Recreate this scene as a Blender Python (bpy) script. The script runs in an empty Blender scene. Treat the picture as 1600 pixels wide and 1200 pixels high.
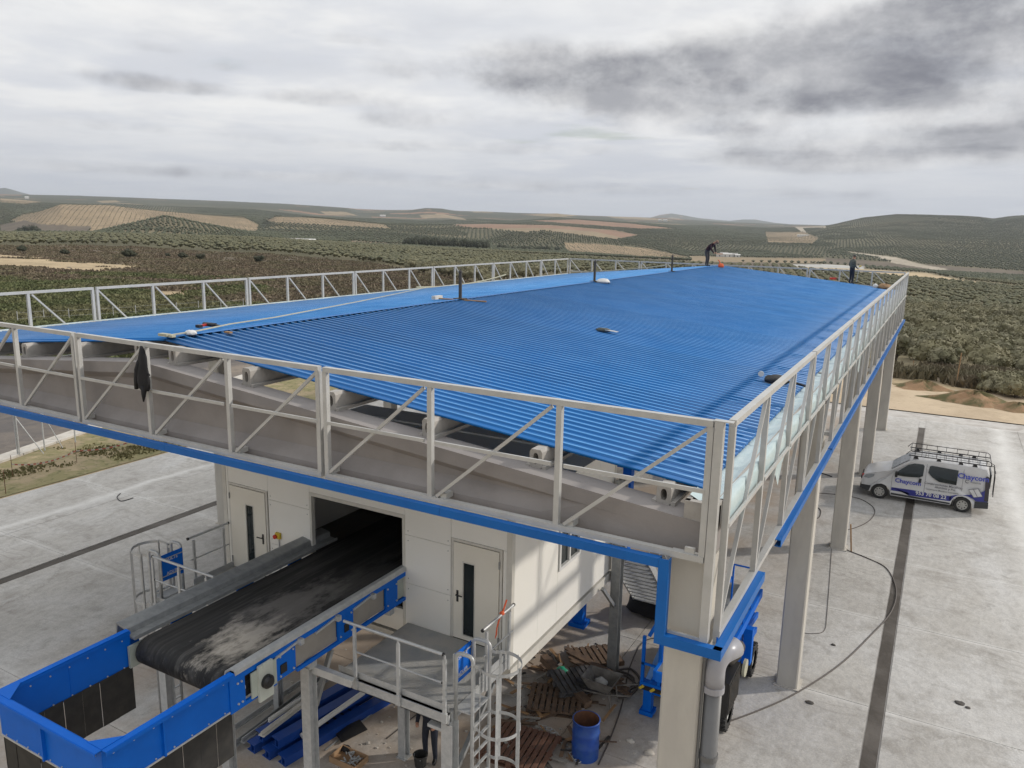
import bpy, bmesh, math, random
import numpy as np
from mathutils import Vector, Matrix

C = bpy.context.scene.collection
rnd = random.Random(7)
nr = np.random.RandomState(11)

# ------------------------------------------------------------------ camera
CC, CF = (800.0, 600.0), 1210.0          # principal point and focal length in pixels of a 1600x1200 frame
CAMZ = 11.2
def _ray(u, v): return np.array([u-CC[0], -(v-CC[1]), -CF])
_vy = _ray(1489, 367); _vy /= np.linalg.norm(_vy)
_vx = -_ray(-1425, 308); _vx -= _vx.dot(_vy)*_vy; _vx /= np.linalg.norm(_vx)
_vz = np.cross(_vx, _vy)
RM = np.array([_vx, _vy, _vz])
def raydir(u, v): return RM @ _ray(u, v)
def gnd(u, v, z=0.0):
    r = raydir(u, v); t = (z-CAMZ)/r[2]; return (r[0]*t, r[1]*t, z)
cam_d = bpy.data.cameras.new("camera"); cam = bpy.data.objects.new("camera", cam_d); C.objects.link(cam)
cam.matrix_world = Matrix([list(RM[0])+[0], list(RM[1])+[0], list(RM[2])+[CAMZ], [0, 0, 0, 1]])
cam_d.sensor_width = 36; cam_d.lens = CF/1600*36; cam_d.clip_start = 0.1; cam_d.clip_end = 40000
bpy.context.scene.camera = cam
sc = bpy.context.scene
sc.view_settings.view_transform = 'Standard'; sc.view_settings.look = 'None'
sc.view_settings.exposure = 0.2; sc.view_settings.gamma = 1.0
sc.render.engine = 'CYCLES'
try:
    sc.cycles.max_bounces = 6; sc.cycles.diffuse_bounces = 3; sc.cycles.glossy_bounces = 3
    sc.cycles.transmission_bounces = 4; sc.cycles.volume_bounces = 0; sc.cycles.transparent_max_bounces = 6
except Exception: pass

# ------------------------------------------------------------------ sun and sky
SUN = Vector((1.0, 0.79, 0.615)).normalized()
SUN_EL = math.asin(SUN.z); SUN_AZ = math.atan2(SUN.x, SUN.y)
sl = bpy.data.lights.new("sun", 'SUN'); sl.energy = 2.2; sl.angle = math.radians(2.0); sl.color = (1.0, 0.93, 0.84)
so = bpy.data.objects.new("sun", sl); C.objects.link(so); so.rotation_euler = SUN.to_track_quat('Z', 'Y').to_euler(); so.location = (60, 40, 80)

def make_world():
    w = bpy.data.worlds.new("World"); sc.world = w; w.use_nodes = True
    nt = w.node_tree; N = nt.nodes; L = nt.links; N.clear()
    def nd(t, **k):
        n = N.new(t)
        for a, b in k.items(): setattr(n, a, b)
        return n
    def val(x, sock):
        if isinstance(x, (int, float)): sock.default_value = x
        else: L.new(x, sock)
    def M(op, a, b=None, c=None):
        n = nd('ShaderNodeMath', operation=op); val(a, n.inputs[0])
        if b is not None: val(b, n.inputs[1])
        if c is not None: val(c, n.inputs[2])
        return n.outputs[0]
    def mix(f, a, b):
        n = nd('ShaderNodeMix', data_type='RGBA'); val(f, n.inputs[0])
        for s, x in ((6, a), (7, b)):
            if isinstance(x, tuple): n.inputs[s].default_value = (*x, 1)
            else: L.new(x, n.inputs[s])
        return n.outputs[2]
    tc = nd('ShaderNodeTexCoord'); sep = nd('ShaderNodeSeparateXYZ'); L.new(tc.outputs['Generated'], sep.inputs[0])
    X, Y, Z = sep.outputs
    Zc = M('MAXIMUM', Z, 0.0)
    k = M('ADD', Zc, 0.055)
    comb = nd('ShaderNodeCombineXYZ'); L.new(M('DIVIDE', X, k), comb.inputs[0]); L.new(M('DIVIDE', Y, k), comb.inputs[1])
    P = comb.outputs[0]
    def noise(scale, detail, rough, off=0, dist=0.0, vec=None):
        mp = nd('ShaderNodeMapping'); mp.inputs['Location'].default_value = (off, off*.7, off*.3)
        L.new(vec or P, mp.inputs[0])
        n = nd('ShaderNodeTexNoise'); L.new(mp.outputs[0], n.inputs['Vector'])
        n.inputs['Scale'].default_value = scale; n.inputs['Detail'].default_value = detail
        n.inputs['Roughness'].default_value = rough; n.inputs['Distortion'].default_value = dist
        return n.outputs['Fac']
    def ramp(x, a, b, lo=0.0, hi=1.0):
        n = nd('ShaderNodeMapRange', interpolation_type='SMOOTHSTEP'); L.new(x, n.inputs[0])
        n.inputs[1].default_value = a; n.inputs[2].default_value = b; n.inputs[3].default_value = lo; n.inputs[4].default_value = hi
        return n.outputs[0]
    sky = nd('ShaderNodeTexSky', sky_type='NISHITA'); sky.sun_disc = False
    sky.sun_elevation = SUN_EL; sky.sun_rotation = SUN_AZ; sky.air_density = 1.3; sky.dust_density = 2.0
    bgs = nd('ShaderNodeMix', data_type='RGBA', blend_type='MULTIPLY'); bgs.inputs[0].default_value = 1
    L.new(sky.outputs[0], bgs.inputs[6]); bgs.inputs[7].default_value = (.10, .10, .10, 1)
    # bearing / height of the view ray, for the large cloud banks
    az = M('ARCTAN2', X, Y); el = M('ARCSINE', Z)
    n1 = noise(1.1, 7, .56, 3.1, .25); n2 = noise(.55, 6, .55, 9.7, .3); n3 = noise(2.8, 6, .62, 5.5, .2)
    puff = nd('ShaderNodeTexNoise'); puff.noise_dimensions = '3D'
    mp = nd('ShaderNodeMapping'); mp.inputs['Scale'].default_value = (1, 1, 2.4); L.new(tc.outputs['Generated'], mp.inputs[0])
    L.new(mp.outputs[0], puff.inputs['Vector']); puff.inputs['Scale'].default_value = 9; puff.inputs['Detail'].default_value = 9; puff.inputs['Roughness'].default_value = .56
    pf = M('SUBTRACT', puff.outputs['Fac'], .5)
    wv = M('SUBTRACT', n1, .5)
    total = None; tops = None
    def uvdir(u, v):
        d = raydir(u, v); d /= np.linalg.norm(d); return math.atan2(d[0], d[1]), math.asin(d[2])
    banks = [(1510, 40, 200, 75, 1.15), (1330, 95, 90, 45, .6), (1560, 130, 170, 60, .6), (1140, 88, 110, 42, .75), (930, 130, 170, 40, .75), (1060, 160, 190, 38, .95), (1090, 200, 120, 22, .5), (820, 85, 80, 22, .4), (980, 105, 80, 24, .45),
             (1350, 165, 110, 26, .55), (1400, 228, 190, 30, .62), (1560, 230, 130, 34, .5), (1330, 262, 150, 16, .45), (670, 190, 130, 26, .45), (660, 112, 90, 22, .38), (270, 138, 100, 14, .55), (500, 155, 100, 16, .45), (520, 60, 80, 13, .38),
             (100, 192, 200, 13, .42), (350, 106, 44, 9, .42), (240, 75, 50, 11, .36), (700, 232, 360, 14, .42), (560, 282, 480, 18, .34), (1000, 300, 420, 12, .28), (1500, 320, 300, 14, .28), (120, 262, 300, 12, .32), (90, 110, 120, 14, .25), (1180, 250, 120, 14, .35)]
    nz = nd('ShaderNodeTexNoise'); mpz = nd('ShaderNodeMapping'); mpz.inputs['Scale'].default_value = (1, 1, 1.5); L.new(tc.outputs['Generated'], mpz.inputs[0])
    L.new(mpz.outputs[0], nz.inputs['Vector']); nz.inputs['Scale'].default_value = 7.0; nz.inputs['Detail'].default_value = 10; nz.inputs['Roughness'].default_value = .62; nz.inputs['Distortion'].default_value = .0
    for (u, v, ru, rv, a) in banks:
        a0, e0 = uvdir(u, v); ra = ru/1300; re = rv/1250
        da = M('DIVIDE', M('SUBTRACT', az, a0), ra); de = M('DIVIDE', M('SUBTRACT', el, e0), re)
        de = M('MAXIMUM', de, M('MULTIPLY', de, -1.7))          # flatter underside
        d2 = M('ADD', M('MULTIPLY', da, da), M('MULTIPLY', de, de))
        s = M('DIVIDE', a, M('ADD', 1.0, M('MULTIPLY', d2, M('ADD', d2, .2))))
        total = s if total is None else M('ADD', total, s)
    dens = M('ADD', M('MULTIPLY', M('MINIMUM', total, 1.15), 1.0), M('MULTIPLY', M('SUBTRACT', nz.outputs['Fac'], .5), 2.0))
    lift = M('MULTIPLY', M('SUBTRACT', puff.outputs['Fac'], .5), .5)
    dark = M('MULTIPLY', ramp(M('ADD', dens, lift), .20, 1.30), ramp(total, .05, .40))
    rim = M('MULTIPLY', M('MULTIPLY', ramp(dens, .05, .35), ramp(total, .35, .75)), ramp(puff.outputs['Fac'], .40, .60))
    up = ramp(el, .26, 1.4, 1.0, 1.5)
    base = mix(ramp(n2, .32, .62), (.60, .62, .665), (.77, .775, .78))
    base = mix(M('MULTIPLY', ramp(n1, .44, .68), .75), base, (.83, .825, .81))
    base = mix(M('MULTIPLY', ramp(n3, .48, .74), .28), base, (.58, .59, .62))
    base = mix(M('MULTIPLY', ramp(pf, -.02, .16), .25), base, (.60, .61, .64))
    base = mix(ramp(el, .15, .0, 0, .8), base, (.455, .48, .535))
    base = mix(M('MULTIPLY', rim, .7), base, (.84, .83, .82))
    cloud = mix(M('MULTIPLY', dark, ramp(M('ADD', nz.outputs['Fac'], M('MULTIPLY', pf, .8)), .25, .62, .72, 1.0)), base, mix(ramp(M('ADD', puff.outputs['Fac'], M('MULTIPLY', M('SUBTRACT', n1, .5), .8)), .36, .64), (.175, .18, .21), (.34, .345, .37)))
    sc_ = nd('ShaderNodeMix', data_type='RGBA', blend_type='MULTIPLY'); sc_.inputs[0].default_value = 1
    L.new(cloud, sc_.inputs[6]); cb = nd('ShaderNodeCombineXYZ'); [L.new(up, cb.inputs[q]) for q in range(3)]; L.new(cb.outputs[0], sc_.inputs[7]); sc_.clamp_result = False
    cloud = sc_.outputs[2]
    # thin gaps where the real sky shows
    gap = M('MULTIPLY', ramp(n2, .34, .22), .6)
    out = mix(gap, cloud, bgs.outputs[2])
    below = mix(ramp(Z, -.02, .0), (.16, .15, .13), out)
    bg = nd('ShaderNodeBackground'); L.new(below, bg.inputs[0]); bg.inputs[1].default_value = 1.0
    o = nd('ShaderNodeOutputWorld'); L.new(bg.outputs[0], o.inputs[0])
make_world()

# ------------------------------------------------------------------ materials
MATS = {}
def mat(name, col, rough=.6, metal=0.0, col2=None, nscale=3.0, amt=.5, bump=0.0, bscale=40.0, stretch=None, spec=.5, coord='geo', detail=5, lo=.4, hi=.62):
    if name in MATS: return MATS[name]
    m = bpy.data.materials.new(name); m.use_nodes = True; MATS[name] = m
    nt = m.node_tree; N = nt.nodes; L = nt.links; b = N['Principled BSDF']
    b.inputs['Roughness'].default_value = rough; b.inputs['Metallic'].default_value = metal
    b.inputs['Specular IOR Level'].default_value = spec
    if coord == 'geo': src = N.new('ShaderNodeNewGeometry').outputs['Position']
    else: src = N.new('ShaderNodeTexCoord').outputs['Object']
    mp = N.new('ShaderNodeMapping'); L.new(src, mp.inputs[0])
    if stretch: mp.inputs['Scale'].default_value = stretch
    if col2 is None: col2 = tuple(c*.78 for c in col)
    n = N.new('ShaderNodeTexNoise'); n.inputs['Scale'].default_value = nscale; n.inputs['Detail'].default_value = detail; n.inputs['Roughness'].default_value = .6
    L.new(mp.outputs[0], n.inputs['Vector'])
    r = N.new('ShaderNodeMapRange'); r.inputs[1].default_value = lo; r.inputs[2].default_value = hi; r.inputs[4].default_value = amt; L.new(n.outputs['Fac'], r.inputs[0])
    x = N.new('ShaderNodeMix'); x.data_type = 'RGBA'; x.inputs[6].default_value = (*col, 1); x.inputs[7].default_value = (*col2, 1)
    L.new(r.outputs[0], x.inputs[0]); L.new(x.outputs[2], b.inputs['Base Color'])
    if bump:
        n2 = N.new('ShaderNodeTexNoise'); n2.inputs['Scale'].default_value = bscale; n2.inputs['Detail'].default_value = 4; L.new(mp.outputs[0], n2.inputs['Vector'])
        bp = N.new('ShaderNodeBump'); bp.inputs['Strength'].default_value = bump; bp.inputs['Distance'].default_value = .02
        L.new(n2.outputs['Fac'], bp.inputs['Height']); L.new(bp.outputs[0], b.inputs['Normal'])
    return m

M_ROOF = mat('roof_blue_paint', (.0, .108, .345), .46, 0, (.0, .122, .38), .35, .8, spec=.30)
M_ROOFC = mat('rib_crest_highlight', (.075, .28, .60), .4, 0, (.02, .19, .48), 1.1, .8, spec=.5)  # paler blue paints in the bright highlight lines along the rib crests
def roof_variation(m):
    nt = m.node_tree; N = nt.nodes; L = nt.links; b = N['Principled BSDF']; old = b.inputs['Base Color'].links[0].from_socket
    oi = N.new('ShaderNodeObjectInfo'); r = N.new('ShaderNodeMapRange'); r.inputs[3].default_value = .90; r.inputs[4].default_value = 1.10; L.new(oi.outputs['Random'], r.inputs[0])
    x = N.new('ShaderNodeVectorMath'); x.operation = 'SCALE'; L.new(old, x.inputs[0]); L.new(r.outputs[0], x.inputs['Scale'])
    g = N.new('ShaderNodeNewGeometry'); mp = N.new('ShaderNodeMapping'); mp.inputs['Scale'].default_value = (.5, 1.6, 1); L.new(g.outputs['Position'], mp.inputs[0])
    n = N.new('ShaderNodeTexNoise'); n.inputs['Scale'].default_value = 1.4; n.inputs['Detail'].default_value = 9; n.inputs['Roughness'].default_value = .7; L.new(mp.outputs[0], n.inputs['Vector'])
    d = N.new('ShaderNodeMapRange'); d.inputs[1].default_value = .56; d.inputs[2].default_value = .78; d.inputs[4].default_value = .30; L.new(n.outputs['Fac'], d.inputs[0])
    q = N.new('ShaderNodeMix'); q.data_type = 'RGBA'; L.new(d.outputs[0], q.inputs[0]); L.new(x.outputs[0], q.inputs[6]); q.inputs[7].default_value = (.07, .18, .32, 1)
    L.new(q.outputs[2], b.inputs['Base Color'])
    r2 = N.new('ShaderNodeMapRange'); r2.inputs[3].default_value = .38; r2.inputs[4].default_value = .52; L.new(n.outputs['Fac'], r2.inputs[0]); L.new(r2.outputs[0], b.inputs['Roughness'])
roof_variation(M_ROOF)
M_BLUE = mat('blue_machine_paint', (.0, .125, .58), .5, 0, (.0, .105, .50), 2.0, .6, spec=.22)
M_BLUEF = mat('blue_flashing_paint', (.004, .115, .40), .45, 0, (.004, .098, .35), 2.0, .6, spec=.3)
M_GALV = mat('galvanised_steel', (.50, .51, .51), .42, .3, (.40, .415, .42), 9, .8)
M_GALVD = mat('dull_galvanised_steel', (.30, .31, .31), .5, .3, (.22, .23, .235), 6, .8)
M_FRAME = mat('grey_primer_steel', (.475, .475, .46), .5, .15, (.39, .39, .375), 3, .6)
M_CONC = mat('precast_concrete', (.50, .475, .42), .85, 0, (.42, .395, .355), 2.2, .8, .15, 30, (1, 1, .35))
M_BEAM = mat('grey_precast_beam', (.27, .25, .24), .85, 0, (.225, .208, .20), 1.4, .8, .15, 30)
M_PURL = mat('pale_purlin_concrete', (.38, .36, .335), .85, 0, (.29, .275, .25), 4, .7, .1, 40)
M_WHITE = mat('cream_sandwich_panel', (.80, .785, .735), .45, 0, (.77, .755, .70), .8, .6)
M_DOOR = mat('cream_door_paint', (.74, .705, .62), .45, 0, (.71, .675, .59), 2, .5)
M_TRIM = mat('beige_trim', (.62, .60, .545), .5)
M_BLACK = mat('black_rubber', (.018, .018, .018), .7, 0, (.035, .033, .03), 6, .7)
M_BLKPL = mat('black_plastic', (.015, .015, .016), .45)
M_DARK = mat('dark_steel', (.06, .058, .055), .6, .3, (.09, .07, .05), 8, .6)
M_GLASS = mat('dark_window_glass', (.012, .018, .02), .08, 0, (.02, .028, .03), 3, .5)
M_PVC = mat('grey_pvc', (.13, .13, .13), .42, 0, (.11, .11, .11), 3, .6)
M_PVCL = mat('light_grey_pvc', (.33, .33, .355), .34)
M_WOOD = mat('weathered_pallet_wood', (.17, .11, .07), .85, 0, (.09, .062, .045), 7, .8, .3, 30)
M_WOODL = mat('pale_wood', (.36, .22, .11), .8, 0, (.25, .15, .08), 6, .8)
M_RUST = mat('rusty_steel', (.16, .07, .035), .85, 0, (.09, .045, .03), 6, .8)
M_WPLAST = mat('white_plastic', (.66, .66, .64), .4)
M_ORANGE = mat('orange_fabric', (.70, .12, .04), .7)
M_RED = mat('red_paint', (.5, .03, .02), .45)
M_YEL = mat('yellow_paint', (.62, .45, .04), .5)
M_CREAM = mat('cream_webbing', (.42, .41, .31), .8)
M_CLOTH = mat('black_cloth', (.014, .014, .016), .9, bump=.3, bscale=25)
M_NAVY = mat('navy_cloth', (.018, .022, .035), .9)
M_SKIN = mat('skin', (.38, .20, .13), .55)
M_GREYCL = mat('grey_green_cloth', (.10, .11, .10), .9, 0, (.05, .055, .05), 12, .8)
M_MINT = mat('machine_grey_cover', (.42, .46, .41), .5)

def film_mat():
    m = bpy.data.materials.new('pale_teal_film'); m.use_nodes = True; nt = m.node_tree; N = nt.nodes; L = nt.links
    b = N['Principled BSDF']; b.inputs['Base Color'].default_value = (.46, .62, .62, 1); b.inputs['Roughness'].default_value = .28
    g = N.new('ShaderNodeNewGeometry'); n = N.new('ShaderNodeTexNoise'); n.inputs['Scale'].default_value = 3.5; n.inputs['Detail'].default_value = 6
    L.new(g.outputs['Position'], n.inputs['Vector'])
    x = N.new('ShaderNodeMix'); x.data_type = 'RGBA'; x.inputs[6].default_value = (.36, .49, .51, 1); x.inputs[7].default_value = (.58, .66, .66, 1)
    L.new(n.outputs['Fac'], x.inputs[0]); L.new(x.outputs[2], b.inputs['Base Color'])
    bp = N.new('ShaderNodeBump'); bp.inputs['Strength'].default_value = .6; bp.inputs['Distance'].default_value = .05
    L.new(n.outputs['Fac'], bp.inputs['Height']); L.new(bp.outputs[0], b.inputs['Normal'])
    return m
M_FILM = film_mat()

def ground_mat(name, layers, rough=.9, bump=.3, bs=6.0, attr=False):
    """layers: list of (colour, noise scale, lo, hi, amount, stretch)"""
    m = bpy.data.materials.new(name); m.use_nodes = True; nt = m.node_tree; N = nt.nodes; L = nt.links; b = N['Principled BSDF']
    b.inputs['Roughness'].default_value = rough; b.inputs['Specular IOR Level'].default_value = .25
    g = N.new('ShaderNodeNewGeometry'); cur = None
    if attr:
        a = N.new('ShaderNodeAttribute'); a.attribute_name = 'col'; cur = a.outputs['Color']
    for i, (c, s, lo, hi, amt, st) in enumerate(layers):
        if s is None: cur = c; continue
        mp = N.new('ShaderNodeMapping'); L.new(g.outputs['Position'], mp.inputs[0]); mp.inputs['Location'].default_value = (i*7.3, i*3.1, 0)
        mp.inputs['Scale'].default_value = st or (1, 1, 1)
        n = N.new('ShaderNodeTexNoise'); n.inputs['Scale'].default_value = s; n.inputs['Detail'].default_value = 7; n.inputs['Roughness'].default_value = .62; n.inputs['Distortion'].default_value = .4
        L.new(mp.outputs[0], n.inputs['Vector'])
        r = N.new('ShaderNodeMapRange'); r.inputs[1].default_value = lo; r.inputs[2].default_value = hi; r.inputs[4].default_value = amt; L.new(n.outputs['Fac'], r.inputs[0])
        x = N.new('ShaderNodeMix'); x.data_type = 'RGBA'; L.new(r.outputs[0], x.inputs[0])
        if isinstance(c, tuple): x.inputs[7].default_value = (*c, 1)
        else:                                     # multiply
            x.blend_type = 'MULTIPLY'; x.inputs[7].default_value = (c, c, c, 1)
        if isinstance(cur, tuple): x.inputs[6].default_value = (*cur, 1)
        else: L.new(cur, x.inputs[6])
        cur = x.outputs[2]
    L.new(cur, b.inputs['Base Color'])
    n = N.new('ShaderNodeTexNoise'); n.inputs['Scale'].default_value = bs; n.inputs['Detail'].default_value = 6; L.new(g.outputs['Position'], n.inputs['Vector'])
    bp = N.new('ShaderNodeBump'); bp.inputs['Strength'].default_value = bump; bp.inputs['Distance'].default_value = .05
    L.new(n.outputs['Fac'], bp.inputs['Height']); L.new(bp.outputs[0], b.inputs['Normal'])
    return m

def slab_mat():
    m = ground_mat('dusty_concrete_slab', [((.51, .49, .455), None, 0, 0, 0, None),
        ((.44, .42, .39), .16, .40, .62, .8, None), ((.60, .59, .57), .33, .46, .66, .85, (1, .5, 1)),
        ((.25, .225, .195), .9, .52, .74, .6, None), ((.62, .61, .585), 2.2, .55, .75, .55, (1.6, .6, 1)), ((.22, .20, .18), 5.5, .60, .78, .55, None),
        ((.33, .31, .28), 1.7, .56, .70, .6, (1, .8, 1)), (.70, 26, .40, .62, .55, None), (.86, 6, .44, .58, .8, (1, .6, 1))], .8, .25, 9)
    # tyre sweeps: faint arcs of dust
    nt = m.node_tree; N = nt.nodes; L = nt.links; b = N['Principled BSDF']
    old = b.inputs['Base Color'].links[0].from_socket
    g = N.new('ShaderNodeNewGeometry')
    w = N.new('ShaderNodeTexWave'); w.wave_type = 'RINGS'; w.inputs['Scale'].default_value = 1.1; w.inputs['Distortion'].default_value = 14; w.inputs['Detail'].default_value = 3; w.inputs['Detail Scale'].default_value = .35
    L.new(g.outputs['Position'], w.inputs['Vector'])
    n = N.new('ShaderNodeTexNoise'); n.inputs['Scale'].default_value = .5; n.inputs['Detail'].default_value = 5; L.new(g.outputs['Position'], n.inputs['Vector'])
    r1 = N.new('ShaderNodeMapRange'); r1.inputs[1].default_value = .80; r1.inputs[2].default_value = .98; L.new(w.outputs['Fac'], r1.inputs[0])
    r2 = N.new('ShaderNodeMapRange'); r2.inputs[1].default_value = .48; r2.inputs[2].default_value = .65; L.new(n.outputs['Fac'], r2.inputs[0])
    mu = N.new('ShaderNodeMath'); mu.operation = 'MULTIPLY'; L.new(r1.outputs[0], mu.inputs[0]); L.new(r2.outputs[0], mu.inputs[1])
    mu2 = N.new('ShaderNodeMath'); mu2.operation = 'MULTIPLY'; L.new(mu.outputs[0], mu2.inputs[0]); mu2.inputs[1].default_value = .38
    x = N.new('ShaderNodeMix'); x.data_type = 'RGBA'; L.new(mu2.outputs[0], x.inputs[0]); L.new(old, x.inputs[6]); x.inputs[7].default_value = (.27, .25, .225, 1)
    cur = x.outputs[2]
    sp = N.new('ShaderNodeSeparateXYZ'); L.new(g.outputs['Position'], sp.inputs[0])
    def MM(op, a, b2=None):
        q = N.new('ShaderNodeMath'); q.operation = op
        for i_, v_ in enumerate((a, b2)):
            if v_ is None: continue
            if isinstance(v_, (int, float)): q.inputs[i_].default_value = v_
            else: L.new(v_, q.inputs[i_])
        return q.outputs[0]
    nn = MM('MULTIPLY', MM('SUBTRACT', n.outputs['Fac'], .5), 1.0)
    # light concrete dust left along the saw cuts and in one wheel lane
    yy = MM('ABSOLUTE', MM('SUBTRACT', MM('PINGPONG', MM('SUBTRACT', MM('ADD', sp.outputs[1], MM('MULTIPLY', nn, .35)), 18.95), 2.42), 0.0))
    def band(dist, w_, amt):
        r = N.new('ShaderNodeMapRange'); r.inputs[1].default_value = w_; r.inputs[2].default_value = 0; r.inputs[4].default_value = amt; L.new(dist, r.inputs[0]); return r.outputs[0]
    lane = MM('ABSOLUTE', MM('SUBTRACT', MM('ADD', sp.outputs[0], MM('MULTIPLY', nn, .9)), 3.7))
    laneL = MM('ABSOLUTE', MM('SUBTRACT', MM('ADD', MM('ADD', sp.outputs[0], MM('MULTIPLY', sp.outputs[1], -.0)), MM('MULTIPLY', nn, .9)), -29.1))
    for mk in (band(yy, .16, .55), band(lane, .75, .75), band(laneL, .35, .7)):
        x = N.new('ShaderNodeMix'); x.data_type = 'RGBA'; L.new(MM('MULTIPLY', mk, MM('ADD', MM('MULTIPLY', n.outputs['Fac'], 1.2), .2)), x.inputs[0]); L.new(cur, x.inputs[6]); x.inputs[7].default_value = (.70, .69, .66, 1); cur = x.outputs[2]
    tn = N.new('ShaderNodeTexNoise'); tn.inputs['Scale'].default_value = 14; tn.inputs['Detail'].default_value = 3; L.new(g.outputs['Position'], tn.inputs['Vector'])
    for (cx, cy, r0, dk) in ((2.6, 15.5, 3.4, 1), (-1.4, 22.0, 2.6, 0), (4.2, 27.5, 4.4, 1), (-4.0, 24.5, 3.1, 1), (-29.5, 22.0, 3.6, 0), (-0.5, 33.0, 4.0, 1), (-26.5, 11.0, 3.4, 1), (1.0, 44.0, 6.0, 0)):
        v = N.new('ShaderNodeVectorMath'); v.operation = 'SUBTRACT'; L.new(g.outputs['Position'], v.inputs[0]); v.inputs[1].default_value = (cx, cy, 0)
        l = N.new('ShaderNodeVectorMath'); l.operation = 'LENGTH'; L.new(v.outputs[0], l.inputs[0])
        dd = MM('PINGPONG', MM('ADD', l.outputs['Value'], MM('MULTIPLY', nn, .6)), .85)       # paired wheel lines
        near = band(MM('ABSOLUTE', MM('SUBTRACT', l.outputs['Value'], r0)), 1.3, 1.0)
        mk = MM('MULTIPLY', MM('MULTIPLY', band(dd, .17, 1.3), near), MM('MULTIPLY', MM('GREATER_THAN', tn.outputs['Fac'], .48), .38))
        x = N.new('ShaderNodeMix'); x.data_type = 'RGBA'; L.new(mk, x.inputs[0]); L.new(cur, x.inputs[6]); x.inputs[7].default_value = (.26, .245, .22, 1) if dk else (.66, .65, .62, 1); cur = x.outputs[2]
    # brown mud brought in under the canopy
    mk1 = N.new('ShaderNodeMapRange'); mk1.inputs[1].default_value = -2.5; mk1.inputs[2].default_value = -6; L.new(sp.outputs[0], mk1.inputs[0])
    mk2 = N.new('ShaderNodeMapRange'); mk2.inputs[1].default_value = -20; mk2.inputs[2].default_value = -15; L.new(sp.outputs[0], mk2.inputs[0])
    r3 = N.new('ShaderNodeMapRange'); r3.inputs[1].default_value = .36; r3.inputs[2].default_value = .60; r3.inputs[4].default_value = .85; L.new(n.outputs['Fac'], r3.inputs[0])
    x = N.new('ShaderNodeMix'); x.data_type = 'RGBA'; L.new(MM('MULTIPLY', MM('MULTIPLY', mk1.outputs[0], mk2.outputs[0]), r3.outputs[0]), x.inputs[0]); L.new(cur, x.inputs[6]); x.inputs[7].default_value = (.41, .325, .25, 1); cur = x.outputs[2]
    L.new(cur, b.inputs['Base Color'])
    return m
M_SLAB = slab_mat()
M_JOINT = ground_mat('slab_joint_dust', [((.50, .48, .45), None, 0, 0, 0, None), ((.36, .33, .30), 1.2, .45, .65, .9, None)])
M_CHAN = ground_mat('drain_grating', [((.075, .065, .055), None, 0, 0, 0, None), ((.15, .135, .12), .7, .45, .7, .8, None)], .7)
M_SAND = ground_mat('sandy_earth', [((.50, .40, .28), None, 0, 0, 0, None), ((.38, .295, .20), .25, .42, .62, .8, None), ((.56, .45, .31), .6, .5, .7, .6, None), ((.24, .18, .12), 2.5, .55, .75, .5, None)])
M_ASPH = ground_mat('dusty_asphalt', [((.115, .105, .10), None, 0, 0, 0, None), ((.24, .20, .16), .22, .42, .62, .85, (1, .4, 1)), ((.08, .075, .07), 1.5, .5, .7, .5, None)])
M_KERB = ground_mat('kerb_concrete', [((.52, .49, .44), None, 0, 0, 0, None), ((.40, .37, .32), 1.5, .45, .65, .8, None)])
M_GRASSB = ground_mat('trodden_grass_bank', [((.30, .24, .15), None, 0, 0, 0, None), ((.20, .185, .085), .45, .44, .54, .8, None), ((.42, .33, .21), 1.1, .56, .72, .7, None), ((.07, .085, .03), 3.0, .52, .66, .6, None)])

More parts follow.
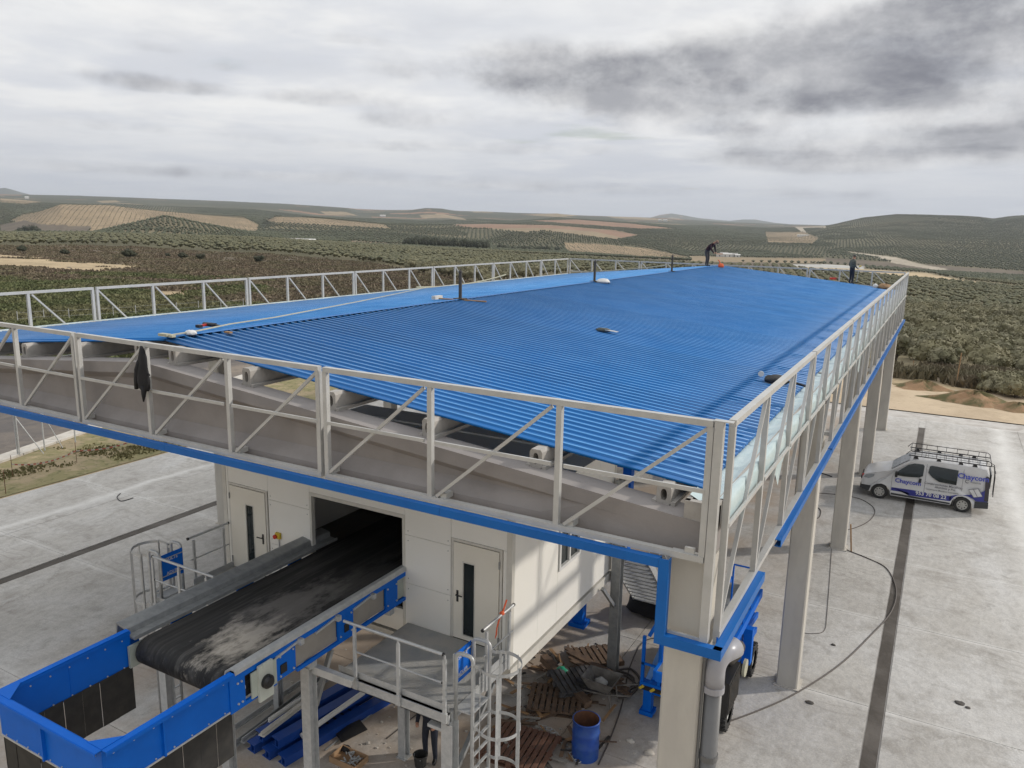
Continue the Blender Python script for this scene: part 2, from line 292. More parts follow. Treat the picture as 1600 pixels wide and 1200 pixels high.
# ------------------------------------------------------------------ mesh helpers
class MB:
    def __init__(s): s.v = []; s.f = []; s.mi = []; s.m = 0
    def add(s, vs, fs):
        b = len(s.v); s.v += [tuple(map(float, p)) for p in vs]; s.f += [tuple(b+i for i in f) for f in fs]; s.mi += [s.m]*len(fs); return s
    def box(s, x0, y0, z0, x1, y1, z1):
        if x0 > x1: x0, x1 = x1, x0
        if y0 > y1: y0, y1 = y1, y0
        if z0 > z1: z0, z1 = z1, z0
        return s.add([(x0,y0,z0),(x1,y0,z0),(x1,y1,z0),(x0,y1,z0),(x0,y0,z1),(x1,y0,z1),(x1,y1,z1),(x0,y1,z1)],
                     [(0,3,2,1),(4,5,6,7),(0,1,5,4),(1,2,6,5),(2,3,7,6),(3,0,4,7)])
    def beam(s, p, q, w, h, up=(0, 0, 1)):
        p = Vector(p); q = Vector(q); d = (q-p).normalized(); up = Vector(up)
        if abs(d.dot(up)) > .98: up = Vector((0, 1, 0))
        r = d.cross(up).normalized(); u = r.cross(d).normalized()
        vs = []
        for c in (p, q):
            for a, b in ((-1,-1),(1,-1),(1,1),(-1,1)): vs.append(c + r*a*w/2 + u*b*h/2)
        return s.add(vs, [(0,1,2,3),(7,6,5,4),(0,4,5,1),(1,5,6,2),(2,6,7,3),(3,7,4,0)])
    def tube(s, p, q, r, n=8, r2=None, caps=True):
        return s.path([p, q], r, n, [r, r if r2 is None else r2], caps)
    def path(s, pts, r, n=6, rs=None, caps=True):
        pts = [Vector(p) for p in pts]; k = len(pts); vs = []; prev = None
        for i, p in enumerate(pts):
            d = (pts[min(i+1, k-1)]-pts[max(i-1, 0)])
            d = d.normalized() if d.length > 1e-9 else Vector((0, 0, 1))
            a = prev if prev is not None else (Vector((0, 0, 1)) if abs(d.z) < .9 else Vector((1, 0, 0)))
            a = (a - d*a.dot(d)); a = a.normalized() if a.length > 1e-6 else d.orthogonal().normalized(); prev = a
            b = d.cross(a); rr = rs[i] if rs else r
            for j in range(n):
                t = 2*math.pi*j/n; vs.append(p + (a*math.cos(t)+b*math.sin(t))*rr)
        fs = []
        for i in range(k-1):
            for j in range(n): fs.append((i*n+j, i*n+(j+1)%n, (i+1)*n+(j+1)%n, (i+1)*n+j))
        if caps: fs.append(tuple(range(n-1, -1, -1))); fs.append(tuple((k-1)*n+j for j in range(n)))
        return s.add(vs, fs)
    def prism(s, poly, axis, a, b):
        """poly: list of 2D points in the plane normal to axis ('x': (y,z), 'y': (x,z), 'z': (x,y))"""
        n = len(poly)
        def P(p, t): return {'x': (t, p[0], p[1]), 'y': (p[0], t, p[1]), 'z': (p[0], p[1], t)}[axis]
        vs = [P(p, a) for p in poly]+[P(p, b) for p in poly]
        fs = [tuple(range(n)), tuple(range(2*n-1, n-1, -1))]+[((i+1) % n, i, n+i, n+(i+1) % n) for i in range(n)]
        return s.add(vs, fs)
    def ringprism(s, outer, inner, axis, a, b):
        n = len(outer)
        def P(p, t): return {'x': (t, p[0], p[1]), 'y': (p[0], t, p[1]), 'z': (p[0], p[1], t)}[axis]
        vs = [P(p, a) for p in outer]+[P(p, a) for p in inner]+[P(p, b) for p in outer]+[P(p, b) for p in inner]
        fs = []
        for i in range(n):
            j = (i+1) % n
            fs += [(i, j, n+j, n+i), (2*n+j, 2*n+i, 3*n+i, 3*n+j), (j, i, 2*n+i, 2*n+j), (n+i, n+j, 3*n+j, 3*n+i)]
        return s.add(vs, fs)
    def lathe(s, c, prof, n=20, axis='z'):
        vs = []
        for (r, t) in prof:
            for j in range(n):
                a = 2*math.pi*j/n; x, y = r*math.cos(a), r*math.sin(a)
                vs.append({'z': (c[0]+x, c[1]+y, c[2]+t), 'x': (c[0]+t, c[1]+x, c[2]+y), 'y': (c[0]+x, c[1]+t, c[2]+y)}[axis])
        fs = [(i*n+j, i*n+(j+1) % n, (i+1)*n+(j+1) % n, (i+1)*n+j) for i in range(len(prof)-1) for j in range(n)]
        return s.add(vs, fs)
    def mesh(s, name, m, smooth=False, fixn=True):
        me = bpy.data.meshes.new(name); me.from_pydata(s.v, [], s.f)
        for x in (m if isinstance(m, (list, tuple)) else [m]): me.materials.append(x)
        if isinstance(m, (list, tuple)): me.polygons.foreach_set('material_index', s.mi)
        if fixn:
            bm = bmesh.new(); bm.from_mesh(me); bmesh.ops.recalc_face_normals(bm, faces=bm.faces[:]); bm.to_mesh(me); bm.free()
        if smooth: me.polygons.foreach_set('use_smooth', [True]*len(me.polygons))
        me.update(); return me
    def build(s, name, m, parent=None, bevel=0, smooth=False, label=None, fixn=True):
        return link(name, s.mesh(name, m, smooth, fixn), parent, bevel=bevel, label=label)

def rootloc(p):
    l = Vector((0, 0, 0))
    while p is not None: l = l + p.location; p = p.parent
    return l
def link(name, me, parent=None, loc=None, bevel=0, label=None):
    o = bpy.data.objects.new(name, me); C.objects.link(o)
    if parent is not None:
        o.parent = parent
        o.location = (Vector(loc) if loc is not None else Vector((0, 0, 0))) - rootloc(parent)
    elif loc is not None: o.location = loc
    if bevel:
        b = o.modifiers.new('bevel', 'BEVEL'); b.width = bevel; b.segments = 2; b.limit_method = 'ANGLE'; b.angle_limit = math.radians(40)
    if label: o['label'] = label
    return o
def thing(name, label, cat, loc=(0, 0, 0), group=None):
    o = bpy.data.objects.new(name, None); C.objects.link(o); o.location = loc; o.empty_display_size = .2
    o['label'] = label; o['category'] = cat
    if group: o['group'] = group
    return o
def tag(o, label, cat, group=None):
    o['label'] = label; o['category'] = cat
    if group: o['group'] = group
    return o
def kind(o, k): o['kind'] = k; return o
def copy_tree(o, parent=None):
    c = o.copy(); C.objects.link(c); c.parent = parent
    for ch in [x for x in o.children]: copy_tree(ch, c)
    return c
def text_mesh(txt, size, depth=.002, bold=0.0):
    cu = bpy.data.curves.new('txt', 'FONT'); cu.body = txt; cu.size = size; cu.extrude = depth; cu.align_x = 'CENTER'; cu.align_y = 'CENTER'; cu.offset = bold; cu.resolution_u = 2
    o = bpy.data.objects.new('txt', cu); C.objects.link(o); dg = bpy.context.evaluated_depsgraph_get(); dg.update()
    me = bpy.data.meshes.new_from_object(o.evaluated_get(dg)); bpy.data.objects.remove(o); return me
def lerp(a, b, t): return a+(b-a)*t

# ------------------------------------------------------------------ terrain
def phi_of(u, v=345):
    d = raydir(u, v); return math.atan2(d[0], d[1])
def slope_of(u, v):
    d = raydir(u, v); return d[2]/math.hypot(d[0], d[1])
RINGS = [
 (600, [(0,371),(200,373),(400,378),(600,390),(800,400),(1000,410),(1200,420),(1400,438),(1600,452)]),
 (1000, [(0,366.5),(200,367),(400,374),(600,384),(800,393),(1000,404),(1200,412),(1400,426),(1600,438)]),
 (1350, [(0,364),(140,366),(200,352),(258,339),(300,347),(385,363),(450,371),(600,378),(700,383),(800,388),(880,391),(1000,400),(1075,404),(1200,407),(1400,417),(1600,430)]),
 (1700, [(0,366),(100,367),(200,366),(258,362),(400,364),(600,366),(760,376),(800,366),(850,361),(920,370),(980,379),(1080,396),(1200,397),(1400,401),(1600,414)]),
 (2300, [(0,352),(20,344),(60,331),(95,319),(170,321),(250,330),(380,341),(410,349),(430,338),(500,341),(600,350),(700,352),(850,354),(960,364),(1000,367),(1200,376),(1300,378),(1400,376),(1600,386)]),
 (3000, [(0,325),(60,332),(200,334),(400,338),(450,346),(600,349),(700,352),(800,350),(900,347),(1000,353),(1100,362),(1200,368),(1250,370),(1300,360),(1400,358),(1600,365)]),
 (4000, [(0,312),(100,317),(200,319),(300,323),(400,327),(500,338),(600,342),(660,344),(740,342),(800,345),(870,340),(1000,348),(1100,355),(1200,359),(1260,358),(1300,352),(1350,341),(1400,336),(1440,336.5),(1500,338),(1530,340),(1552,345),(1575,342),(1600,340)]),
 (5600, [(0,308),(200,311),(400,318),(500,323),(540,326),(560,331),(635,329),(665,325),(690,326),(720,331),(800,335),(870,333.5),(910,339),(1000,343),(1130,349),(1200,353),(1300,354),(1400,345),(1500,342),(1552,343),(1580,339),(1620,338)]),
 (7800, [(-100,302),(0,304.5),(60,305.5),(125,307),(200,310),(350,315.5),(450,320),(540,326),(600,329),(760,331.5),(900,337),(1035,341),(1130,347),(1240,351),(1300,352.5),(1600,356)]),
 (10500, [(0,316),(400,325),(800,343),(1200,358),(1600,366)]),
 (14500, [(-80,301),(-20,298),(8,293.5),(30,300),(60,308),(100,314),(400,330),(900,345),(1010,342),(1030,336),(1048,333.5),(1066,336),(1090,340.5),(1120,343.5),(1140,345),(1160,343),(1180,343),(1210,348),(1260,353),(1600,362)]),
 (17000, [(0,330),(800,352),(1600,368)])]
RR = [0, 66, 100, 200, 330]
phis_ctl = np.radians(np.arange(-180, 180.01, .1))
def near_z(phi):
    # left side stays level with the yard, right side falls away
    u = np.interp(phi, [phi_of(0), phi_of(500), phi_of(900), phi_of(1350), phi_of(1600)], [0, .25, .5, 1.0, 1.0])
    t = u
    return [np.zeros_like(phi)-.06, np.zeros_like(phi)-.06, lerp(-.3, -3.2, t), lerp(-.4, -9.0, t), lerp(-1.2, -15.0, t)]
HR = near_z(phis_ctl)
for (r, pts) in RINGS:
    ph = [phi_of(*p) for p in pts]; s = [slope_of(*p) for p in pts]
    # outside the picture the land keeps gently rolling
    ss = np.interp(phis_ctl, ph, s)
    HR.append(CAMZ + ss*r); RR.append(r)
HR = np.array(HR); RR = np.array(RR, float)
def pchip(x, y, xq):
    h = np.diff(x)[:, None]; d = np.diff(y, axis=0)/h
    m = np.zeros_like(y); m[0] = d[0]; m[-1] = d[-1]
    same = (d[:-1]*d[1:]) > 0
    w1 = 2*h[1:]+h[:-1]; w2 = h[1:]+2*h[:-1]
    with np.errstate(divide='ignore', invalid='ignore'):
        mm = (w1+w2)/(w1/d[:-1]+w2/d[1:])
    m[1:-1] = np.where(same, mm, 0)
    i = np.clip(np.searchsorted(x, xq)-1, 0, len(x)-2)
    t = ((xq-x[i])/(x[i+1]-x[i]))[:, None]; hh = (x[i+1]-x[i])[:, None]
    return ((2*t**3-3*t**2+1)*y[i]+(t**3-2*t**2+t)*hh*m[i]+(-2*t**3+3*t**2)*y[i+1]+(t**3-t**2)*hh*m[i+1])
def vnoise(x, y, seed=0):
    xi = np.floor(x).astype(np.int64); yi = np.floor(y).astype(np.int64); fx = x-xi; fy = y-yi
    fx = fx*fx*(3-2*fx); fy = fy*fy*(3-2*fy)
    def h(a, b):
        n = (a*374761393+b*668265263+seed*1442695041) & 0x7fffffff
        n = ((n ^ (n >> 13))*1274126177) & 0x7fffffff
        return ((n ^ (n >> 16)) & 0xffff)/65535.0
    return (h(xi, yi)*(1-fx)+h(xi+1, yi)*fx)*(1-fy)+(h(xi, yi+1)*(1-fx)+h(xi+1, yi+1)*fx)*fy
def fbm(x, y, seed=0, o=4):
    s = 0; a = .5
    for i in range(o): s = s+a*vnoise(x*2**i, y*2**i, seed+i); a *= .5
    return s
pa, pb = phi_of(-120), phi_of(1720)
phi = np.concatenate([np.arange(-math.pi, pa-.03, math.radians(4)), np.linspace(pa, pb, 900), np.arange(pb+.03, math.pi, math.radians(4))])
phi = np.append(phi, math.pi)
rad = np.concatenate([[2, 20, 45, 60], np.linspace(66, 600, 110), np.geomspace(610, 5800, 200), np.geomspace(5900, 17000, 40)])
for r in RR[2:]: rad = np.append(rad, r)
rad = np.unique(np.sort(rad))
HQ = pchip(RR, HR, rad)                            # radial x ctl azimuth
H2 = np.array([np.interp(phi, phis_ctl, HQ[i]) for i in range(len(rad))])
PX = rad[:, None]*np.sin(phi)[None]; PY = rad[:, None]*np.cos(phi)[None]
amp = np.clip((rad-100)/1500, 0, 1)[:, None]*3.0
H2 = H2 + (fbm(PX/90, PY/90, 3)-.47)*amp + (fbm(PX/14, PY/14, 8)-.47)*np.clip((rad-70)/40, 0, 1)[:, None]*.7
def terrain_z(x, y):
    r = np.hypot(x, y); p = np.arctan2(x, y)
    ri = np.clip(np.searchsorted(rad, r)-1, 0, len(rad)-2); pi_ = np.clip(np.searchsorted(phi, p)-1, 0, len(phi)-2)
    tr = (r-rad[ri])/(rad[ri+1]-rad[ri]); tp = (p-phi[pi_])/(phi[pi_+1]-phi[pi_])
    return (H2[ri, pi_]*(1-tr)*(1-tp)+H2[ri+1, pi_]*tr*(1-tp)+H2[ri, pi_+1]*(1-tr)*tp+H2[ri+1, pi_+1]*tr*tp)
def to_px(x, y, z):
    q = np.stack([x, y, z-CAMZ], -1) @ RM            # rows @ RM -> camera coords
    w = -q[..., 2]; w = np.where(w > 1e-3, w, 1e-3)
    return CC[0]+CF*q[..., 0]/w, CC[1]-CF*q[..., 1]/w, (-q[..., 2] > 1)
def inpoly(px, py, poly):
    ins = np.zeros(px.shape, bool); n = len(poly); j = n-1
    for i in range(n):
        xi, yi = poly[i]; xj, yj = poly[j]
        c = ((yi > py) != (yj > py)) & (px < (xj-xi)*(py-yi)/(yj-yi+1e-12)+xi); ins ^= c; j = i
    return ins
# field classes:  (class, rmin, rmax, outline)   0 grove, 1 young rows on tan earth, 2 bare tan, 3 brown scrub, 4 green weeds, 5 sand, 6 pale yard, 7 red-brown earth, 8 track
FIELDS = [
 (1, 1500, 3000, [(14,346),(35,336),(60,329),(95,317),(170,319),(250,328),(380,339),(405,352),(400,362),(355,363),(300,352),(258,342),(235,346),(200,358),(142,368),(85,366),(140,362),(142,355),(60,350)]),
 (3, 1000, 3000, [(0,352),(40,344),(62,350),(142,354),(138,364),(0,366)]),
 (5, 1000, 1700, [(84,363.5),(120,363),(145,364.5),(90,367)]),
 (2, 1000, 3000, [(385,372),(470,375),(540,379),(632,384),(630,388),(500,381),(385,376)]),
 (7, 1000, 3000, [(540,376),(640,383),(700,386),(700,390),(560,384)]),
 (2, 2600, 8000, [(655,336),(690,334),(725,341),(730,345),(700,341),(660,341)]),
 (7, 1700, 3600, [(700,351),(760,350),(860,352),(960,360),(1000,368),(960,375),(900,366),(820,357),(740,357)]),
 (2, 1700, 3600, [(760,357),(850,356),(930,362),(975,372),(930,374),(880,368),(800,362)]),
 (7, 2600, 5000, [(820,345),(900,343),(990,350),(1060,358),(1000,358),(900,351)]),
 (2, 4200, 9000, [(820,336),(870,333),(905,337),(870,339)]),
 (2, 4200, 9000, [(735,329),(770,328),(770,332),(740,332)]),
 (2, 3600, 9000, [(500,330),(540,331),(560,337),(510,336)]),
 (2, 3600, 9000, [(150,314),(180,313),(190,316),(160,317)]),
 (2, 3600, 9000, [(940,336),(1010,340),(1060,346),(960,341)]),
 (1, 1100, 2600, [(882,379),(940,382),(1010,388),(1075,402),(1078,412),(1000,405),(900,400),(884,392)]),
 (2, 700, 2000, [(1075,400),(1200,403),(1290,404),(1290,411),(1180,410),(1080,409)]),
 (3, 700, 2000, [(1290,403),(1600,424),(1600,432),(1450,424),(1290,411)]),
 (3, 600, 1500, [(600,392),(900,400),(1080,408),(1300,413),(1300,418),(1080,414),(880,406),(600,396)]),
 (6, 500, 1500, [(1225,413),(1290,413),(1350,416),(1350,424),(1290,426),(1240,420)]),
 (5, 450, 1500, [(1340,420),(1450,427),(1500,437),(1600,449),(1600,453),(1480,441),(1400,434),(1330,428),(1240,420),(1245,417)]),
 (8, 800, 2600, [(1325,393),(1400,402),(1440,413),(1480,420),(1478,424),(1400,412),(1370,403),(1325,396)]),
 (8, 2600, 5000, [(1240,354),(1290,352),(1290,356),(1255,357),(1262,366),(1290,376),(1284,379),(1256,366)]),
 (1, 1700, 3600, [(1195,362),(1250,360),(1280,372),(1270,381),(1200,380)]),
 (1, 3000, 5000, [(0,310),(30,312),(70,316),(40,319),(0,317)]),
 (1, 1500, 2800, [(410,340),(450,338),(520,343),(600,351),(610,358),(500,352),(420,347)]),
]
def classify(x, y, r):
    n = fbm(x/60, y/60, 21); n2 = fbm(x/22, y/22, 33); n3 = fbm(x/260, y/260, 44)
    z = terrain_z(x, y); u, v, ok = to_px(x, y, z)
    cls = np.zeros(x.shape, int)
    near = (r < 66)
    # left fields
    left = (u < 620) & ok
    cls = np.where(near, 5, cls)
    lim = np.interp(u, [-100, 0, 200, 400, 560, 700, 900], [425, 425, 420, 400, 350, 240, 130])   # olives start beyond this range
    rough = (r >= 60) & (r < lim + (n-.5)*60) & (u < 1000)
    g = np.where((n2 > .40) & (r < 185+90*(n-.4)), 4, 3)
    g = np.where((u > 420) & (n < .56), 3, g)
    cls = np.where(rough, g, cls)
    sv = 1-((r-268+u*.12)/48)**2-np.clip(u-20, 0, 999)/190+(n2-.47)*2.6+(fbm(x/6, y/6, 35)-.47)*1.2
    cls = np.where(rough & (u < 220) & (sv > .3), 5, cls)
    cls = np.where(rough & (r > 135) & (r < 160) & (u > 235) & (u < 300) & (n2 > .40), 5, cls)
    cls = np.where((r >= 60) & (r < 70) & (u > 1000), 5, cls)
    cls = np.where((r >= 66+4*n2) & (r < 76+10*(n2-.3)) & (u > 1000), 3, cls)
    out = (~ok) | (u < -150) | (u > 1750)
    for (c, r0, r1, poly) in FIELDS:
        cls = np.where(inpoly(u, v, poly) & (r > r0) & (r < r1) & ok, c, cls)
    cls = np.where(out & (r < 66), 5, cls)
    # scattered bare fields in the distance
    cell = fbm(x/420, y/260, 77, 2)
    cls = np.where((cls == 0) & (r > 3300) & (cell > .60), 2, cls)
    cls = np.where((cls == 0) & (r > 4200) & (cell < .20), 7, cls)
    return cls
RG, PG = np.meshgrid(rad, phi, indexing='ij')
cls = classify(PX, PY, RG)
COL = np.array([(.135, .125, .072), (.33, .25, .155), (.31, .24, .15), (.155, .125, .09), (.11, .115, .055), (.50, .39, .24), (.50, .49, .46), (.30, .185, .12), (.46, .40, .31)])
colv = COL[cls]
cell2 = fbm(PX/330, PY/330, 91, 3)[..., None]; cell3 = fbm(PX/35, PY/35, 92, 3)[..., None]
soil = np.array([.24, .20, .12])
mixs = np.clip((cell2-.38)*6, 0, 1)*.75
colv = np.where((cls == 0)[..., None], colv*(1-mixs)+soil*mixs, colv)
farcol = np.array([.085, .088, .055])
f = np.clip((RG-3200)/1500, 0, 1)[..., None]
colv = np.where((cls == 0)[..., None], colv*(1-f)+farcol*(.75+cell2*.9)*f, colv)
colv = colv*(.72+cell3*.6)
nr_, np_ = RG.shape
verts = np.stack([PX, PY, H2], -1).reshape(-1, 3)
idx = np.arange(nr_*np_).reshape(nr_, np_)
quads = np.stack([idx[:-1, :-1], idx[:-1, 1:], idx[1:, 1:], idx[1:, :-1]], -1).reshape(-1, 4)[:, ::-1]
me = bpy.data.meshes.new('terrain')
def fast_mesh(me, verts, quads, k=4, smooth=True):
    me.vertices.add(len(verts)); me.vertices.foreach_set('co', np.ascontiguousarray(verts, np.float32).ravel())
    me.loops.add(len(quads)*k); me.loops.foreach_set('vertex_index', np.ascontiguousarray(quads, np.int32).ravel())
    me.polygons.add(len(quads)); me.polygons.foreach_set('loop_start', np.arange(len(quads), dtype=np.int32)*k)
    me.polygons.foreach_set('use_smooth', np.full(len(quads), smooth)); me.update(calc_edges=True)
fast_mesh(me, verts, quads)
at = me.attributes.new('col', 'FLOAT_COLOR', 'POINT'); at.data.foreach_set('color', np.concatenate([colv.reshape(-1, 3), np.ones((nr_*np_, 1))], 1).astype(np.float32).ravel())
at = me.attributes.new('grove', 'FLOAT', 'POINT'); at.data.foreach_set('value', ((cls == 0)*np.clip((RG-3500)/900, 0, 1)).astype(np.float32).ravel())
def terrain_mat():
    m = ground_mat('countryside_soil', [(.70, .9, .40, .62, .8, None), (.72, .11, .42, .60, .7, None)], .95, .5, 1.5, attr=True)
    nt = m.node_tree; N = nt.nodes; L = nt.links; b = N['Principled BSDF']; old = b.inputs['Base Color'].links[0].from_socket
    g = N.new('ShaderNodeNewGeometry'); mp = N.new('ShaderNodeMapping'); mp.inputs['Rotation'].default_value = (0, 0, .5); mp.inputs['Scale'].default_value = (1, 1, 0); L.new(g.outputs['Position'], mp.inputs[0])
    v = N.new('ShaderNodeTexVoronoi'); v.inputs['Scale'].default_value = .075; v.inputs['Randomness'].default_value = .35; L.new(mp.outputs[0], v.inputs['Vector'])
    r = N.new('ShaderNodeMapRange'); r.inputs[1].default_value = .55; r.inputs[2].default_value = .35; L.new(v.outputs['Distance'], r.inputs[0])
    a = N.new('ShaderNodeAttribute'); a.attribute_name = 'grove'
    q = N.new('ShaderNodeMath'); q.operation = 'MULTIPLY'; L.new(r.outputs[0], q.inputs[0]); L.new(a.outputs['Fac'], q.inputs[1])
    x = N.new('ShaderNodeMix'); x.data_type = 'RGBA'; L.new(q.outputs[0], x.inputs[0]); L.new(old, x.inputs[6]); x.inputs[7].default_value = (.05, .055, .035, 1)
    L.new(x.outputs[2], b.inputs['Base Color']); return m
me.materials.append(terrain_mat())
kind(link('terrain', me), 'structure')

# ------------------------------------------------------------------ olives and other planting
def leaf_mat(name, a, b_, c):
    m = bpy.data.materials.new(name); m.use_nodes = True; nt = m.node_tree; N = nt.nodes; L = nt.links; b = N['Principled BSDF']
    b.inputs['Roughness'].default_value = .75; b.inputs['Specular IOR Level'].default_value = .2
    g = N.new('ShaderNodeNewGeometry')
    n = N.new('ShaderNodeTexNoise'); n.inputs['Scale'].default_value = .9; n.inputs['Detail'].default_value = 4; L.new(g.outputs['Position'], n.inputs['Vector'])
    n2 = N.new('ShaderNodeTexNoise'); n2.inputs['Scale'].default_value = .09; n2.inputs['Detail'].default_value = 3; L.new(g.outputs['Position'], n2.inputs['Vector'])
    x = N.new('ShaderNodeMix'); x.data_type = 'RGBA'; x.inputs[6].default_value = (*a, 1); x.inputs[7].default_value = (*b_, 1)
    r = N.new('ShaderNodeMapRange'); r.inputs[1].default_value = .38; r.inputs[2].default_value = .62; L.new(n.outputs['Fac'], r.inputs[0]); L.new(r.outputs[0], x.inputs[0])
    x2 = N.new('ShaderNodeMix'); x2.data_type = 'RGBA'; r2 = N.new('ShaderNodeMapRange'); r2.inputs[1].default_value = .42; r2.inputs[2].default_value = .62; r2.inputs[4].default_value = .7; L.new(n2.outputs['Fac'], r2.inputs[0])
    L.new(r2.outputs[0], x2.inputs[0]); L.new(x.outputs[2], x2.inputs[6]); x2.inputs[7].default_value = (*c, 1)
    L.new(x2.outputs[2], b.inputs['Base Color']); return m
M_OLIVE = leaf_mat('olive_foliage', (.115, .112, .062), (.215, .20, .135), (.225, .205, .12))
M_OLMID = leaf_mat('middle_olive_foliage', (.075, .080, .045), (.145, .140, .088), (.16, .15, .085))
M_OLFAR = leaf_mat('distant_olive_foliage', (.055, .064, .040), (.085, .092, .058), (.100, .104, .060))
M_POPL = leaf_mat('dark_tree_foliage', (.035, .042, .028), (.06, .065, .04), (.07, .07, .045))
M_BARK = mat('olive_bark', (.12, .10, .08), .9, 0, (.07, .06, .05), 8, .8)

def crown_mesh(name, nleaf, rx, rz, leaf, seed, m, lobes=7):
    r = np.random.RandomState(seed); mb = MB()
    cs = [(0, 0, 0, 1.0)]
    for i in range(lobes):
        a = 2*math.pi*i/lobes+r.uniform(-.3, .3); d = r.uniform(.45, .72)
        cs.append((math.cos(a)*d*rx, math.sin(a)*d*rx, r.uniform(-.35, .45)*rz, r.uniform(.42, .62)))
    vs = []; fs = []
    for i in range(nleaf):
        cx, cy, cz, s = cs[r.randint(0, len(cs))] if r.rand() > .25 else cs[0]
        d = r.normal(size=3); d /= np.linalg.norm(d); q = r.uniform(.72, 1.05)
        p = np.array([cx+d[0]*rx*s*q*.75, cy+d[1]*rx*s*q*.75, cz+d[2]*rz*s*q])
        if p[2] < -rz*.75: continue
        nrm = d+r.normal(size=3)*.55; nrm /= np.linalg.norm(nrm)
        a = np.cross(nrm, r.normal(size=3)); a /= np.linalg.norm(a); b = np.cross(nrm, a); l = leaf*r.uniform(.6, 1.4)
        k = len(vs); vs += [p-a*l, p+b*l*.55, p+a*l, p-b*l*.55]; fs.append((k, k+1, k+2, k+3))
    # shaded inner mass so the crown is not see-through
    def blob(cx, cy, cz, s):
        bm = bmesh.new(); bmesh.ops.create_icosphere(bm, subdivisions=2, radius=1); k = len(vs)
        for v in bm.verts:
            j = .72+.22*math.sin(v.co.x*7+seed)*math.cos(v.co.y*6+v.co.z*5)
            vs.append(np.array([cx+v.co.x*rx*s*.75*j, cy+v.co.y*rx*s*.75*j, cz+v.co.z*rz*s*j]))
        for f_ in bm.faces: fs.append(tuple(k+v.index for v in f_.verts))
        bm.free()
    for c in cs: blob(c[0], c[1], c[2], c[3])
    mb.add(vs, fs); return mb.mesh(name, m, False, False)
crowns = [crown_mesh('crown', 760, 2.3, 1.55, .17, s, M_OLIVE) for s in (1, 2, 3, 4)]
def trunk_mesh(seed):
    r = random.Random(seed); mb = MB()
    for a in (0.3, 2.4, 4.4):
        p = [(0, 0, -.3), (.12*math.cos(a), .12*math.sin(a), .5), (.45*math.cos(a), .45*math.sin(a), 1.1), (.95*math.cos(a+.2), .95*math.sin(a+.2), 1.9)]
        mb.path(p, .1, 6, [.2, .15, .11, .05])
    return mb.mesh('trunk', M_BARK, True)
trunks = [trunk_mesh(s) for s in (1, 2)]

def grid_pts(sp, ang, x0, x1, y0, y1, jit):
    ca, sa = math.cos(ang), math.sin(ang); R_ = max(abs(x0), abs(x1), abs(y0), abs(y1))*1.5
    k = np.arange(-R_, R_, sp); A, B = np.meshgrid(k, k); X = A*ca-B*sa; Y = A*sa+B*ca
    ok = (X > x0) & (X < x1) & (Y > y0) & (Y < y1); X = X[ok]; Y = Y[ok]
    return X+nr.uniform(-jit, jit, X.shape), Y+nr.uniform(-jit, jit, X.shape)
def view_ok(x, y, m0=-60, m1=1690):
    z = terrain_z(x, y); u, v, ok = to_px(x, y, z); return ok & (u > m0) & (u < m1)
# near ones, hand-counted trees
X, Y = grid_pts(5.4, .35, -300, 60, 40, 330, 1.1)
r = np.hypot(X, Y); c = classify(X, Y, r); ok = (c == 0) & view_ok(X, Y, 560, 1660) & (r > 72)
z = terrain_z(X, Y); u, v, _ = to_px(X, Y, z)
# what the canopy roof covers is left out
hid = (u > 480) & (u < 1385) & (v > np.interp(u, [480, 900, 1126, 1385], [470, 428, 418, 455]))
ok &= ~hid
X, Y, z, r, u, v = X[ok], Y[ok], z[ok], r[ok], u[ok], v[ok]
o = np.argsort(r); X, Y, z, r, u, v = X[o], Y[o], z[o], r[o], u[o], v[o]
first = []
for i in range(min(300, len(X))):
    t = thing('olive_tree', 'grey-green olive tree in the planted rows beyond the sandy bank', 'olive tree', (X[i], Y[i], z[i]), 'olive trees of the grove beyond the yard')
    s = rnd.uniform(.68, 1.28); t.rotation_euler = (0, 0, rnd.uniform(0, 6.28)); t.scale = (s, s, s*rnd.uniform(.9, 1.15))
    a = bpy.data.objects.new('crown', crowns[i % 4]); C.objects.link(a); a.parent = t; a.location = (0, 0, 1.95)
    b = bpy.data.objects.new('trunk', trunks[i % 2]); C.objects.link(b); b.parent = t
rest = (X[300:], Y[300:], z[300:])
first_r = r[min(299, len(r)-1)]

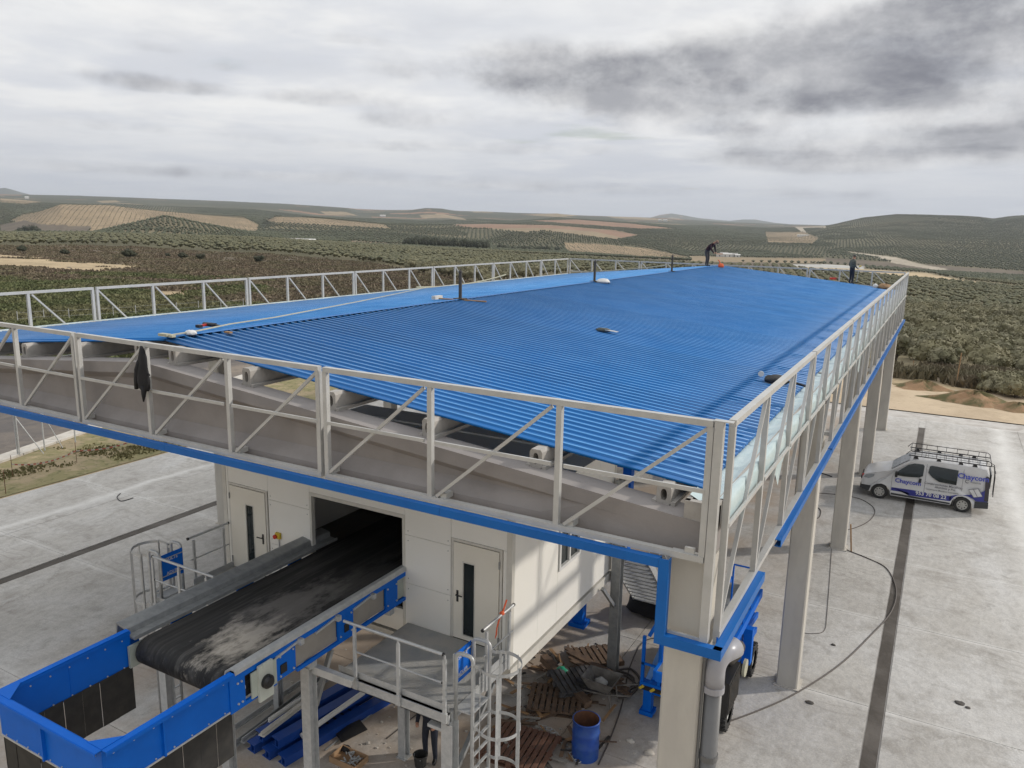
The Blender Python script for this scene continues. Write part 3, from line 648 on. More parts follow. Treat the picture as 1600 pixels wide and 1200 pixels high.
def blob_field(name, X, Y, Z, sx, sz, m, lo=True, seed=0, detail=1):
    """thousands of small crowns as one mesh"""
    bm = bmesh.new(); bmesh.ops.create_icosphere(bm, subdivisions=detail, radius=1)
    V = np.array([v.co[:] for v in bm.verts]); F = np.array([[v.index for v in f_.verts] for f_ in bm.faces]); bm.free()
    if lo:                                        # small faceted lump
        V = np.array([(0, 0, 1.0), (.9, .1, .35), (.25, .9, .5), (-.75, .6, .3), (-.7, -.65, .45), (.3, -.95, .3), (.1, 0, -.7)]); F = np.array([(0,1,2),(0,2,3),(0,3,4),(0,4,5),(0,5,1),(6,2,1),(6,3,2),(6,4,3),(6,5,4),(6,1,5)])
    r_ = np.random.RandomState(seed); n = len(X); a = r_.uniform(0, 6.28, n); s = r_.uniform(.75, 1.25, n)
    ca, sa = np.cos(a), np.sin(a); J = r_.uniform(.78, 1.22, (n, len(V)))
    vx = (V[None, :, 0]*ca[:, None]-V[None, :, 1]*sa[:, None])*sx*s[:, None]*J + X[:, None]
    vy = (V[None, :, 0]*sa[:, None]+V[None, :, 1]*ca[:, None])*sx*s[:, None]*J + Y[:, None]
    vz = V[None, :, 2]*sz*s[:, None]*J + Z[:, None]
    vv = np.stack([vx, vy, vz], -1).reshape(-1, 3); ff = (F[None]+(np.arange(n)*len(V))[:, None, None]).reshape(-1, 3)
    me = bpy.data.meshes.new(name); fast_mesh(me, vv, ff, 3, False); me.materials.append(m)
    return me
# middle distance: clumps of a few lumps per tree
mx, my, mz = rest
X2, Y2 = grid_pts(6.6, .2, -900, 330, 60, 900, .8)
r2 = np.hypot(X2, Y2); c2 = classify(X2, Y2, r2); k = (c2 == 0) & view_ok(X2, Y2) & (r2 < 800) & (r2 > np.where(to_px(X2, Y2, terrain_z(X2, Y2))[0] > 540, 330, 180))
X2, Y2 = X2[k], Y2[k]; Z2 = terrain_z(X2, Y2); u2, v2, _ = to_px(X2, Y2, Z2)
h2 = (u2 > 480) & (u2 < 1400) & (v2 > np.interp(u2, [480, 900, 1126, 1385], [470, 432, 420, 458])); X2, Y2, Z2 = X2[~h2], Y2[~h2], Z2[~h2]
ax = np.concatenate([mx, X2]); ay = np.concatenate([my, Y2]); az_ = np.concatenate([mz, Z2])
ra_ = np.hypot(ax, ay)
CX, CY, CZ = [], [], []
for k in range(4):
    a = nr.uniform(0, 6.28, ax.shape); d = nr.uniform(.5, 1.3, ax.shape)
    CX.append(ax+np.cos(a)*d); CY.append(ay+np.sin(a)*d); CZ.append(az_+nr.uniform(1.3, 2.3, ax.shape))
me = blob_field('olive_grove', np.concatenate(CX), np.concatenate(CY), np.concatenate(CZ), 1.15, .95, M_OLMID, True, 3)
tag(kind(link('olive_grove', me), 'stuff'), 'mass of grey-green olive trees of the plain behind the nearest rows', 'olive grove')
# far hillsides planted in rows, each field with its own direction and spacing
X3 = []; Y3 = []; S3 = []
def far_rows():
    pxs, pys, szs = [], [], []
    for i, (ang, sp) in enumerate([(.15, 9.5), (.9, 10.5), (1.35, 9), (.55, 10)]):
        x, y = grid_pts(sp, ang, -3700, 1900, 300, 4700, .7)
        rr = np.hypot(x, y); ok = (rr > 780) & (rr < np.where(x > -1200, 4600, 3900))
        x, y, rr = x[ok], y[ok], rr[ok]
        cell = np.floor(fbm(x/380, y/380, 60, 2)*14).astype(int) % 4
        ok = cell == i; x, y, rr = x[ok], y[ok], rr[ok]
        ok = view_ok(x, y, -20, 1620); x, y, rr = x[ok], y[ok], rr[ok]
        c = classify(x, y, rr); keep = (c == 0) | ((c == 1)); x, y, c, rr = x[keep], y[keep], c[keep], rr[keep]
        pxs.append(x); pys.append(y); szs.append(np.where(c == 1, .42, 1.0))
    return np.concatenate(pxs), np.concatenate(pys), np.concatenate(szs)
x3, y3, s3 = far_rows()
r3 = np.hypot(x3, y3); z3 = terrain_z(x3, y3); u3, v3, _ = to_px(x3, y3, z3)
# drop trees that lie behind a nearer crest
SL = (H2+3.0-CAMZ)/rad[:, None]; RMX = np.maximum.accumulate(SL, axis=0)
ri = np.clip(np.searchsorted(rad, r3)-2, 0, len(rad)-1); pi3 = np.clip(np.searchsorted(phi, np.arctan2(x3, y3)), 0, len(phi)-1)
vis = (z3+3.5-CAMZ)/r3 > RMX[ri, pi3]-.004
hid3 = (u3 > 560) & (u3 < 1380) & (v3 > np.interp(u3, [560, 900, 1126, 1385], [450, 425, 414, 440]))
k = vis & ~hid3; x3, y3, z3, s3, r3 = x3[k], y3[k], z3[k], s3[k], r3[k]
k = r3 < 9999
n3 = len(x3)
print('far olives', n3, 'mid', len(ax), 'first', min(300, len(X)), first_r)
big = s3 > .8
me = blob_field('olive_hillside', x3[big], y3[big], z3[big]+1.7, 2.45, 1.9, M_OLFAR, True, 5)
tag(kind(link('olive_hillside', me), 'stuff'), 'dark rows of olive trees covering the far rolling hills', 'olive grove')
me = blob_field('young_olive_rows', x3[~big], y3[~big], z3[~big]+.5, .85, .75, M_OLFAR, True, 6)
tag(kind(link('young_olive_rows', me), 'stuff'), 'small young olive trees dotted in rows on the tan hillside fields', 'olive grove')

def blade_field(name, X, Y, Z, spread, h, nb, m, seed):
    """tufts of narrow upright leaves"""
    r_ = np.random.RandomState(seed); n = len(X); N_ = n*nb
    bx = np.repeat(X, nb)+r_.normal(0, spread*.5, N_); by = np.repeat(Y, nb)+r_.normal(0, spread*.5, N_); bz = np.repeat(Z, nb)
    a = r_.uniform(0, 6.28, N_); w = r_.uniform(.10, .22, N_)*spread; hh = h*r_.uniform(.35, 1.2, N_); lx = r_.normal(0, .35, N_)*hh; ly = r_.normal(0, .35, N_)*hh
    p0 = np.stack([bx-np.cos(a)*w, by-np.sin(a)*w, bz-.05], -1); p1 = np.stack([bx+np.cos(a)*w, by+np.sin(a)*w, bz-.05], -1)
    p2 = np.stack([bx+lx*.6+np.cos(a)*w*1.3, by+ly*.6+np.sin(a)*w*1.3, bz+hh*.65], -1); p3 = np.stack([bx+lx, by+ly, bz+hh], -1)
    vv = np.stack([p0, p1, p2, p3], 1).reshape(-1, 3); ff = np.arange(N_*4).reshape(-1, 4)
    me = bpy.data.meshes.new(name); fast_mesh(me, vv, ff, 4, False); me.materials.append(m); return me
# weeds and scrub of the left fields and the right bank
def tufts():
    n = 26000; u_ = nr.uniform(-40, 980, n); rr = nr.uniform(62, 360, n)**1.0
    d = np.array([raydir(a, 420) for a in np.linspace(-40, 980, 512)]); ph = np.interp(u_, np.linspace(-40, 980, 512), np.arctan2(d[:, 0], d[:, 1]))
    rr = 70*np.exp(nr.uniform(0, math.log(430/70), n))
    x = rr*np.sin(ph); y = rr*np.cos(ph); c = classify(x, y, rr)
    ok = (x < -45) | (y > 60); x, y, c, rr = x[ok], y[ok], c[ok], rr[ok]
    return x, y, c, rr
tx, ty, tc_, tr_ = tufts(); tz = terrain_z(tx, ty)
M_WEED = leaf_mat('green_weeds', (.075, .088, .038), (.13, .145, .065), (.16, .145, .08))
M_DRYG = leaf_mat('dry_bank_grass', (.14, .125, .06), (.22, .19, .10), (.15, .15, .06))
M_SCRUB = leaf_mat('brown_scrub', (.11, .085, .06), (.19, .15, .105), (.14, .13, .075))
k = tc_ == 4; me = blade_field('green_weeds', tx[k], ty[k], tz[k], 1.9, .55, 12, M_WEED, 8)
tag(kind(link('green_weeds', me), 'stuff'), 'green weeds covering the rough field left of the canopy', 'weeds')
k = tc_ == 3; me = blade_field('brown_scrub', tx[k], ty[k], tz[k], 1.9, .5, 10, M_SCRUB, 9)
tag(kind(link('brown_scrub', me), 'stuff'), 'dry brown scrub covering the field beyond the green weeds', 'scrub')
def rscrub():
    n = 2600; u_ = nr.uniform(1380, 1660, n); rr = nr.uniform(67, 82, n)
    ph = np.array([phi_of(a, 560) for a in u_]); x = rr*np.sin(ph); y = rr*np.cos(ph)
    k = fbm(x/5, y/5, 12) > .42
    return x[k], y[k]
sx_, sy_ = rscrub(); me = blade_field('bank_scrub', sx_, sy_, terrain_z(sx_, sy_), .7, .75, 16, M_SCRUB, 10)
tag(kind(link('bank_scrub', me), 'stuff'), 'low brown scrub between the sandy bank and the first olive trees', 'scrub')
# low earth mounds with grass on the right
def mound(cx, cy, rx, ry, h, m, seed, name='earth_mound'):
    mb = MB(); n = 22; k = 9; vs = []; fs = []
    for i in range(k):
        t = i/(k-1)
        for j in range(n):
            a = 2*math.pi*j/n; w = 1+.18*math.sin(3*a+seed)+.1*math.sin(7*a+seed*2)
            zz = h*(math.cos(t*math.pi)*.5+.5)*(1+.22*math.sin(5*a+t*6+seed))
            vs.append((cx+math.cos(a)*rx*t*w, cy+math.sin(a)*ry*t*w, zz-.08))
    for i in range(k-1):
        for j in range(n): fs.append((i*n+j, i*n+(j+1) % n, (i+1)*n+(j+1) % n, (i+1)*n+j))
    mb.add(vs, fs); return mb.build(name, m, None, 0, True)
M_MOUND = ground_mat('brown_earth_grass', [((.30, .19, .11), None, 0, 0, 0, None), ((.10, .10, .045), .7, .44, .56, .9, None), ((.38, .28, .17), 1.6, .55, .7, .6, None)], .95, .6, 3)
for (u, v, rx, ry, h, lb) in ((1520, 628, 3.6, 1.5, .75, 'largest brown earth mound with grass beside the sandy track'), (1440, 606, 2.6, 1.3, .6, 'low grassy earth mound just right of the last column'), (1590, 640, 2.2, 1.1, .5, 'small green mound at the right edge of the sandy bank')):
    x, y, _ = gnd(u, v); tag(mound(x, y, rx, ry, h, M_MOUND, u), lb, 'earth mound')
# lone trees
def small_tree(x, y, s, m, name, lb, grp=None, tall=1.0, cat='tree'):
    zz = float(terrain_z(np.array([x]), np.array([y]))[0])
    t = thing(name, lb, cat, (x, y, zz), grp)
    me = crowns[rnd.randrange(4)].copy(); me.materials.clear(); me.materials.append(m)
    a = bpy.data.objects.new('crown', me); C.objects.link(a); a.parent = t; a.location = (0, 0, 1.6*s*tall); a.scale = (s, s, s*tall)
    b = bpy.data.objects.new('trunk', trunks[0]); C.objects.link(b); b.parent = t; b.scale = (s, s, s)
def at_range(u, v_, rr):
    p = phi_of(u, v_); return rr*math.sin(p), rr*math.cos(p)
lone = [(201, 397, 300, 1.15, 'darkest round lone tree in the brown field at left'), (285, 396, 310, .85, 'lone round bush in the brown field, second from the dark tree'), (314, 398, 305, .8, 'lone bush nearest the small sand patch in the left field'), (405, 398, 300, .9, 'lone bush where the brown field meets the olive plain'), (35, 392, 330, .8, 'lone bush behind the sand patch at the far left'), (101, 397, 310, .75, 'low dark bush at the right tip of the sand patch'), (262, 398, 320, .5, 'smallest lone bush in the brown field at left')]
for (u, v, rr, s, lb) in lone:
    x, y = at_range(u, v, rr); small_tree(x, y, s, M_POPL, 'field_bush', lb, 'lone bushes of the left field', cat='bush')
for (u, rr, s, lb) in ((48, 1500, 5.0, 'tallest dark tree below the tan hill at far left'), (38, 1500, 4, 'dark tree left of the tallest one below the tan hill'), (57, 1480, 3.6, 'dark tree right of the tallest one below the tan hill'), (30, 1480, 3.2, 'leftmost dark tree of the clump below the tan hill')):
    x, y = at_range(u, 355, rr); small_tree(x, y, s, M_POPL, 'dark_tree', lb)
for i in range(34):
    u = lerp(634, 758, i/33)+rnd.uniform(-2, 2); x, y = at_range(u, 388, 1010+rnd.uniform(-18, 18)); small_tree(x, y, rnd.uniform(2.2, 3.2), M_POPL, 'poplar_tree', 'dark bare poplar in the dense clump beside the olive plain', 'poplars of the dark clump', 1.5)
for i in range(14):
    u = lerp(782, 870, i/13)+rnd.uniform(-2, 2); x, y = at_range(u, 392, 1200+rnd.uniform(-18, 18)); small_tree(x, y, rnd.uniform(1.4, 2.6), M_POPL, 'dark_tree', 'dark tree in the loose line left of the tan field', 'dark trees left of the tan field', 1.1)
for i in range(10):
    u = 1535+i*9+rnd.uniform(-3, 3); x, y = at_range(u, 600, 66+rnd.uniform(-1.5, 3)); small_tree(x, y, rnd.uniform(.32, .55), M_OLIVE, 'olive_sapling', 'low olive sapling in the scrub at the right edge', 'olive saplings in the scrub', 1.0, 'shrub')

# ------------------------------------------------------------------ far buildings
M_FARW = mat('far_white_wall', (.62, .61, .58), .8); M_FARR = mat('far_roof', (.35, .33, .31), .8); M_FARD = mat('far_dark_opening', (.08, .075, .07), .7); M_TILE = mat('far_tile_roof', (.34, .22, .16), .85)
def farm(u, v, rr, parts, name, lb, cat='building'):
    x, y = at_range(u, v, rr); z0 = float(terrain_z(np.array([x]), np.array([y]))[0]); t = thing(name, lb, cat, (x, y, z0))
    p = phi_of(u, v); e = Vector((math.cos(p), -math.sin(p), 0)); f_ = Vector((math.sin(p), math.cos(p), 0)); o_ = Vector((x, y, z0))
    for (a, d, w, dp, h, rh, rm) in parts:
        def P(q, s_, zz): return o_+e*(a+q)+f_*(d+s_)+Vector((0, 0, zz))
        w2, d2 = w/2, dp/2
        mb = MB(); mb.add([P(-w2,-d2,-3), P(w2,-d2,-3), P(w2,d2,-3), P(-w2,d2,-3), P(-w2,-d2,h), P(w2,-d2,h), P(w2,d2,h), P(-w2,d2,h)], [(0,1,2,3),(4,5,6,7),(0,1,5,4),(1,2,6,5),(2,3,7,6),(3,0,4,7)]); mb.build('wall', M_FARW, t)
        mb = MB(); mb.add([P(-w2-.4,-d2-.4,h+.02), P(w2+.4,-d2-.4,h+.02), P(w2+.4,d2+.4,h+.02), P(-w2-.4,d2+.4,h+.02), P(-w2-.4,0,h+rh), P(w2+.4,0,h+rh)], [(0,1,5,4),(3,2,5,4),(0,3,4),(1,2,5),(0,1,2,3)]); mb.build('roof', rm, t)
        mb = MB(); k = max(1, int(w/7))
        for i in range(k):
            q = -w2+(i+.5)*w/k; mb.add([P(q-.9,-d2-.05,.6), P(q+.9,-d2-.05,.6), P(q+.9,-d2-.05,h*.7), P(q-.9,-d2-.05,h*.7), P(q-.9,-d2+.2,.6), P(q+.9,-d2+.2,.6), P(q+.9,-d2+.2,h*.7), P(q-.9,-d2+.2,h*.7)], [(0,1,2,3),(4,5,6,7),(0,1,5,4),(1,2,6,5),(2,3,7,6),(3,0,4,7)])
        mb.build('window', M_FARD, t)
    return t
farm(467, 380, 760, [(-5, 0, 14, 9, 2.6, 1.2, M_FARR), (8, 3, 14, 9, 2.4, 1.0, M_FARW)], 'farm_warehouse', 'long white farm warehouse at the edge of the olive plain')
farm(1136, 384, 1500, [(-12, 0, 12, 9, 4, 2, M_TILE), (2, -6, 16, 9, 5, 2, M_FARW), (14, 4, 12, 9, 5, 2, M_FARR), (20, -4, 9, 8, 4, 1.6, M_FARW), (-4, 12, 14, 8, 6, 2, M_FARR)], 'farmstead', 'cluster of white farm buildings on the hillside behind the bending worker')
farm(1036, 346, 5200, [(-20, 0, 22, 14, 8, 3, M_FARW), (14, 0, 26, 14, 9, 3, M_FARW)], 'hill_farm', 'white farm under the blue far mountain')
farm(598, 333, 4300, [(0, 0, 30, 16, 9, 3, M_FARW)], 'hill_farm', 'single white farm on the middle ridge left of the striped hilltop')
farm(42, 309, 4700, [(0, 0, 18, 12, 9, 3, M_FARW)], 'hill_farm', 'small white house on the skyline above the tan hill')
farm(138, 318, 2500, [(0, 0, 9, 7, 4, 2, M_FARW)], 'hill_farm', 'tiny white hut on the crest of the tan hill')
farm(1256, 357, 3000, [(0, 0, 40, 12, 4, 1.5, M_FARW)], 'hill_farm', 'long white farm at the top of the track between the olive hills')

# ------------------------------------------------------------------ yard
mb = MB(); mb.box(-32.4, 3.5, -.25, 8.4, 55.2, -.03)
kind(mb.build('concrete_pad', M_JOINT), 'structure'); pad = bpy.data.objects['concrete_pad']
xe = [-32.3, -28.4, -24.93]; xe2 = [-24.53, -18.4, -12.4, -6.4, -.47]; xe3 = [-.11, 4.6, 9.3]
ye = [18.95+4.84*k for k in range(-3, 8)]; ye[0] = 4.0
def slab(x0, x1, y0, y1):
    g = .010
    mb = MB(); mb.box(x0+g, y0+g, -.2, x1-g, y1-g, rnd.uniform(-.001, .001)); mb.build('concrete_slab', M_SLAB, pad)
for row in (xe, xe2, xe3):
    for a, b in zip(row, row[1:]):
        for c_, d_ in zip(ye, ye[1:]):
            # the far left corner of the yard is cut off obliquely
            slab(a, b, c_, d_)
for (x, y0, y1, w) in ((-.29, 4, 50.6, .155), (-24.73, 4, 52, .17)):
    mb = MB(); mb.box(x-w, y0, -.15, x+w, y1, -.012)
    kind(mb.build('drain_channel', M_CHAN), 'structure')
# thin dark crack across the slab joint near the far end
mb = MB(); mb.box(-.11, 50.6, -.1, -.47, 52.5, .0); mb.build('concrete_slab', M_SLAB, pad)
# sandy belt around the yard and grass bank, kerb and road on the left
def sheet(name, pts, z, m, kindv='structure'):
    mb = MB(); mb.add([(p[0], p[1], z) for p in pts], [tuple(range(len(pts)))]); return kind(mb.build(name, m, None, 0, False, None, True), kindv)
sheet('grass_bank', [(-32.6, 2), (-32.6, 40), (-34.5, 62), (-44, 62), (-39.2, 24.2), (-36.7, 16), (-36, 2)], -.035, M_GRASSB)
sheet('sandy_track', [(-32, 54.8), (-2, 54.8), (5, 56.6), (24, 60), (30, 50), (9.5, 50), (9.5, 54.9), (10, 64.5), (-4, 64.0), (-32, 62)][0:0] or [(-32, 54.9), (9.4, 54.9), (9.4, 4), (26, 4), (26, 66), (-32, 64)], -.03, M_SAND)
kl = [(-35.6, 2), (-36.75, 17.5), (-39.0, 24.2), (-41.2, 31), (-46, 48), (-49, 60)]
sheet('road', [(p[0]-1.2, p[1]) for p in kl]+[(-75, 60), (-75, 2)], -.04, M_ASPH)
kroot = thing('kerb', 'pale concrete kerb between the asphalt road and the grass bank', 'kerb', (-38, 20, 0))
for a, b in zip(kl, kl[1:]):
    L_ = math.hypot(b[0]-a[0], b[1]-a[1]); n = max(1, int(L_/2))
    for i in range(n):
        p = (lerp(a[0], b[0], i/n)-.6, lerp(a[1], b[1], i/n), .0); q = (lerp(a[0], b[0], (i+.985)/n)-.6, lerp(a[1], b[1], (i+.985)/n), .0)
        m_ = MB(); m_.beam(p, q, .85, .14); m_.build('kerb_stone', M_KERB, kroot)
# tufts on the bank
n = 2600; bx = nr.uniform(-37.5, -33, n); by = nr.uniform(8, 52, n); ok = (fbm(bx/1.6, by/1.6, 5) > .56) & (bx > -36.2-(by-16)*.28); bx, by = bx[ok], by[ok]
me = blade_field('bank_grass', bx, by, bx*0-.02, .35, .08, 6, M_DRYG, 12); tag(kind(link('bank_grass', me), 'stuff'), 'short green tufts on the bank between yard and kerb', 'grass')
# perimeter fence posts with braces by the road
fr = thing('fence', 'grey steel fence posts with slanting braces beside the kerb and asphalt road', 'fence', (-38, 20, 0))
for (u, v, du, dv) in ((28, 712, 68, 709), (70, 704, 98, 700), (118, 691, None, None)):
    x, y, _ = gnd(u, v); mb = MB(); mb.tube((x, y, 0), (x, y, 2.6), .035, 8); mb.build('post', M_GALV, fr)
    if du:
        x2, y2, _ = gnd(du, dv); mb = MB(); mb.tube((x, y, 2.0), (x2, y2, 0), .022, 6); mb.build('brace', M_GALV, fr)
x, y, _ = gnd(31, 712); mb = MB(); mb.tube((x, y, 0), (x, y, 2.6), .03, 8); mb.build('post', M_GALV, fr)
# barrier tape along the bank
pts = [gnd(u, v) for (u, v) in ((20, 744), (120, 722), (240, 692), (330, 672))]
tp = thing('barrier_tape', 'red and white barrier tape strung along the grass bank', 'barrier tape', pts[0])
for i in range(len(pts)-1):
    a = Vector(pts[i]); b = Vector(pts[i+1]); n = 22
    for k in range(n):
        t0, t1 = k/n, (k+1)/n; sag = lambda t: .55-.35*4*t*(1-t)*.7
        mb = MB(); mb.beam(a.lerp(b, t0)+Vector((0, 0, sag(t0))), a.lerp(b, t1)+Vector((0, 0, sag(t1))), .006, .06)
        mb.build('tape_stripe', mat('faded_red_tape', (.42, .12, .09), .6) if k % 2 else mat('dusty_white_tape', (.50, .46, .41), .6), tp)
for i, p in enumerate(pts):
    mb = MB(); mb.tube((p[0], p[1], -.05), (p[0], p[1], .95), .012, 6)
    tag(mb.build('steel_stake', M_RUST), ['thin rusty stake at the near end of the barrier tape', 'thin rusty stake second along the barrier tape', 'thin rusty stake under the canopy edge holding barrier tape', 'thin rusty stake at the far end of the barrier tape'][i], 'stake')
mb = MB(); x, y, _ = gnd(9, 770); mb.tube((x, y, -.05), (x, y, 1.0), .014, 6); tag(mb.build('steel_stake', M_RUST), 'short dark stake in the grass at the left edge of the picture', 'stake')
# wire fence of thin stakes in the field
wf = thing('field_fence', 'line of thin wire-fence stakes in the green weeds behind the left railing', 'fence', (-90, 60, 0))
pv = None
for (u, v) in ((28, 503), (69, 498), (108, 495), (177, 489), (212, 486), (242, 482), (276, 480), (310, 476), (345, 474), (380, 470)):
    x, y, _ = gnd(u, v); zz = float(terrain_z(np.array([x]), np.array([y]))[0]); mb = MB(); mb.tube((x, y, zz-.3), (x, y, zz+1.5), .04, 6); mb.build('post', M_FRAME, wf)
    if pv: mb = MB(); [mb.tube((pv[0], pv[1], pv[2]+h), (x, y, zz+h), .008, 3) for h in (.7, 1.3)]; mb.build('wire', M_GALVD, wf)
    pv = (x, y, zz)
# pole in the right scrub
x, y, _ = gnd(1494, 602); mb = MB(); mb.path([(x, y, -.1), (x+.03, y, 1.2), (x+.06, y, 2.5)], .035, 6); tag(mb.build('wooden_stake', M_WOODL), 'thin pale stake standing in the scrub before the olive trees', 'stake')
x, y, _ = gnd(1427, 570); zz = float(terrain_z(np.array([x]), np.array([y]))[0]); mb = MB(); mb.tube((x, y, zz-.1), (x, y, zz+.9), .03, 6); tag(mb.build('wooden_stake', M_WOODL), 'short pale stake in the olive grove right of the last column', 'stake')
a = gnd(1563, 634); b = gnd(1604, 642); mb = MB(); mb.path([a, ((a[0]+b[0])/2, (a[1]+b[1])/2, .25), b], .08, 6); tag(mb.build('pale_pipe', M_KERB), 'pale pipe lying on the sand at the right edge', 'pipe')

# ------------------------------------------------------------------ canopy
XL, XR, XM = -22.95, -2.1, -12.5        # outer faces of the columns, ridge
YS = [8.78+9.95*k for k in range(5)]
canopy = thing('canopy_building', 'large open industrial canopy with ribbed blue roof on grey concrete columns', 'canopy', (XM, 28.7, 0))
def col_(x0, x1, y, top, base=True):
    mb = MB(); c = .03
    poly = [(x0+c, y), (x1-c, y), (x1, y+c), (x1, y+.5-c), (x1-c, y+.5), (x0+c, y+.5), (x0, y+.5-c), (x0, y+c)]
    mb.prism(poly, 'z', -.1, top); return mb.build('column', M_CONC, canopy)
for y in YS:
    col_(XR-.5, XR, y, 7.28); col_(XL, XL+.5, y, 7.28)
for x0 in (XR-.56, XL-.06):              # grout collar at each foot
    for y in YS:
        mb = MB(); mb.box(x0, y-.05, -.05, x0+.62, y+.56, .03); mb.build('column_foot', M_KERB, canopy)

def beam_top(x):                          # sloping top of the delta beam
    return 7.74+(8.66-7.74)*(1-min(abs(x-XM)/(XM-XL), 1.0))
def delta_beam(y, front=True):
    mb = MB(); xs = [XL, XL+2.3, XL+3.4, XM-1.2, XM, XM+1.2, XR-3.4, XR-2.3, XR]
    xs = sorted(set(xs+list(np.linspace(XL, XR, 25))))
    yc = y+.25; rows = []
    for x in xs:
        t = beam_top(x); b = 7.32
        e = min(abs(x-XL), abs(x-XR)); s = max(0, min(1, (e-1.6)/1.6)); wy = .24*(1-s)+.09*s; fl = .24
        # section (front to back) from the bottom up: bottom flange, web, top flange
        tf = .20; sec = [(-fl, b), (-fl, b+.14), (-wy, b+.34 if s > .01 else b+.141), (-wy, t-tf-.12*s-.001), (-fl, t-tf), (-fl, t), (fl, t), (fl, t-tf), (wy, t-tf-.12*s-.001), (wy, b+.34 if s > .01 else b+.141), (fl, b+.14), (fl, b)]
        # clamp so the shallow ends stay in order
        zz = [p[1] for p in sec]; zmax = t-tf-.001
        sec = [(p[0], min(p[1], zmax) if i in (1, 2, 9, 10) else max(p[1], b+.16) if i in (3, 8) else p[1]) for i, p in enumerate(sec)]
        rows.append([(x, yc+p[0], p[1]) for p in sec])
    n = 12; vs = [p for r_ in rows for p in r_]; fs = []
    for i in range(len(rows)-1):
        for j in range(n): fs.append((i*n+j, i*n+(j+1) % n, (i+1)*n+(j+1) % n, (i+1)*n+j))
    fs.append(tuple(range(n))); fs.append(tuple((len(rows)-1)*n+j for j in range(n)))
    mb.add(vs, fs); return mb.build('beam', M_BEAM, canopy)
for y in YS: delta_beam(y)
# purlins: hollow precast, oval hole in the visible ends
PX_ = [-2.80, -4.62, -6.42, -8.28, -10.15, -12.02, -12.98, -14.85, -16.72, -18.58, -20.38, -22.2]
def roof_z(x, off=0): return 9.02-.0965*abs(x-XM)+off
def oval(cx, cz, rx, rz, n=20):
    return [(cx+rx*math.cos(2*math.pi*i/n), cz+rz*math.copysign(abs(math.sin(2*math.pi*i/n))**.8, math.sin(2*math.pi*i/n))) for i in range(n)]
def squircle(cx, cz, w, h, n=20):
    out = []
    for i in range(n):
        a = 2*math.pi*i/n; c, s = math.cos(a), math.sin(a); k = 1/max(abs(c), abs(s)); out.append((cx+w/2*max(-1, min(1, c*k)), cz+h/2*max(-1, min(1, s*k))))
    return out
for px in PX_:
    zt = roof_z(px)-.034; zb = beam_top(px)-.012; h = zt-zb; zc = (zt+zb)/2
    for k, y in enumerate(YS):
        y0 = y+.27 if k == 0 else y+.26; y1 = (YS[k+1]+.24) if k+1 < len(YS) else None
        if y1 is None: continue
        mb = MB(); mb.ringprism(squircle(px, zc, .19, h), oval(px, zc+.005, .042, h*.30), 'y', y0, y0+1.2)
        mb.box(px-.095, y0+1.2, zb, px+.095, y1, zt)
        mb.box(px-.15, y0-.003, zb-.002, px-.0951, y1, zb+.05); mb.box(px+.0951, y0-.003, zb-.002, px+.15, y1, zb+.05)
        mb.build('purlin', M_PURL, canopy)
        if k == 0:
            mb = MB(); mb.box(px-.12, y+.22, zb-.05, px+.16, y+.5, zb-.004); mb.build('bearing_pad', M_DARK, canopy)
# ribbed roof sheets, 1 m wide, shared mesh
def roof_sheet_mesh(side):
    mb = MB(); prof = []; light = []
    pitch = .2105; h = .032
    for i in range(5):
        o_ = i*pitch
        prof += [(o_, 0), (o_+.012, 0), (o_+.128, 0), (o_+.140, .003), (o_+.150, h*.8), (o_+.159, h), (o_+.182, h), (o_+.191, h*.8), (o_+.201, .003)]
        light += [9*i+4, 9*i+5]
    prof += [(5*pitch, 0)]
    x0, x1 = (XM+.03, -2.36) if side > 0 else (XM-.03, -22.72)
    vs = []; n = len(prof)
    for (x) in (x0, x1):
        zz = roof_z(x)
        for (y, z) in prof: vs.append((x, y, zz+z))
        for (y, z) in prof: vs.append((x, y, zz+z-.03))
    fs = []; ms = []
    for j in range(n-1):
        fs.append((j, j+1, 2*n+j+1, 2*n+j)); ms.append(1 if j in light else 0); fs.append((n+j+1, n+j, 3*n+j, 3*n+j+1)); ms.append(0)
        fs.append((j+1, j, n+j, n+j+1)); fs.append((2*n+j, 2*n+j+1, 3*n+j+1, 3*n+j)); ms += [0, 0]
    fs += [(0, 2*n, 3*n, n), (n-1, 2*n-1, 4*n-1, 3*n-1)]; ms += [0, 0]
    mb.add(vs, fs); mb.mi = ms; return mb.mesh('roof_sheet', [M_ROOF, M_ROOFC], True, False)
Y0R = 9.28; NR = 38; SW = 5*.2105
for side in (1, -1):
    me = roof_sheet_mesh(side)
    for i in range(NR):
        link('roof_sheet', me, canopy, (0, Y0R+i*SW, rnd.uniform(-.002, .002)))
mb = MB()   # folded ridge cap
mb.add([(XM-.09, Y0R, roof_z(XM-.09)+.04), (XM, Y0R, 9.066), (XM+.09, Y0R, roof_z(XM-.09)+.04), (XM-.09, Y0R+NR*SW, roof_z(XM-.09)+.04), (XM, Y0R+NR*SW, 9.066), (XM+.09, Y0R+NR*SW, roof_z(XM-.09)+.04)], [(0,1,4,3),(1,2,5,4)])
mb.build('ridge_cap', M_ROOF, canopy)
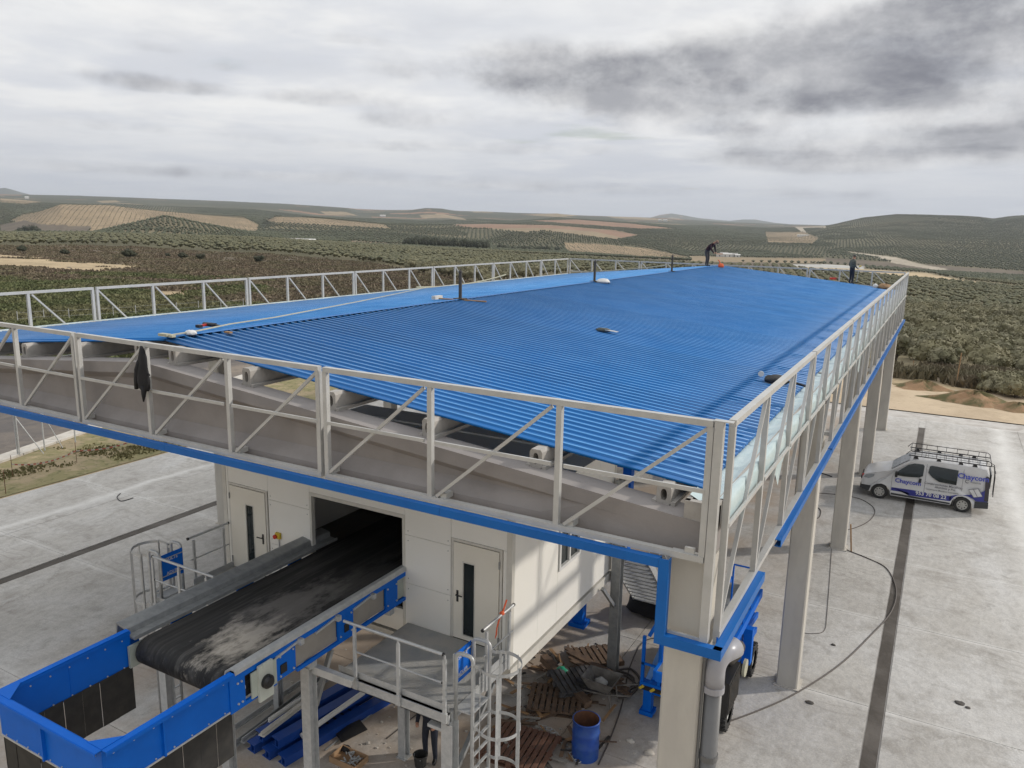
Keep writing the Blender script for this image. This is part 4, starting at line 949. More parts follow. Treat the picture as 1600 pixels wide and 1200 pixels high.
# gutters: precast trough each side, lined with protective film that spills over the edge
for sgn, xe_ in ((1, -2.46), (-1, -22.60)):
    xo = xe_+sgn*.42
    for k in range(4):
        y0 = YS[k]+.03 if k == 0 else YS[k]+.25; y1 = YS[k+1]+.24
        mb = MB(); mb.box(xe_, y0, 7.74, xo, y1, 7.83); mb.box(xe_, y0, 7.83, xe_+sgn*.06, y1, 8.0); mb.box(xo-sgn*.06, y0, 7.83, xo, y1, 8.04)
        mb.box(xe_, y0-.01, 7.74, xo, y0+.08, 8.0); mb.build('gutter', M_PURL, canopy)
    n = 160; rows = []
    for i in range(n+1):
        y = 8.95+i*(49.2-8.95)/n; w = fbm(np.array([y*.9]), np.array([0.0]), 5)[0]; w2 = fbm(np.array([y*2.3]), np.array([4.0]), 6)[0]
        drop = 7.72-.30*(w > .5)*(w-.5)*6-.10*w2
        rows.append([(xe_+sgn*.02, y, roof_z(-2.4)-.012), (xe_+sgn*(.10+.05*w2), y, 7.99-.03*w), (xe_+sgn*(.24), y, 7.955+.06*w2), (xe_+sgn*(.40), y, 8.03+.03*w2), (xe_+sgn*(.46+.02*w), y, 8.06), (xe_+sgn*(.475+.03*w2), y, 7.93), (xe_+sgn*(.47+.05*w), y, drop)])
    m_ = 7; vs = [p for r_ in rows for p in r_]; fs = [(i*m_+j, i*m_+j+1, (i+1)*m_+j+1, (i+1)*m_+j) for i in range(n) for j in range(m_-1)]
    mb = MB(); mb.add(vs, fs); mb.build('gutter_film', M_FILM, canopy, smooth=True)

# parapet frames: modules of three 2 m bays; rails are the frame, posts and braces its pieces
T = .075
def frame_module(P, Q, ztop, zmid, zbot, nb, brace_dir=1, T=T, midw=.05):
    """P,Q: (x,y) ends"""
    P = Vector((P[0], P[1], 0)); Q = Vector((Q[0], Q[1], 0)); d = (Q-P).normalized(); L_ = (Q-P).length
    up = Vector((0, 0, 1)); g = d*.045
    mb = MB()
    mb.beam(P+g+up*(ztop-T/2), Q-g+up*(ztop-T/2), T+.01, T)
    mb.beam(P+g+up*(zbot+T/2), Q-g+up*(zbot+T/2), T+.01, T)
    fr_ = mb.build('parapet_frame', M_FRAME, canopy)
    for i in range(nb+1):
        p = P+d*(L_*i/nb); p = p + (g+d*(T/2-.01) if i == 0 else -g-d*(T/2-.01) if i == nb else Vector((0, 0, 0)))
        mb = MB(); mb.beam(p+up*(zbot+T+.001), p+up*(ztop-T-.001), T, T, d); mb.build('post', M_FRAME, fr_)
    for i in range(nb):
        a = P+d*(L_*i/nb+.11); b = P+d*(L_*(i+1)/nb-.11)
        if brace_dir < 0: a, b = b, a
        side = d.cross(up)*0.0
        mb = MB(); mb.beam(a+up*(zbot+T+.02), b+up*(ztop-T-.03), .045, .05, d.cross(up)); mb.build('brace', M_FRAME, fr_)
        mb = MB(); o_ = d.cross(up)*.03; aa = P+d*(L_*i/nb+.09); bb = P+d*(L_*(i+1)/nb-.09); mb.beam(aa+o_+up*zmid, bb+o_+up*zmid, .03, midw); mb.build('mid_rail', M_FRAME, fr_)
    return fr_
YF = 8.6
for a, b, nb in ((-8.03, -2.08, 3), (-14.15, -8.03, 3), (-20.2, -14.15, 3), (-23.1, -20.2, 2)):
    frame_module((a, YF), (b, YF), 9.08, 8.23, 7.35, nb)
# corner post pair, from the top rail right down to the dropped corner
mb = MB(); mb.beam((-2.055, YF, 6.36), (-2.055, YF, 9.08), .10, .10, (0, 1, 0)); mb.build('corner_post', M_FRAME, canopy)
mb = MB(); mb.beam((-2.12, YF, 9.085), (-1.905, YF, 9.085), .10, .012); mb.build('corner_plate', M_FRAME, canopy)
# small frame that boxes the column head: horizontal tube, light flashing
mb = MB(); mb.beam((-2.52, YF+.03, 7.385), (-2.11, YF+.03, 7.385), .08, .08); mb.box(-2.36, YF-.02, 7.42, -2.24, YF+.02, 7.50); mb.build('column_head_frame', M_FRAME, canopy)
mb = MB(); mb.beam((-2.545, YF-.02, 6.36), (-2.545, YF-.02, 7.34), .03, .03, (0, 1, 0)); mb.beam((-2.53, YF-.02, 6.375), (-2.11, YF-.02, 6.375), .03, .03); mb.build('column_head_trim', M_GALV, canopy)
ms = 6.1; y = YF+.10; k = 0
while y < 49:
    y2 = min(y+ms, 49.45); nb = max(1, round((y2-y)/2.03))
    frame_module((-1.95, y), (-1.95, y2), 9.08, 7.79, 6.37, nb, 1, midw=.055); y = y2
y = YF+.10
while y < 49:
    y2 = min(y+ms, 49.45); nb = max(1, round((y2-y)/2.03)); frame_module((-23.12, y), (-23.12, y2), 9.08, 7.79, 7.0, nb, -1); y = y2
xs = [-23.1, -17.9, -12.6, -7.3, -2.05]
for a, b in zip(xs, xs[1:]): frame_module((a, 49.55), (b, 49.55), 9.08, 8.23, 7.35, 3, -1)
# blue C-channel flashings along the lower edge
def chan(p, q, out, parent=canopy, w=.13, d_=.10):
    p = Vector(p); q = Vector(q); out = Vector(out); up = Vector((0, 0, 1)); t = .012
    dd = (q-p).normalized(); v = up if abs(dd.z) < .5 else dd.cross(out).normalized()
    mb = MB()
    mb.beam(p+out*d_, q+out*d_, t, w, v) if False else None
    def slabp(a, b, o0, o1, v0, v1):
        vs = []
        for c in (a, b):
            for (o_, vv) in ((o0, v0), (o1, v0), (o1, v1), (o0, v1)): vs.append(c+out*o_+v*vv)
        mb.add(vs, [(0,1,2,3),(7,6,5,4),(0,4,5,1),(1,5,6,2),(2,6,7,3),(3,7,4,0)])
    slabp(p, q, d_-t, d_, -w/2, w/2); slabp(p, q, 0, d_-t, w/2-t, w/2); slabp(p, q, 0, d_-t, -w/2, -w/2+t)
    return mb.build('blue_channel', M_BLUEF, parent)
edges = [-23.1, -17.4, -11.6, -5.8, -2.63]
for a, b in zip(edges, edges[1:]): chan((a+.003, YF-.045, 7.275), (b-.003, YF-.045, 7.275), (0, -1, 0), w=.115)
chan((-2.565, YF-.045, 6.36), (-2.565, YF-.045, 7.34), (0, -1, 0))
chan((-2.63, YF-.045, 6.295), (-1.815, YF-.045, 6.295), (0, -1, 0))
chan((-1.912, YF-.14, 6.295), (-1.912, 10.95, 6.295), (1, 0, 0))
ys_ = [12.15, 18.2, 24.3, 30.4, 36.5, 42.6, 49.3]
for i, (a, b) in enumerate(zip(ys_, ys_[1:])): chan((-1.912, a, 6.36+.012*(i % 2)), (-1.912, b-.06, 6.36+.012*(i % 2)), (1, 0, 0), w=.12)
# brackets that carry the frames off the columns, tie plates on the beam face
for y in YS[1:]:
    mb = MB(); mb.box(-2.1, y+.15, 7.55, -1.99, y+.33, 7.63); mb.box(-2.1, y+.15, 6.55, -1.99, y+.33, 6.63); mb.build('frame_bracket', M_GALV, canopy)
for x in (-4.0, -5.95, -8.05, -10.05, -12.1, -14.2):
    mb = MB(); mb.box(x+.07, YF+.0, 7.42, x+.17, 8.775, 7.50); mb.build('frame_bracket', M_FRAME, canopy)
# rainwater downpipe on the first column
PXp, PYp = -1.965, 8.90
def smooth_sides(o_):
    for p in o_.data.polygons: p.use_smooth = len(p.vertices) == 4
mb = MB(); mb.path([(PXp, PYp, 0), (PXp, PYp, 5.72)], .11, 24); dp = mb.build('downpipe', M_PVC, canopy); smooth_sides(dp)
mb = MB(); mb.path([(PXp, PYp, 5.60), (PXp, PYp, 5.84)]+[(PXp+.16*(1-math.cos(a))*.5, PYp+.16*(1-math.cos(a)), 5.84+.19*math.sin(a)) for a in (.4, .8, 1.2, 1.57)]+[(PXp+.16, PYp+.34, 6.03)], .128, 24); e_ = mb.build('pipe_elbow', M_PVCL, dp); smooth_sides(e_)
for z_ in (4.60, 2.4): mb = MB(); mb.path([(PXp, PYp, z_), (PXp, PYp, z_+.08)], .122, 24); mb.build('pipe_collar', M_PVC, dp)
mb = MB(); mb.path([(PXp, PYp, 5.56), (PXp, PYp, 5.64)], .137, 24); mb.build('pipe_collar', M_PVCL, dp)
# narrow conduit on the column corner
mb = MB(); mb.path([(-2.075, 8.80, .5), (-2.075, 8.80, 6.1)], .018, 6); mb.build('conduit', M_PVC, canopy)

# ------------------------------------------------------------------ things on the roof
def on_roof(u, v, z_off=.04):
    r = raydir(u, v); s = -.0965; t = (9.02+s*12.5-CAMZ)/(r[2]-s*r[0]); p = r*t; 
    if p[0] < XM: s = .0965; t = (9.02+s*12.5-CAMZ)/(r[2]-s*r[0]); p = r*t
    return Vector((p[0], p[1], p[2]+CAMZ+z_off))
lbl = ['nearest dark anchor post standing on the ridge, beside the broom', 'middle dark anchor post on the ridge, beside the white bag', 'farthest dark anchor post on the ridge']
for i, y in enumerate((19.3, 29.3, 39.4)):
    t = thing('anchor_post', lbl[i], 'roof post', (XM, y, 9.06), 'dark anchor posts along the roof ridge')
    mb = MB(); mb.tube((XM, y, 9.07), (XM, y, 9.84), .05, 12); mb.build('tube', M_DARK, t, smooth=False)
    mb = MB(); mb.box(XM-.15, y-.15, 9.062, XM+.15, y+.15, 9.08); mb.build('base_plate', M_DARK, t)
    mb = MB(); mb.lathe((XM, y, 9.84), [(0, 0), (.06, 0), (.06, .03), (.02, .05), (.02, .09), (0, .1)], 10); mb.build('cap', M_DARK, t)
# broom lying on the ribs
a = on_roof(683, 471, .09); b = on_roof(760, 475, .07)
t = thing('broom', 'long-handled broom lying on the blue roof beside the nearest ridge post', 'broom', a)
mb = MB(); mb.tube(a, b, .022, 8); mb.build('handle', M_WOODL, t)
d = (b-a).normalized(); mb = MB(); mb.beam(a-Vector((0, .2, -.03)), a+Vector((0, .2, .03)), .12, .10); mb.build('bristles', M_TRIM, t)
# bag of screws
def lump(name, c, rx, ry, rz, m, lb, cat, seed=0, parent=None):
    bm = bmesh.new(); bmesh.ops.create_icosphere(bm, subdivisions=3, radius=1)
    for v in bm.verts:
        j = 1+.28*(fbm(np.array([v.co.x*2.1+seed]), np.array([v.co.y*2.1+v.co.z*1.7]), seed)[0]-.5)*2
        v.co = Vector((c[0]+v.co.x*rx*j, c[1]+v.co.y*ry*j, max(c[2]+v.co.z*rz*j, c[2]-rz*.55)))
    me = bpy.data.meshes.new(name); bm.to_mesh(me); bm.free(); me.materials.append(m); me.polygons.foreach_set('use_smooth', [True]*len(me.polygons))
    o_ = link(name, me, parent)
    if parent is None: tag(o_, lb, cat)
    return o_
p = on_roof(942, 443, .08); lump('plastic_bag', p, .33, .2, .12, M_WPLAST, 'crumpled white plastic bag lying on the ridge beside the middle post', 'plastic bag', 3)
p = on_roof(943, 520, .07)
t = thing('tool_pouch', 'open grey tool pouch lying alone in the middle of the right roof slope', 'tool pouch', p)
lump('pouch', p, .22, .12, .06, M_GREYCL, '', '', 5, t); mb = MB(); mb.beam(p+Vector((.1, -.05, .02)), p+Vector((.42, -.12, .0)), .12, .015); mb.build('flap', M_GALV, t)
# drill and offcuts on the ridge near the front
p = on_roof(330, 514, .06); t = thing('cordless_drill', 'black and red cordless drill lying on the ridge near the front edge', 'drill', p)
mb = MB(); mb.tube(p+Vector((-.22, 0, .03)), p+Vector((.12, .02, .03)), .045, 10); mb.build('motor_body', M_BLKPL, t)
mb = MB(); mb.tube(p+Vector((.12, .02, .03)), p+Vector((.26, .03, .03)), .028, 8, .012); mb.build('chuck', M_DARK, t)
mb = MB(); mb.beam(p+Vector((-.10, 0, .03)), p+Vector((-.14, -.18, .01)), .05, .045); mb.build('grip', M_RED, t)
mb = MB(); mb.beam(p+Vector((-.19, -.20, .01)), p+Vector((-.07, -.20, .01)), .09, .06); mb.build('battery', M_BLKPL, t)
p = on_roof(357, 524, .06); mb = MB(); mb.beam(p-Vector((.08, 0, 0)), p+Vector((.08, 0, 0)), .07, .03); tag(mb.build('wood_offcut', M_WOODL), 'small pale wood offcut on the right slope near the drill', 'offcut')
p = on_roof(299, 526, .07); lump('white_sack', p, .12, .1, .06, M_WPLAST, 'tiny white foam sack on the ridge left of the drill', 'sack', 9)
mb = MB(); mb.box(-12.66, 9.26, 9.07, -12.42, 9.36, 9.12); mb.box(-12.38, 9.27, 9.07, -12.28, 9.35, 9.11); tag(mb.build('foam_closure', M_CREAM), 'cream foam closure blocks at the front end of the ridge', 'foam block')
# lifeline strap that runs up the ridge and away over the left slope
lp = [on_roof(u, v, .07) for (u, v) in ((262, 531), (310, 523), (360, 512), (430, 501), (500, 487), (560, 475), (620, 462), (665, 452))]
mb = MB(); n = len(lp)
vs = []
for i, q in enumerate(lp):
    d = (lp[min(i+1, n-1)]-lp[max(i-1, 0)]).normalized(); s = d.cross(Vector((0, 0, 1))).normalized()*.022; vs += [q-s, q+s, q+s+Vector((0, 0, .02)), q-s+Vector((0, 0, .02))]
fs = [(4*i+j, 4*i+(j+1) % 4, 4*i+4+(j+1) % 4, 4*i+4+j) for i in range(n-1) for j in range(4)]+[(0,1,2,3), (4*n-1, 4*n-2, 4*n-3, 4*n-4)]
mb.add(vs, fs); tag(mb.build('lifeline_strap', M_CREAM), 'cream lifeline strap lying along the ridge and across the left slope', 'strap')
def sagrope(a, b, sag, r, m, name, lb, n=12):
    a = Vector(a); b = Vector(b); mb = MB(); mb.path([a.lerp(b, i/n)-Vector((0, 0, sag*4*(i/n)*(1-i/n))) for i in range(n+1)], r, 5); return tag(mb.build(name, m), lb, 'rope')
sagrope((-22.9, 36.6, 8.2), (XM, 29.4, 9.75), .35, .03, M_CREAM, 'lifeline_rope', 'cream rope from the left railing to the middle ridge post') if False else None
sagrope((XM, 19.3, 9.6), (-23.05, 33.0, 8.15), .15, .028, M_CREAM, 'lifeline_rope', 'cream rope tied from the left railing toward the nearest ridge post') if False else None
sagrope((-23.0, 31.5, 8.12), (-23.0, 40.5, 8.35), .2, .035, M_CREAM, 'lifeline_rope', 'pale rope sagging along the left railing behind the nearest ridge post')
sagrope((-22.6, 48.9, 8.2), (-16.0, 49.3, 8.9), .1, .035, M_CREAM, 'lifeline_rope', 'pale rope hanging at the far left corner of the railing')
# kit beside the right railing
p = on_roof(1205, 600, .09)
t = thing('harness_bag', 'dark harness bag with cable lying on the right slope by the railing', 'bag', p)
lump('bag', p+Vector((.1, 0, .0)), .24, .17, .12, M_BLKPL, '', '', 12, t)
mb = MB(); mb.path([p+Vector((.25, .0, .0)), p+Vector((.5, .05, -.03)), p+Vector((.75, -.1, -.05))], .025, 6); mb.build('cable', M_BLKPL, t)
mb = MB(); mb.lathe((p.x-.22, p.y, p.z+.1), [(.0, -.015), (.06, -.015), (.06, .015), (0, .015)], 12, 'y'); mb.build('reel', M_WPLAST, t)
# black jacket hanging from the front top rail
def jacket(x, y, z):
    K = .78
    t = thing('hanging_jacket', 'black jacket hanging from the front top rail of the canopy', 'jacket', (x, y, z))
    mb = MB(); rows = [(.0, .03, .02), (-.08, .07, .04), (-.25, .12, .06), (-.45, .15, .07), (-.62, .19, .08), (-.80, .21, .08), (-.95, .17, .07), (-1.02, .10, .05)]
    n = 16; vs = []; fs = []
    for i, (dz, w, d) in enumerate(rows):
        for j in range(n):
            a = 2*math.pi*j/n; q = 1+.16*math.sin(5*a+i*.8)+.08*math.sin(3*a-i)
            vs.append((x+.02*math.sin(i)+w*math.cos(a)*q*K, y-.08+d*math.sin(a)*q*K, z+dz*K))
    for i in range(len(rows)-1):
        for j in range(n): fs.append((i*n+j, i*n+(j+1) % n, (i+1)*n+(j+1) % n, (i+1)*n+j))
    fs += [tuple(range(n)), tuple((len(rows)-1)*n+j for j in range(n))]
    mb.add(vs, fs); mb.build('torso', M_CLOTH, t, smooth=True)
    mb = MB(); mb.path([(x-.07, y-.09, z-.27), (x-.12, y-.10, z-.43), (x-.17, y-.10, z-.62), (x-.19, y-.10, z-.78)], .06, 8, [.04, .055, .045, .035]); mb.build('sleeve', M_CLOTH, t, smooth=True)
    mb = MB(); mb.path([(x+.02, y-.10, z-.70), (x, y-.10, z-.86), (x-.02, y-.10, z-.99)], .05, 8, [.055, .04, .012]); mb.build('sleeve', M_CLOTH, t, smooth=True)
    mb = MB(); mb.path([(x+.10, y-.09, z-.42), (x+.19, y-.09, z-.5)], .015, 5); mb.build('strap', M_CLOTH, t)
jacket(-12.08, YF-.03, 9.03)

# ------------------------------------------------------------------ people
def person(name, lb, joints, bones, rad, mats, extra=None, loc=(0, 0, 0), sub=1):
    """joints: name->(x,y,z) world; bones: (a,b,matindex)"""
    names = list(joints); me = bpy.data.meshes.new(name)
    me.from_pydata([joints[k] for k in names], [(names.index(a), names.index(b)) for a, b, _ in bones], [])
    o_ = bpy.data.objects.new(name, me); C.objects.link(o_)
    sk = o_.modifiers.new('skin', 'SKIN'); sk.use_smooth_shade = True
    for i, k in enumerate(names):
        d = me.skin_vertices[0].data[i]; r_ = rad[k]; d.radius = (r_, r_) if not isinstance(r_, tuple) else r_; d.use_root = (k == 'pelvis')
    ss = o_.modifiers.new('sub', 'SUBSURF'); ss.levels = sub; ss.render_levels = sub
    dg = bpy.context.evaluated_depsgraph_get(); dg.update(); m2 = bpy.data.meshes.new_from_object(o_.evaluated_get(dg)); m2.name = name
    bpy.data.objects.remove(o_)
    m2.materials.clear()
    for m_ in mats: m2.materials.append(m_)
    J = {k: Vector(v) for k, v in joints.items()}
    for p in m2.polygons:
        c = p.center; best = 1e9
        for a, b, mi in bones:
            A, B = J[a], J[b]; ab = B-A; t = max(0, min(1, (c-A).dot(ab)/max(ab.length_squared, 1e-9))); dd = (c-(A+ab*t)).length
            if dd < best: best = dd; p.material_index = mi
        p.use_smooth = True
    t = thing(name, lb, 'person', loc); b_ = link('body', m2, t); return t
def worker(base, face, lb, pose, jacket_m, trouser_m, hat_m, s=1.0):
    """base: feet point; face: direction the body faces"""
    base = Vector(base); f = Vector((face[0], face[1], 0)).normalized(); rt = f.cross(Vector((0, 0, 1)))
    def P(x, y, z): return tuple(base + rt*x*s + f*y*s + Vector((0, 0, z*s)))
    if pose == 'bend':
        J = dict(pelvis=P(0, -.12, .93), spine=P(0, .02, 1.12), chest=P(0, .22, 1.30), neck=P(0, .40, 1.42), head=P(0, .52, 1.47), crown=P(0, .62, 1.50),
                 hl=P(-.10, -.10, .88), kl=P(-.11, -.02, .49), al=P(-.11, -.08, .09), tl=P(-.13, .12, .05),
                 hr=P(.10, -.10, .88), kr=P(.12, .02, .49), ar=P(.12, -.04, .09), tr=P(.14, .16, .05),
                 sl=P(-.19, .28, 1.33), el=P(-.22, .34, 1.04), wl=P(-.12, .46, .86), fl=P(-.10, .50, .78),
                 sr=P(.19, .28, 1.33), er=P(.22, .36, 1.05), wr=P(.10, .48, .84), fr=P(.08, .52, .76))
    else:
        J = dict(pelvis=P(0, 0, .94), spine=P(0, .0, 1.14), chest=P(0, .02, 1.34), neck=P(0, .03, 1.50), head=P(0, .06, 1.60), crown=P(0, .07, 1.70),
                 hl=P(-.10, 0, .88), kl=P(-.11, .03, .49), al=P(-.11, -.02, .09), tl=P(-.14, .15, .05),
                 hr=P(.10, 0, .88), kr=P(.11, .03, .49), ar=P(.11, -.02, .09), tr=P(.14, .15, .05),
                 sl=P(-.20, .0, 1.40), el=P(-.27, -.02, 1.12), wl=P(-.20, .18, .98), fl=P(-.14, .26, .96),
                 sr=P(.20, .0, 1.40), er=P(.27, -.02, 1.12), wr=P(.22, .18, .97), fr=P(.17, .26, .95))
    bones = [('pelvis', 'spine', 0), ('spine', 'chest', 0), ('chest', 'neck', 0), ('neck', 'head', 2), ('head', 'crown', 2),
             ('pelvis', 'hl', 1), ('hl', 'kl', 1), ('kl', 'al', 1), ('al', 'tl', 3), ('pelvis', 'hr', 1), ('hr', 'kr', 1), ('kr', 'ar', 1), ('ar', 'tr', 3),
             ('chest', 'sl', 0), ('sl', 'el', 0), ('el', 'wl', 0), ('wl', 'fl', 2), ('chest', 'sr', 0), ('sr', 'er', 0), ('er', 'wr', 0), ('wr', 'fr', 2)]
    R_ = dict(pelvis=.155, spine=.145, chest=.165, neck=.062, head=.095, crown=.075, hl=.10, kl=.07, al=.05, tl=.045, hr=.10, kr=.07, ar=.05, tr=.045, sl=.075, el=.058, wl=.042, fl=.04, sr=.075, er=.058, wr=.042, fr=.04)
    R_ = {k: v*s for k, v in R_.items()}
    t = person('person', lb, J, bones, R_, [jacket_m, trouser_m, M_SKIN, M_BLKPL], loc=base)
    h = Vector(J['crown']); hd = Vector(J['head']); ax = (h-hd).normalized()
    # hat or hood follows the head
    bm = bmesh.new(); bmesh.ops.create_uvsphere(bm, u_segments=14, v_segments=8, radius=.118*s); q = ax.to_track_quat('Z', 'Y')
    for v in list(bm.verts):
        if v.co.z < -.015*s: bm.verts.remove(v)
    for v in bm.verts: v.co = hd.lerp(h, .55)+(q @ v.co)
    me = bpy.data.meshes.new('hat'); bm.to_mesh(me); bm.free(); me.materials.append(hat_m); link('hat', me, t)
    # face: nose, eyes, mouth set on the front of the head
    fw = (f-ax*f.dot(ax)).normalized() if pose != 'bend' else (Vector((0, 0, -1))-ax*(-ax.z)).normalized()*.85+f*.2
    mb = MB(); c = hd.lerp(h, .12); sd = ax.cross(fw).normalized()
    mb.tube(c+fw*.085*s, c+fw*.115*s-ax*.01, .014*s, 6, .009*s); mb.build('nose', M_SKIN, t)
    mb = MB(); mb.tube(c+fw*.084*s-ax*.04*s-sd*.022*s, c+fw*.084*s-ax*.04*s+sd*.022*s, .006*s, 5); mb.build('mouth', M_RUST, t)
    for e in (-1, 1):
        mb = MB(); mb.lathe(tuple(c+fw*.088*s+ax*.03*s+sd*e*.03*s), [(0, -.01), (.009*s, -.005), (.009*s, .005), (0, .01)], 6); mb.build('eye', M_BLKPL, t)
    return t, J
p = on_roof(1107, 413, 0); py = 46.6; px = -12.62
# bending worker on the ridge, back to the left, leaning over an orange bag
t, J = worker((px, py, roof_z(px)+.05), (.93, -.35), 'bending worker in dark red and navy jacket on the far end of the ridge', 'bend', mat('dark_red_navy_jacket', (.055, .018, .022), .9, 0, (.02, .02, .03), 4, .9), mat('grey_work_trousers', (.06, .06, .065), .9), mat('tan_cap', (.25, .16, .12), .9), .98)
t, J = worker((-4.78, 48.35, roof_z(-4.78)+.05), (.75, .66), 'standing worker in grey camouflage jacket and black hat at the far right roof corner', 'stand', M_GREYCL, M_NAVY, M_BLKPL, .94)
w = Vector(J['fr']); tl = thing('screw_gun_tool', 'long upright screwing tool held by the standing worker in the grey jacket', 'tool', w)
mb = MB(); mb.tube(w+Vector((.0, 0, -.75)), w+Vector((.05, .03, .12)), .018, 8); mb.build('shaft', M_GALV, tl); mb = MB(); mb.beam(w+Vector((.04, .0, .1)), w+Vector((.16, .03, .16)), .06, .06); mb.build('motor', M_YEL, tl)
p = Vector((-11.75, 46.4, roof_z(-11.75)+.12)); t = thing('orange_sack', 'bright orange-red sack at the feet of the bending worker', 'sack', p)
lump('sack', p+Vector((0, 0, .06)), .17, .15, .16, M_ORANGE, '', '', 21, t); mb = MB(); mb.path([p+Vector((-.05, 0, .18)), p+Vector((-.12, 0, .35)), p+Vector((-.2, .02, .40))], .03, 6); mb.build('handle', M_ORANGE, t)
p = on_roof(1303, 438, .08); t = thing('cordless_drill', 'small red drill on the far roof edge left of the standing worker', 'drill', p)
mb = MB(); mb.tube(p+Vector((-.25, 0, .02)), p+Vector((.15, .02, .02)), .06, 8); mb.build('motor_body', M_RED, t); mb = MB(); mb.beam(p+Vector((.1, 0, .02)), p+Vector((.3, -.1, 0)), .08, .06); mb.build('battery', M_BLKPL, t)
p = Vector((-3.3, 48.6, 8.12)); t = thing('material_pile', 'small pile of orange and white material by the far right corner of the roof', 'pile', p)
lump('orange_cloth', p+Vector((.25, 0, .12)), .35, .3, .2, M_WOODL, '', '', 31, t); lump('white_bag', p+Vector((-.2, 0, .12)), .16, .15, .16, M_WPLAST, '', '', 32, t)
# worker under the platform, only the legs show
t, J = worker((-8.42, 11.95, .0), (.15, -1), 'person in dark overalls standing under the right access platform', 'stand', M_NAVY, M_NAVY, M_BLKPL, 1.0)

# ------------------------------------------------------------------ sorting cabin
cab = thing('sorting_cabin', 'cream panelled cabin raised on steel legs under the canopy with two doors', 'cabin', (-10.5, 14.6, 0))
CX0, CX1, CY0, CY1, CZ0, CZ1 = -14.42, -6.57, 12.0, 17.25, 2.78, 5.92
def panel(x0, x1, z0, z1, y=CY0, m=M_WHITE, name='wall_panel', th=.08):
    mb = MB(); g = .004; mb.box(x0+g, y, z0+g, x1-g, y+th, z1-g); return mb.build(name, m, cab)
OX0, OX1, OZ = -11.68, -9.08, 5.35
for (a, b, c_, d_) in ((CX0, -14.24, CZ0, CZ1), (-14.24, -12.95, 5.16, CZ1), (-12.95, -11.68, 4.98, CZ1), (-12.95, -11.68, 3.92, 4.98), (-12.95, -11.68, CZ0, 3.92), (OX0, OX1, OZ, CZ1),
                     (OX1, -7.95, 4.98, CZ1), (OX1, -7.95, 3.92, 4.98), (OX1, -7.95, CZ0, 3.92), (-7.95, -6.68, 5.16, CZ1), (-6.76, -6.68, CZ0, 5.16), (OX0, OX1, CZ0, 3.3)): panel(a, b, c_, d_)
# rivets along the seams
mb = MB()
for x in (-12.88, -11.76, -9.0, -8.02):
    for z in (4.86, 5.07, 4.03, 3.80): mb.lathe((x, CY0-.004, z), [(0, 0), (.012, 0), (.012, .006)], 6, 'y')
mb.build('rivets', M_GALVD, cab)
def door(x0, x1, hinge_left, lab):
    z0, z1 = 3.06, 5.12
    mb = MB(); mb.box(x0-.05, CY0-.02, z0, x0, CY0+.06, z1+.05); mb.box(x1, CY0-.02, z0, x1+.05, CY0+.06, z1+.05); mb.box(x0, CY0-.02, z1, x1, CY0+.06, z1+.05); mb.build('door_frame', M_TRIM, cab)
    d = MB(); wl, wr = (x0+.52, x0+.76) if hinge_left else (x0+.24, x0+.50); wz0, wz1 = 3.15+.02, 4.72
    for b_ in ((x0+.012, wl, z0+.01, z1-.012), (wr, x1-.012, z0+.01, z1-.012), (wl, wr, wz1, z1-.012), (wl, wr, z0+.01, wz0)): d.box(b_[0], CY0-.032, b_[2], b_[1], CY0+.02, b_[3])
    dr = d.build('door', M_DOOR, cab, label=lab)
    mb = MB(); mb.box(wl-.02, CY0-.040, wz0-.02, wl+.004, CY0-.028, wz1+.02); mb.box(wr-.004, CY0-.040, wz0-.02, wr+.02, CY0-.028, wz1+.02); mb.box(wl+.004, CY0-.04, wz1-.004, wr-.004, CY0-.028, wz1+.02); mb.box(wl+.004, CY0-.04, wz0-.02, wr-.004, CY0-.028, wz0+.004); mb.build('window_frame', M_TRIM, dr)
    mb = MB(); mb.box(wl+.003, CY0-.012, wz0+.003, wr-.003, CY0-.002, wz1-.003); mb.build('window_pane', M_GLASS, dr)
    hx = x1-.11 if hinge_left else x0+.11; s = -1 if hinge_left else 1
    mb = MB(); mb.box(hx-.022, CY0-.045, 3.86, hx+.022, CY0-.032, 4.10); mb.tube((hx, CY0-.04, 4.02), (hx, CY0-.10, 4.02), .014, 8); mb.tube((hx, CY0-.095, 4.02), (hx+s*.14, CY0-.095, 4.02), .013, 8); mb.build('handle', M_BLKPL, dr)
    hg = x0 if hinge_left else x1
    mb = MB(); [mb.tube((hg, CY0-.045, z), (hg, CY0-.045, z+.14), .016, 8) for z in (3.2, 4.78)]; mb.build('hinge', M_GALVD, dr)
door(-14.18, -13.02, True, 'left cream door with tall narrow dark window'); door(-7.88, -6.82, False, 'right cream door with tall narrow dark window')
# conveyor opening reveal, corner trims
mb = MB(); mb.box(OX0-.005, CY0-.012, 3.0, OX0+.06, CY0+.09, OZ+.05); mb.box(OX1-.06, CY0-.012, 2.9, OX1+.005, CY0+.09, OZ+.05); mb.box(OX0+.06, CY0-.012, OZ-.03, OX1-.06, CY0+.09, OZ+.05); mb.build('opening_trim', M_TRIM, cab)
mb = MB(); mb.box(CX1-.11, CY0-.012, CZ0, CX1+.012, CY0, CZ1); mb.box(CX1, CY0, CZ0, CX1+.012, CY0+.10, CZ1); mb.build('corner_trim', M_TRIM, cab)
for b_ in ((CX0-.012, CY0-.012, CX0+.11, CY0), (CX1, CY1-.10, CX1+.012, CY1+.012)): mb = MB(); mb.box(b_[0], b_[1], CZ0, b_[2], b_[3], CZ1); mb.build('corner_trim', M_TRIM, cab)
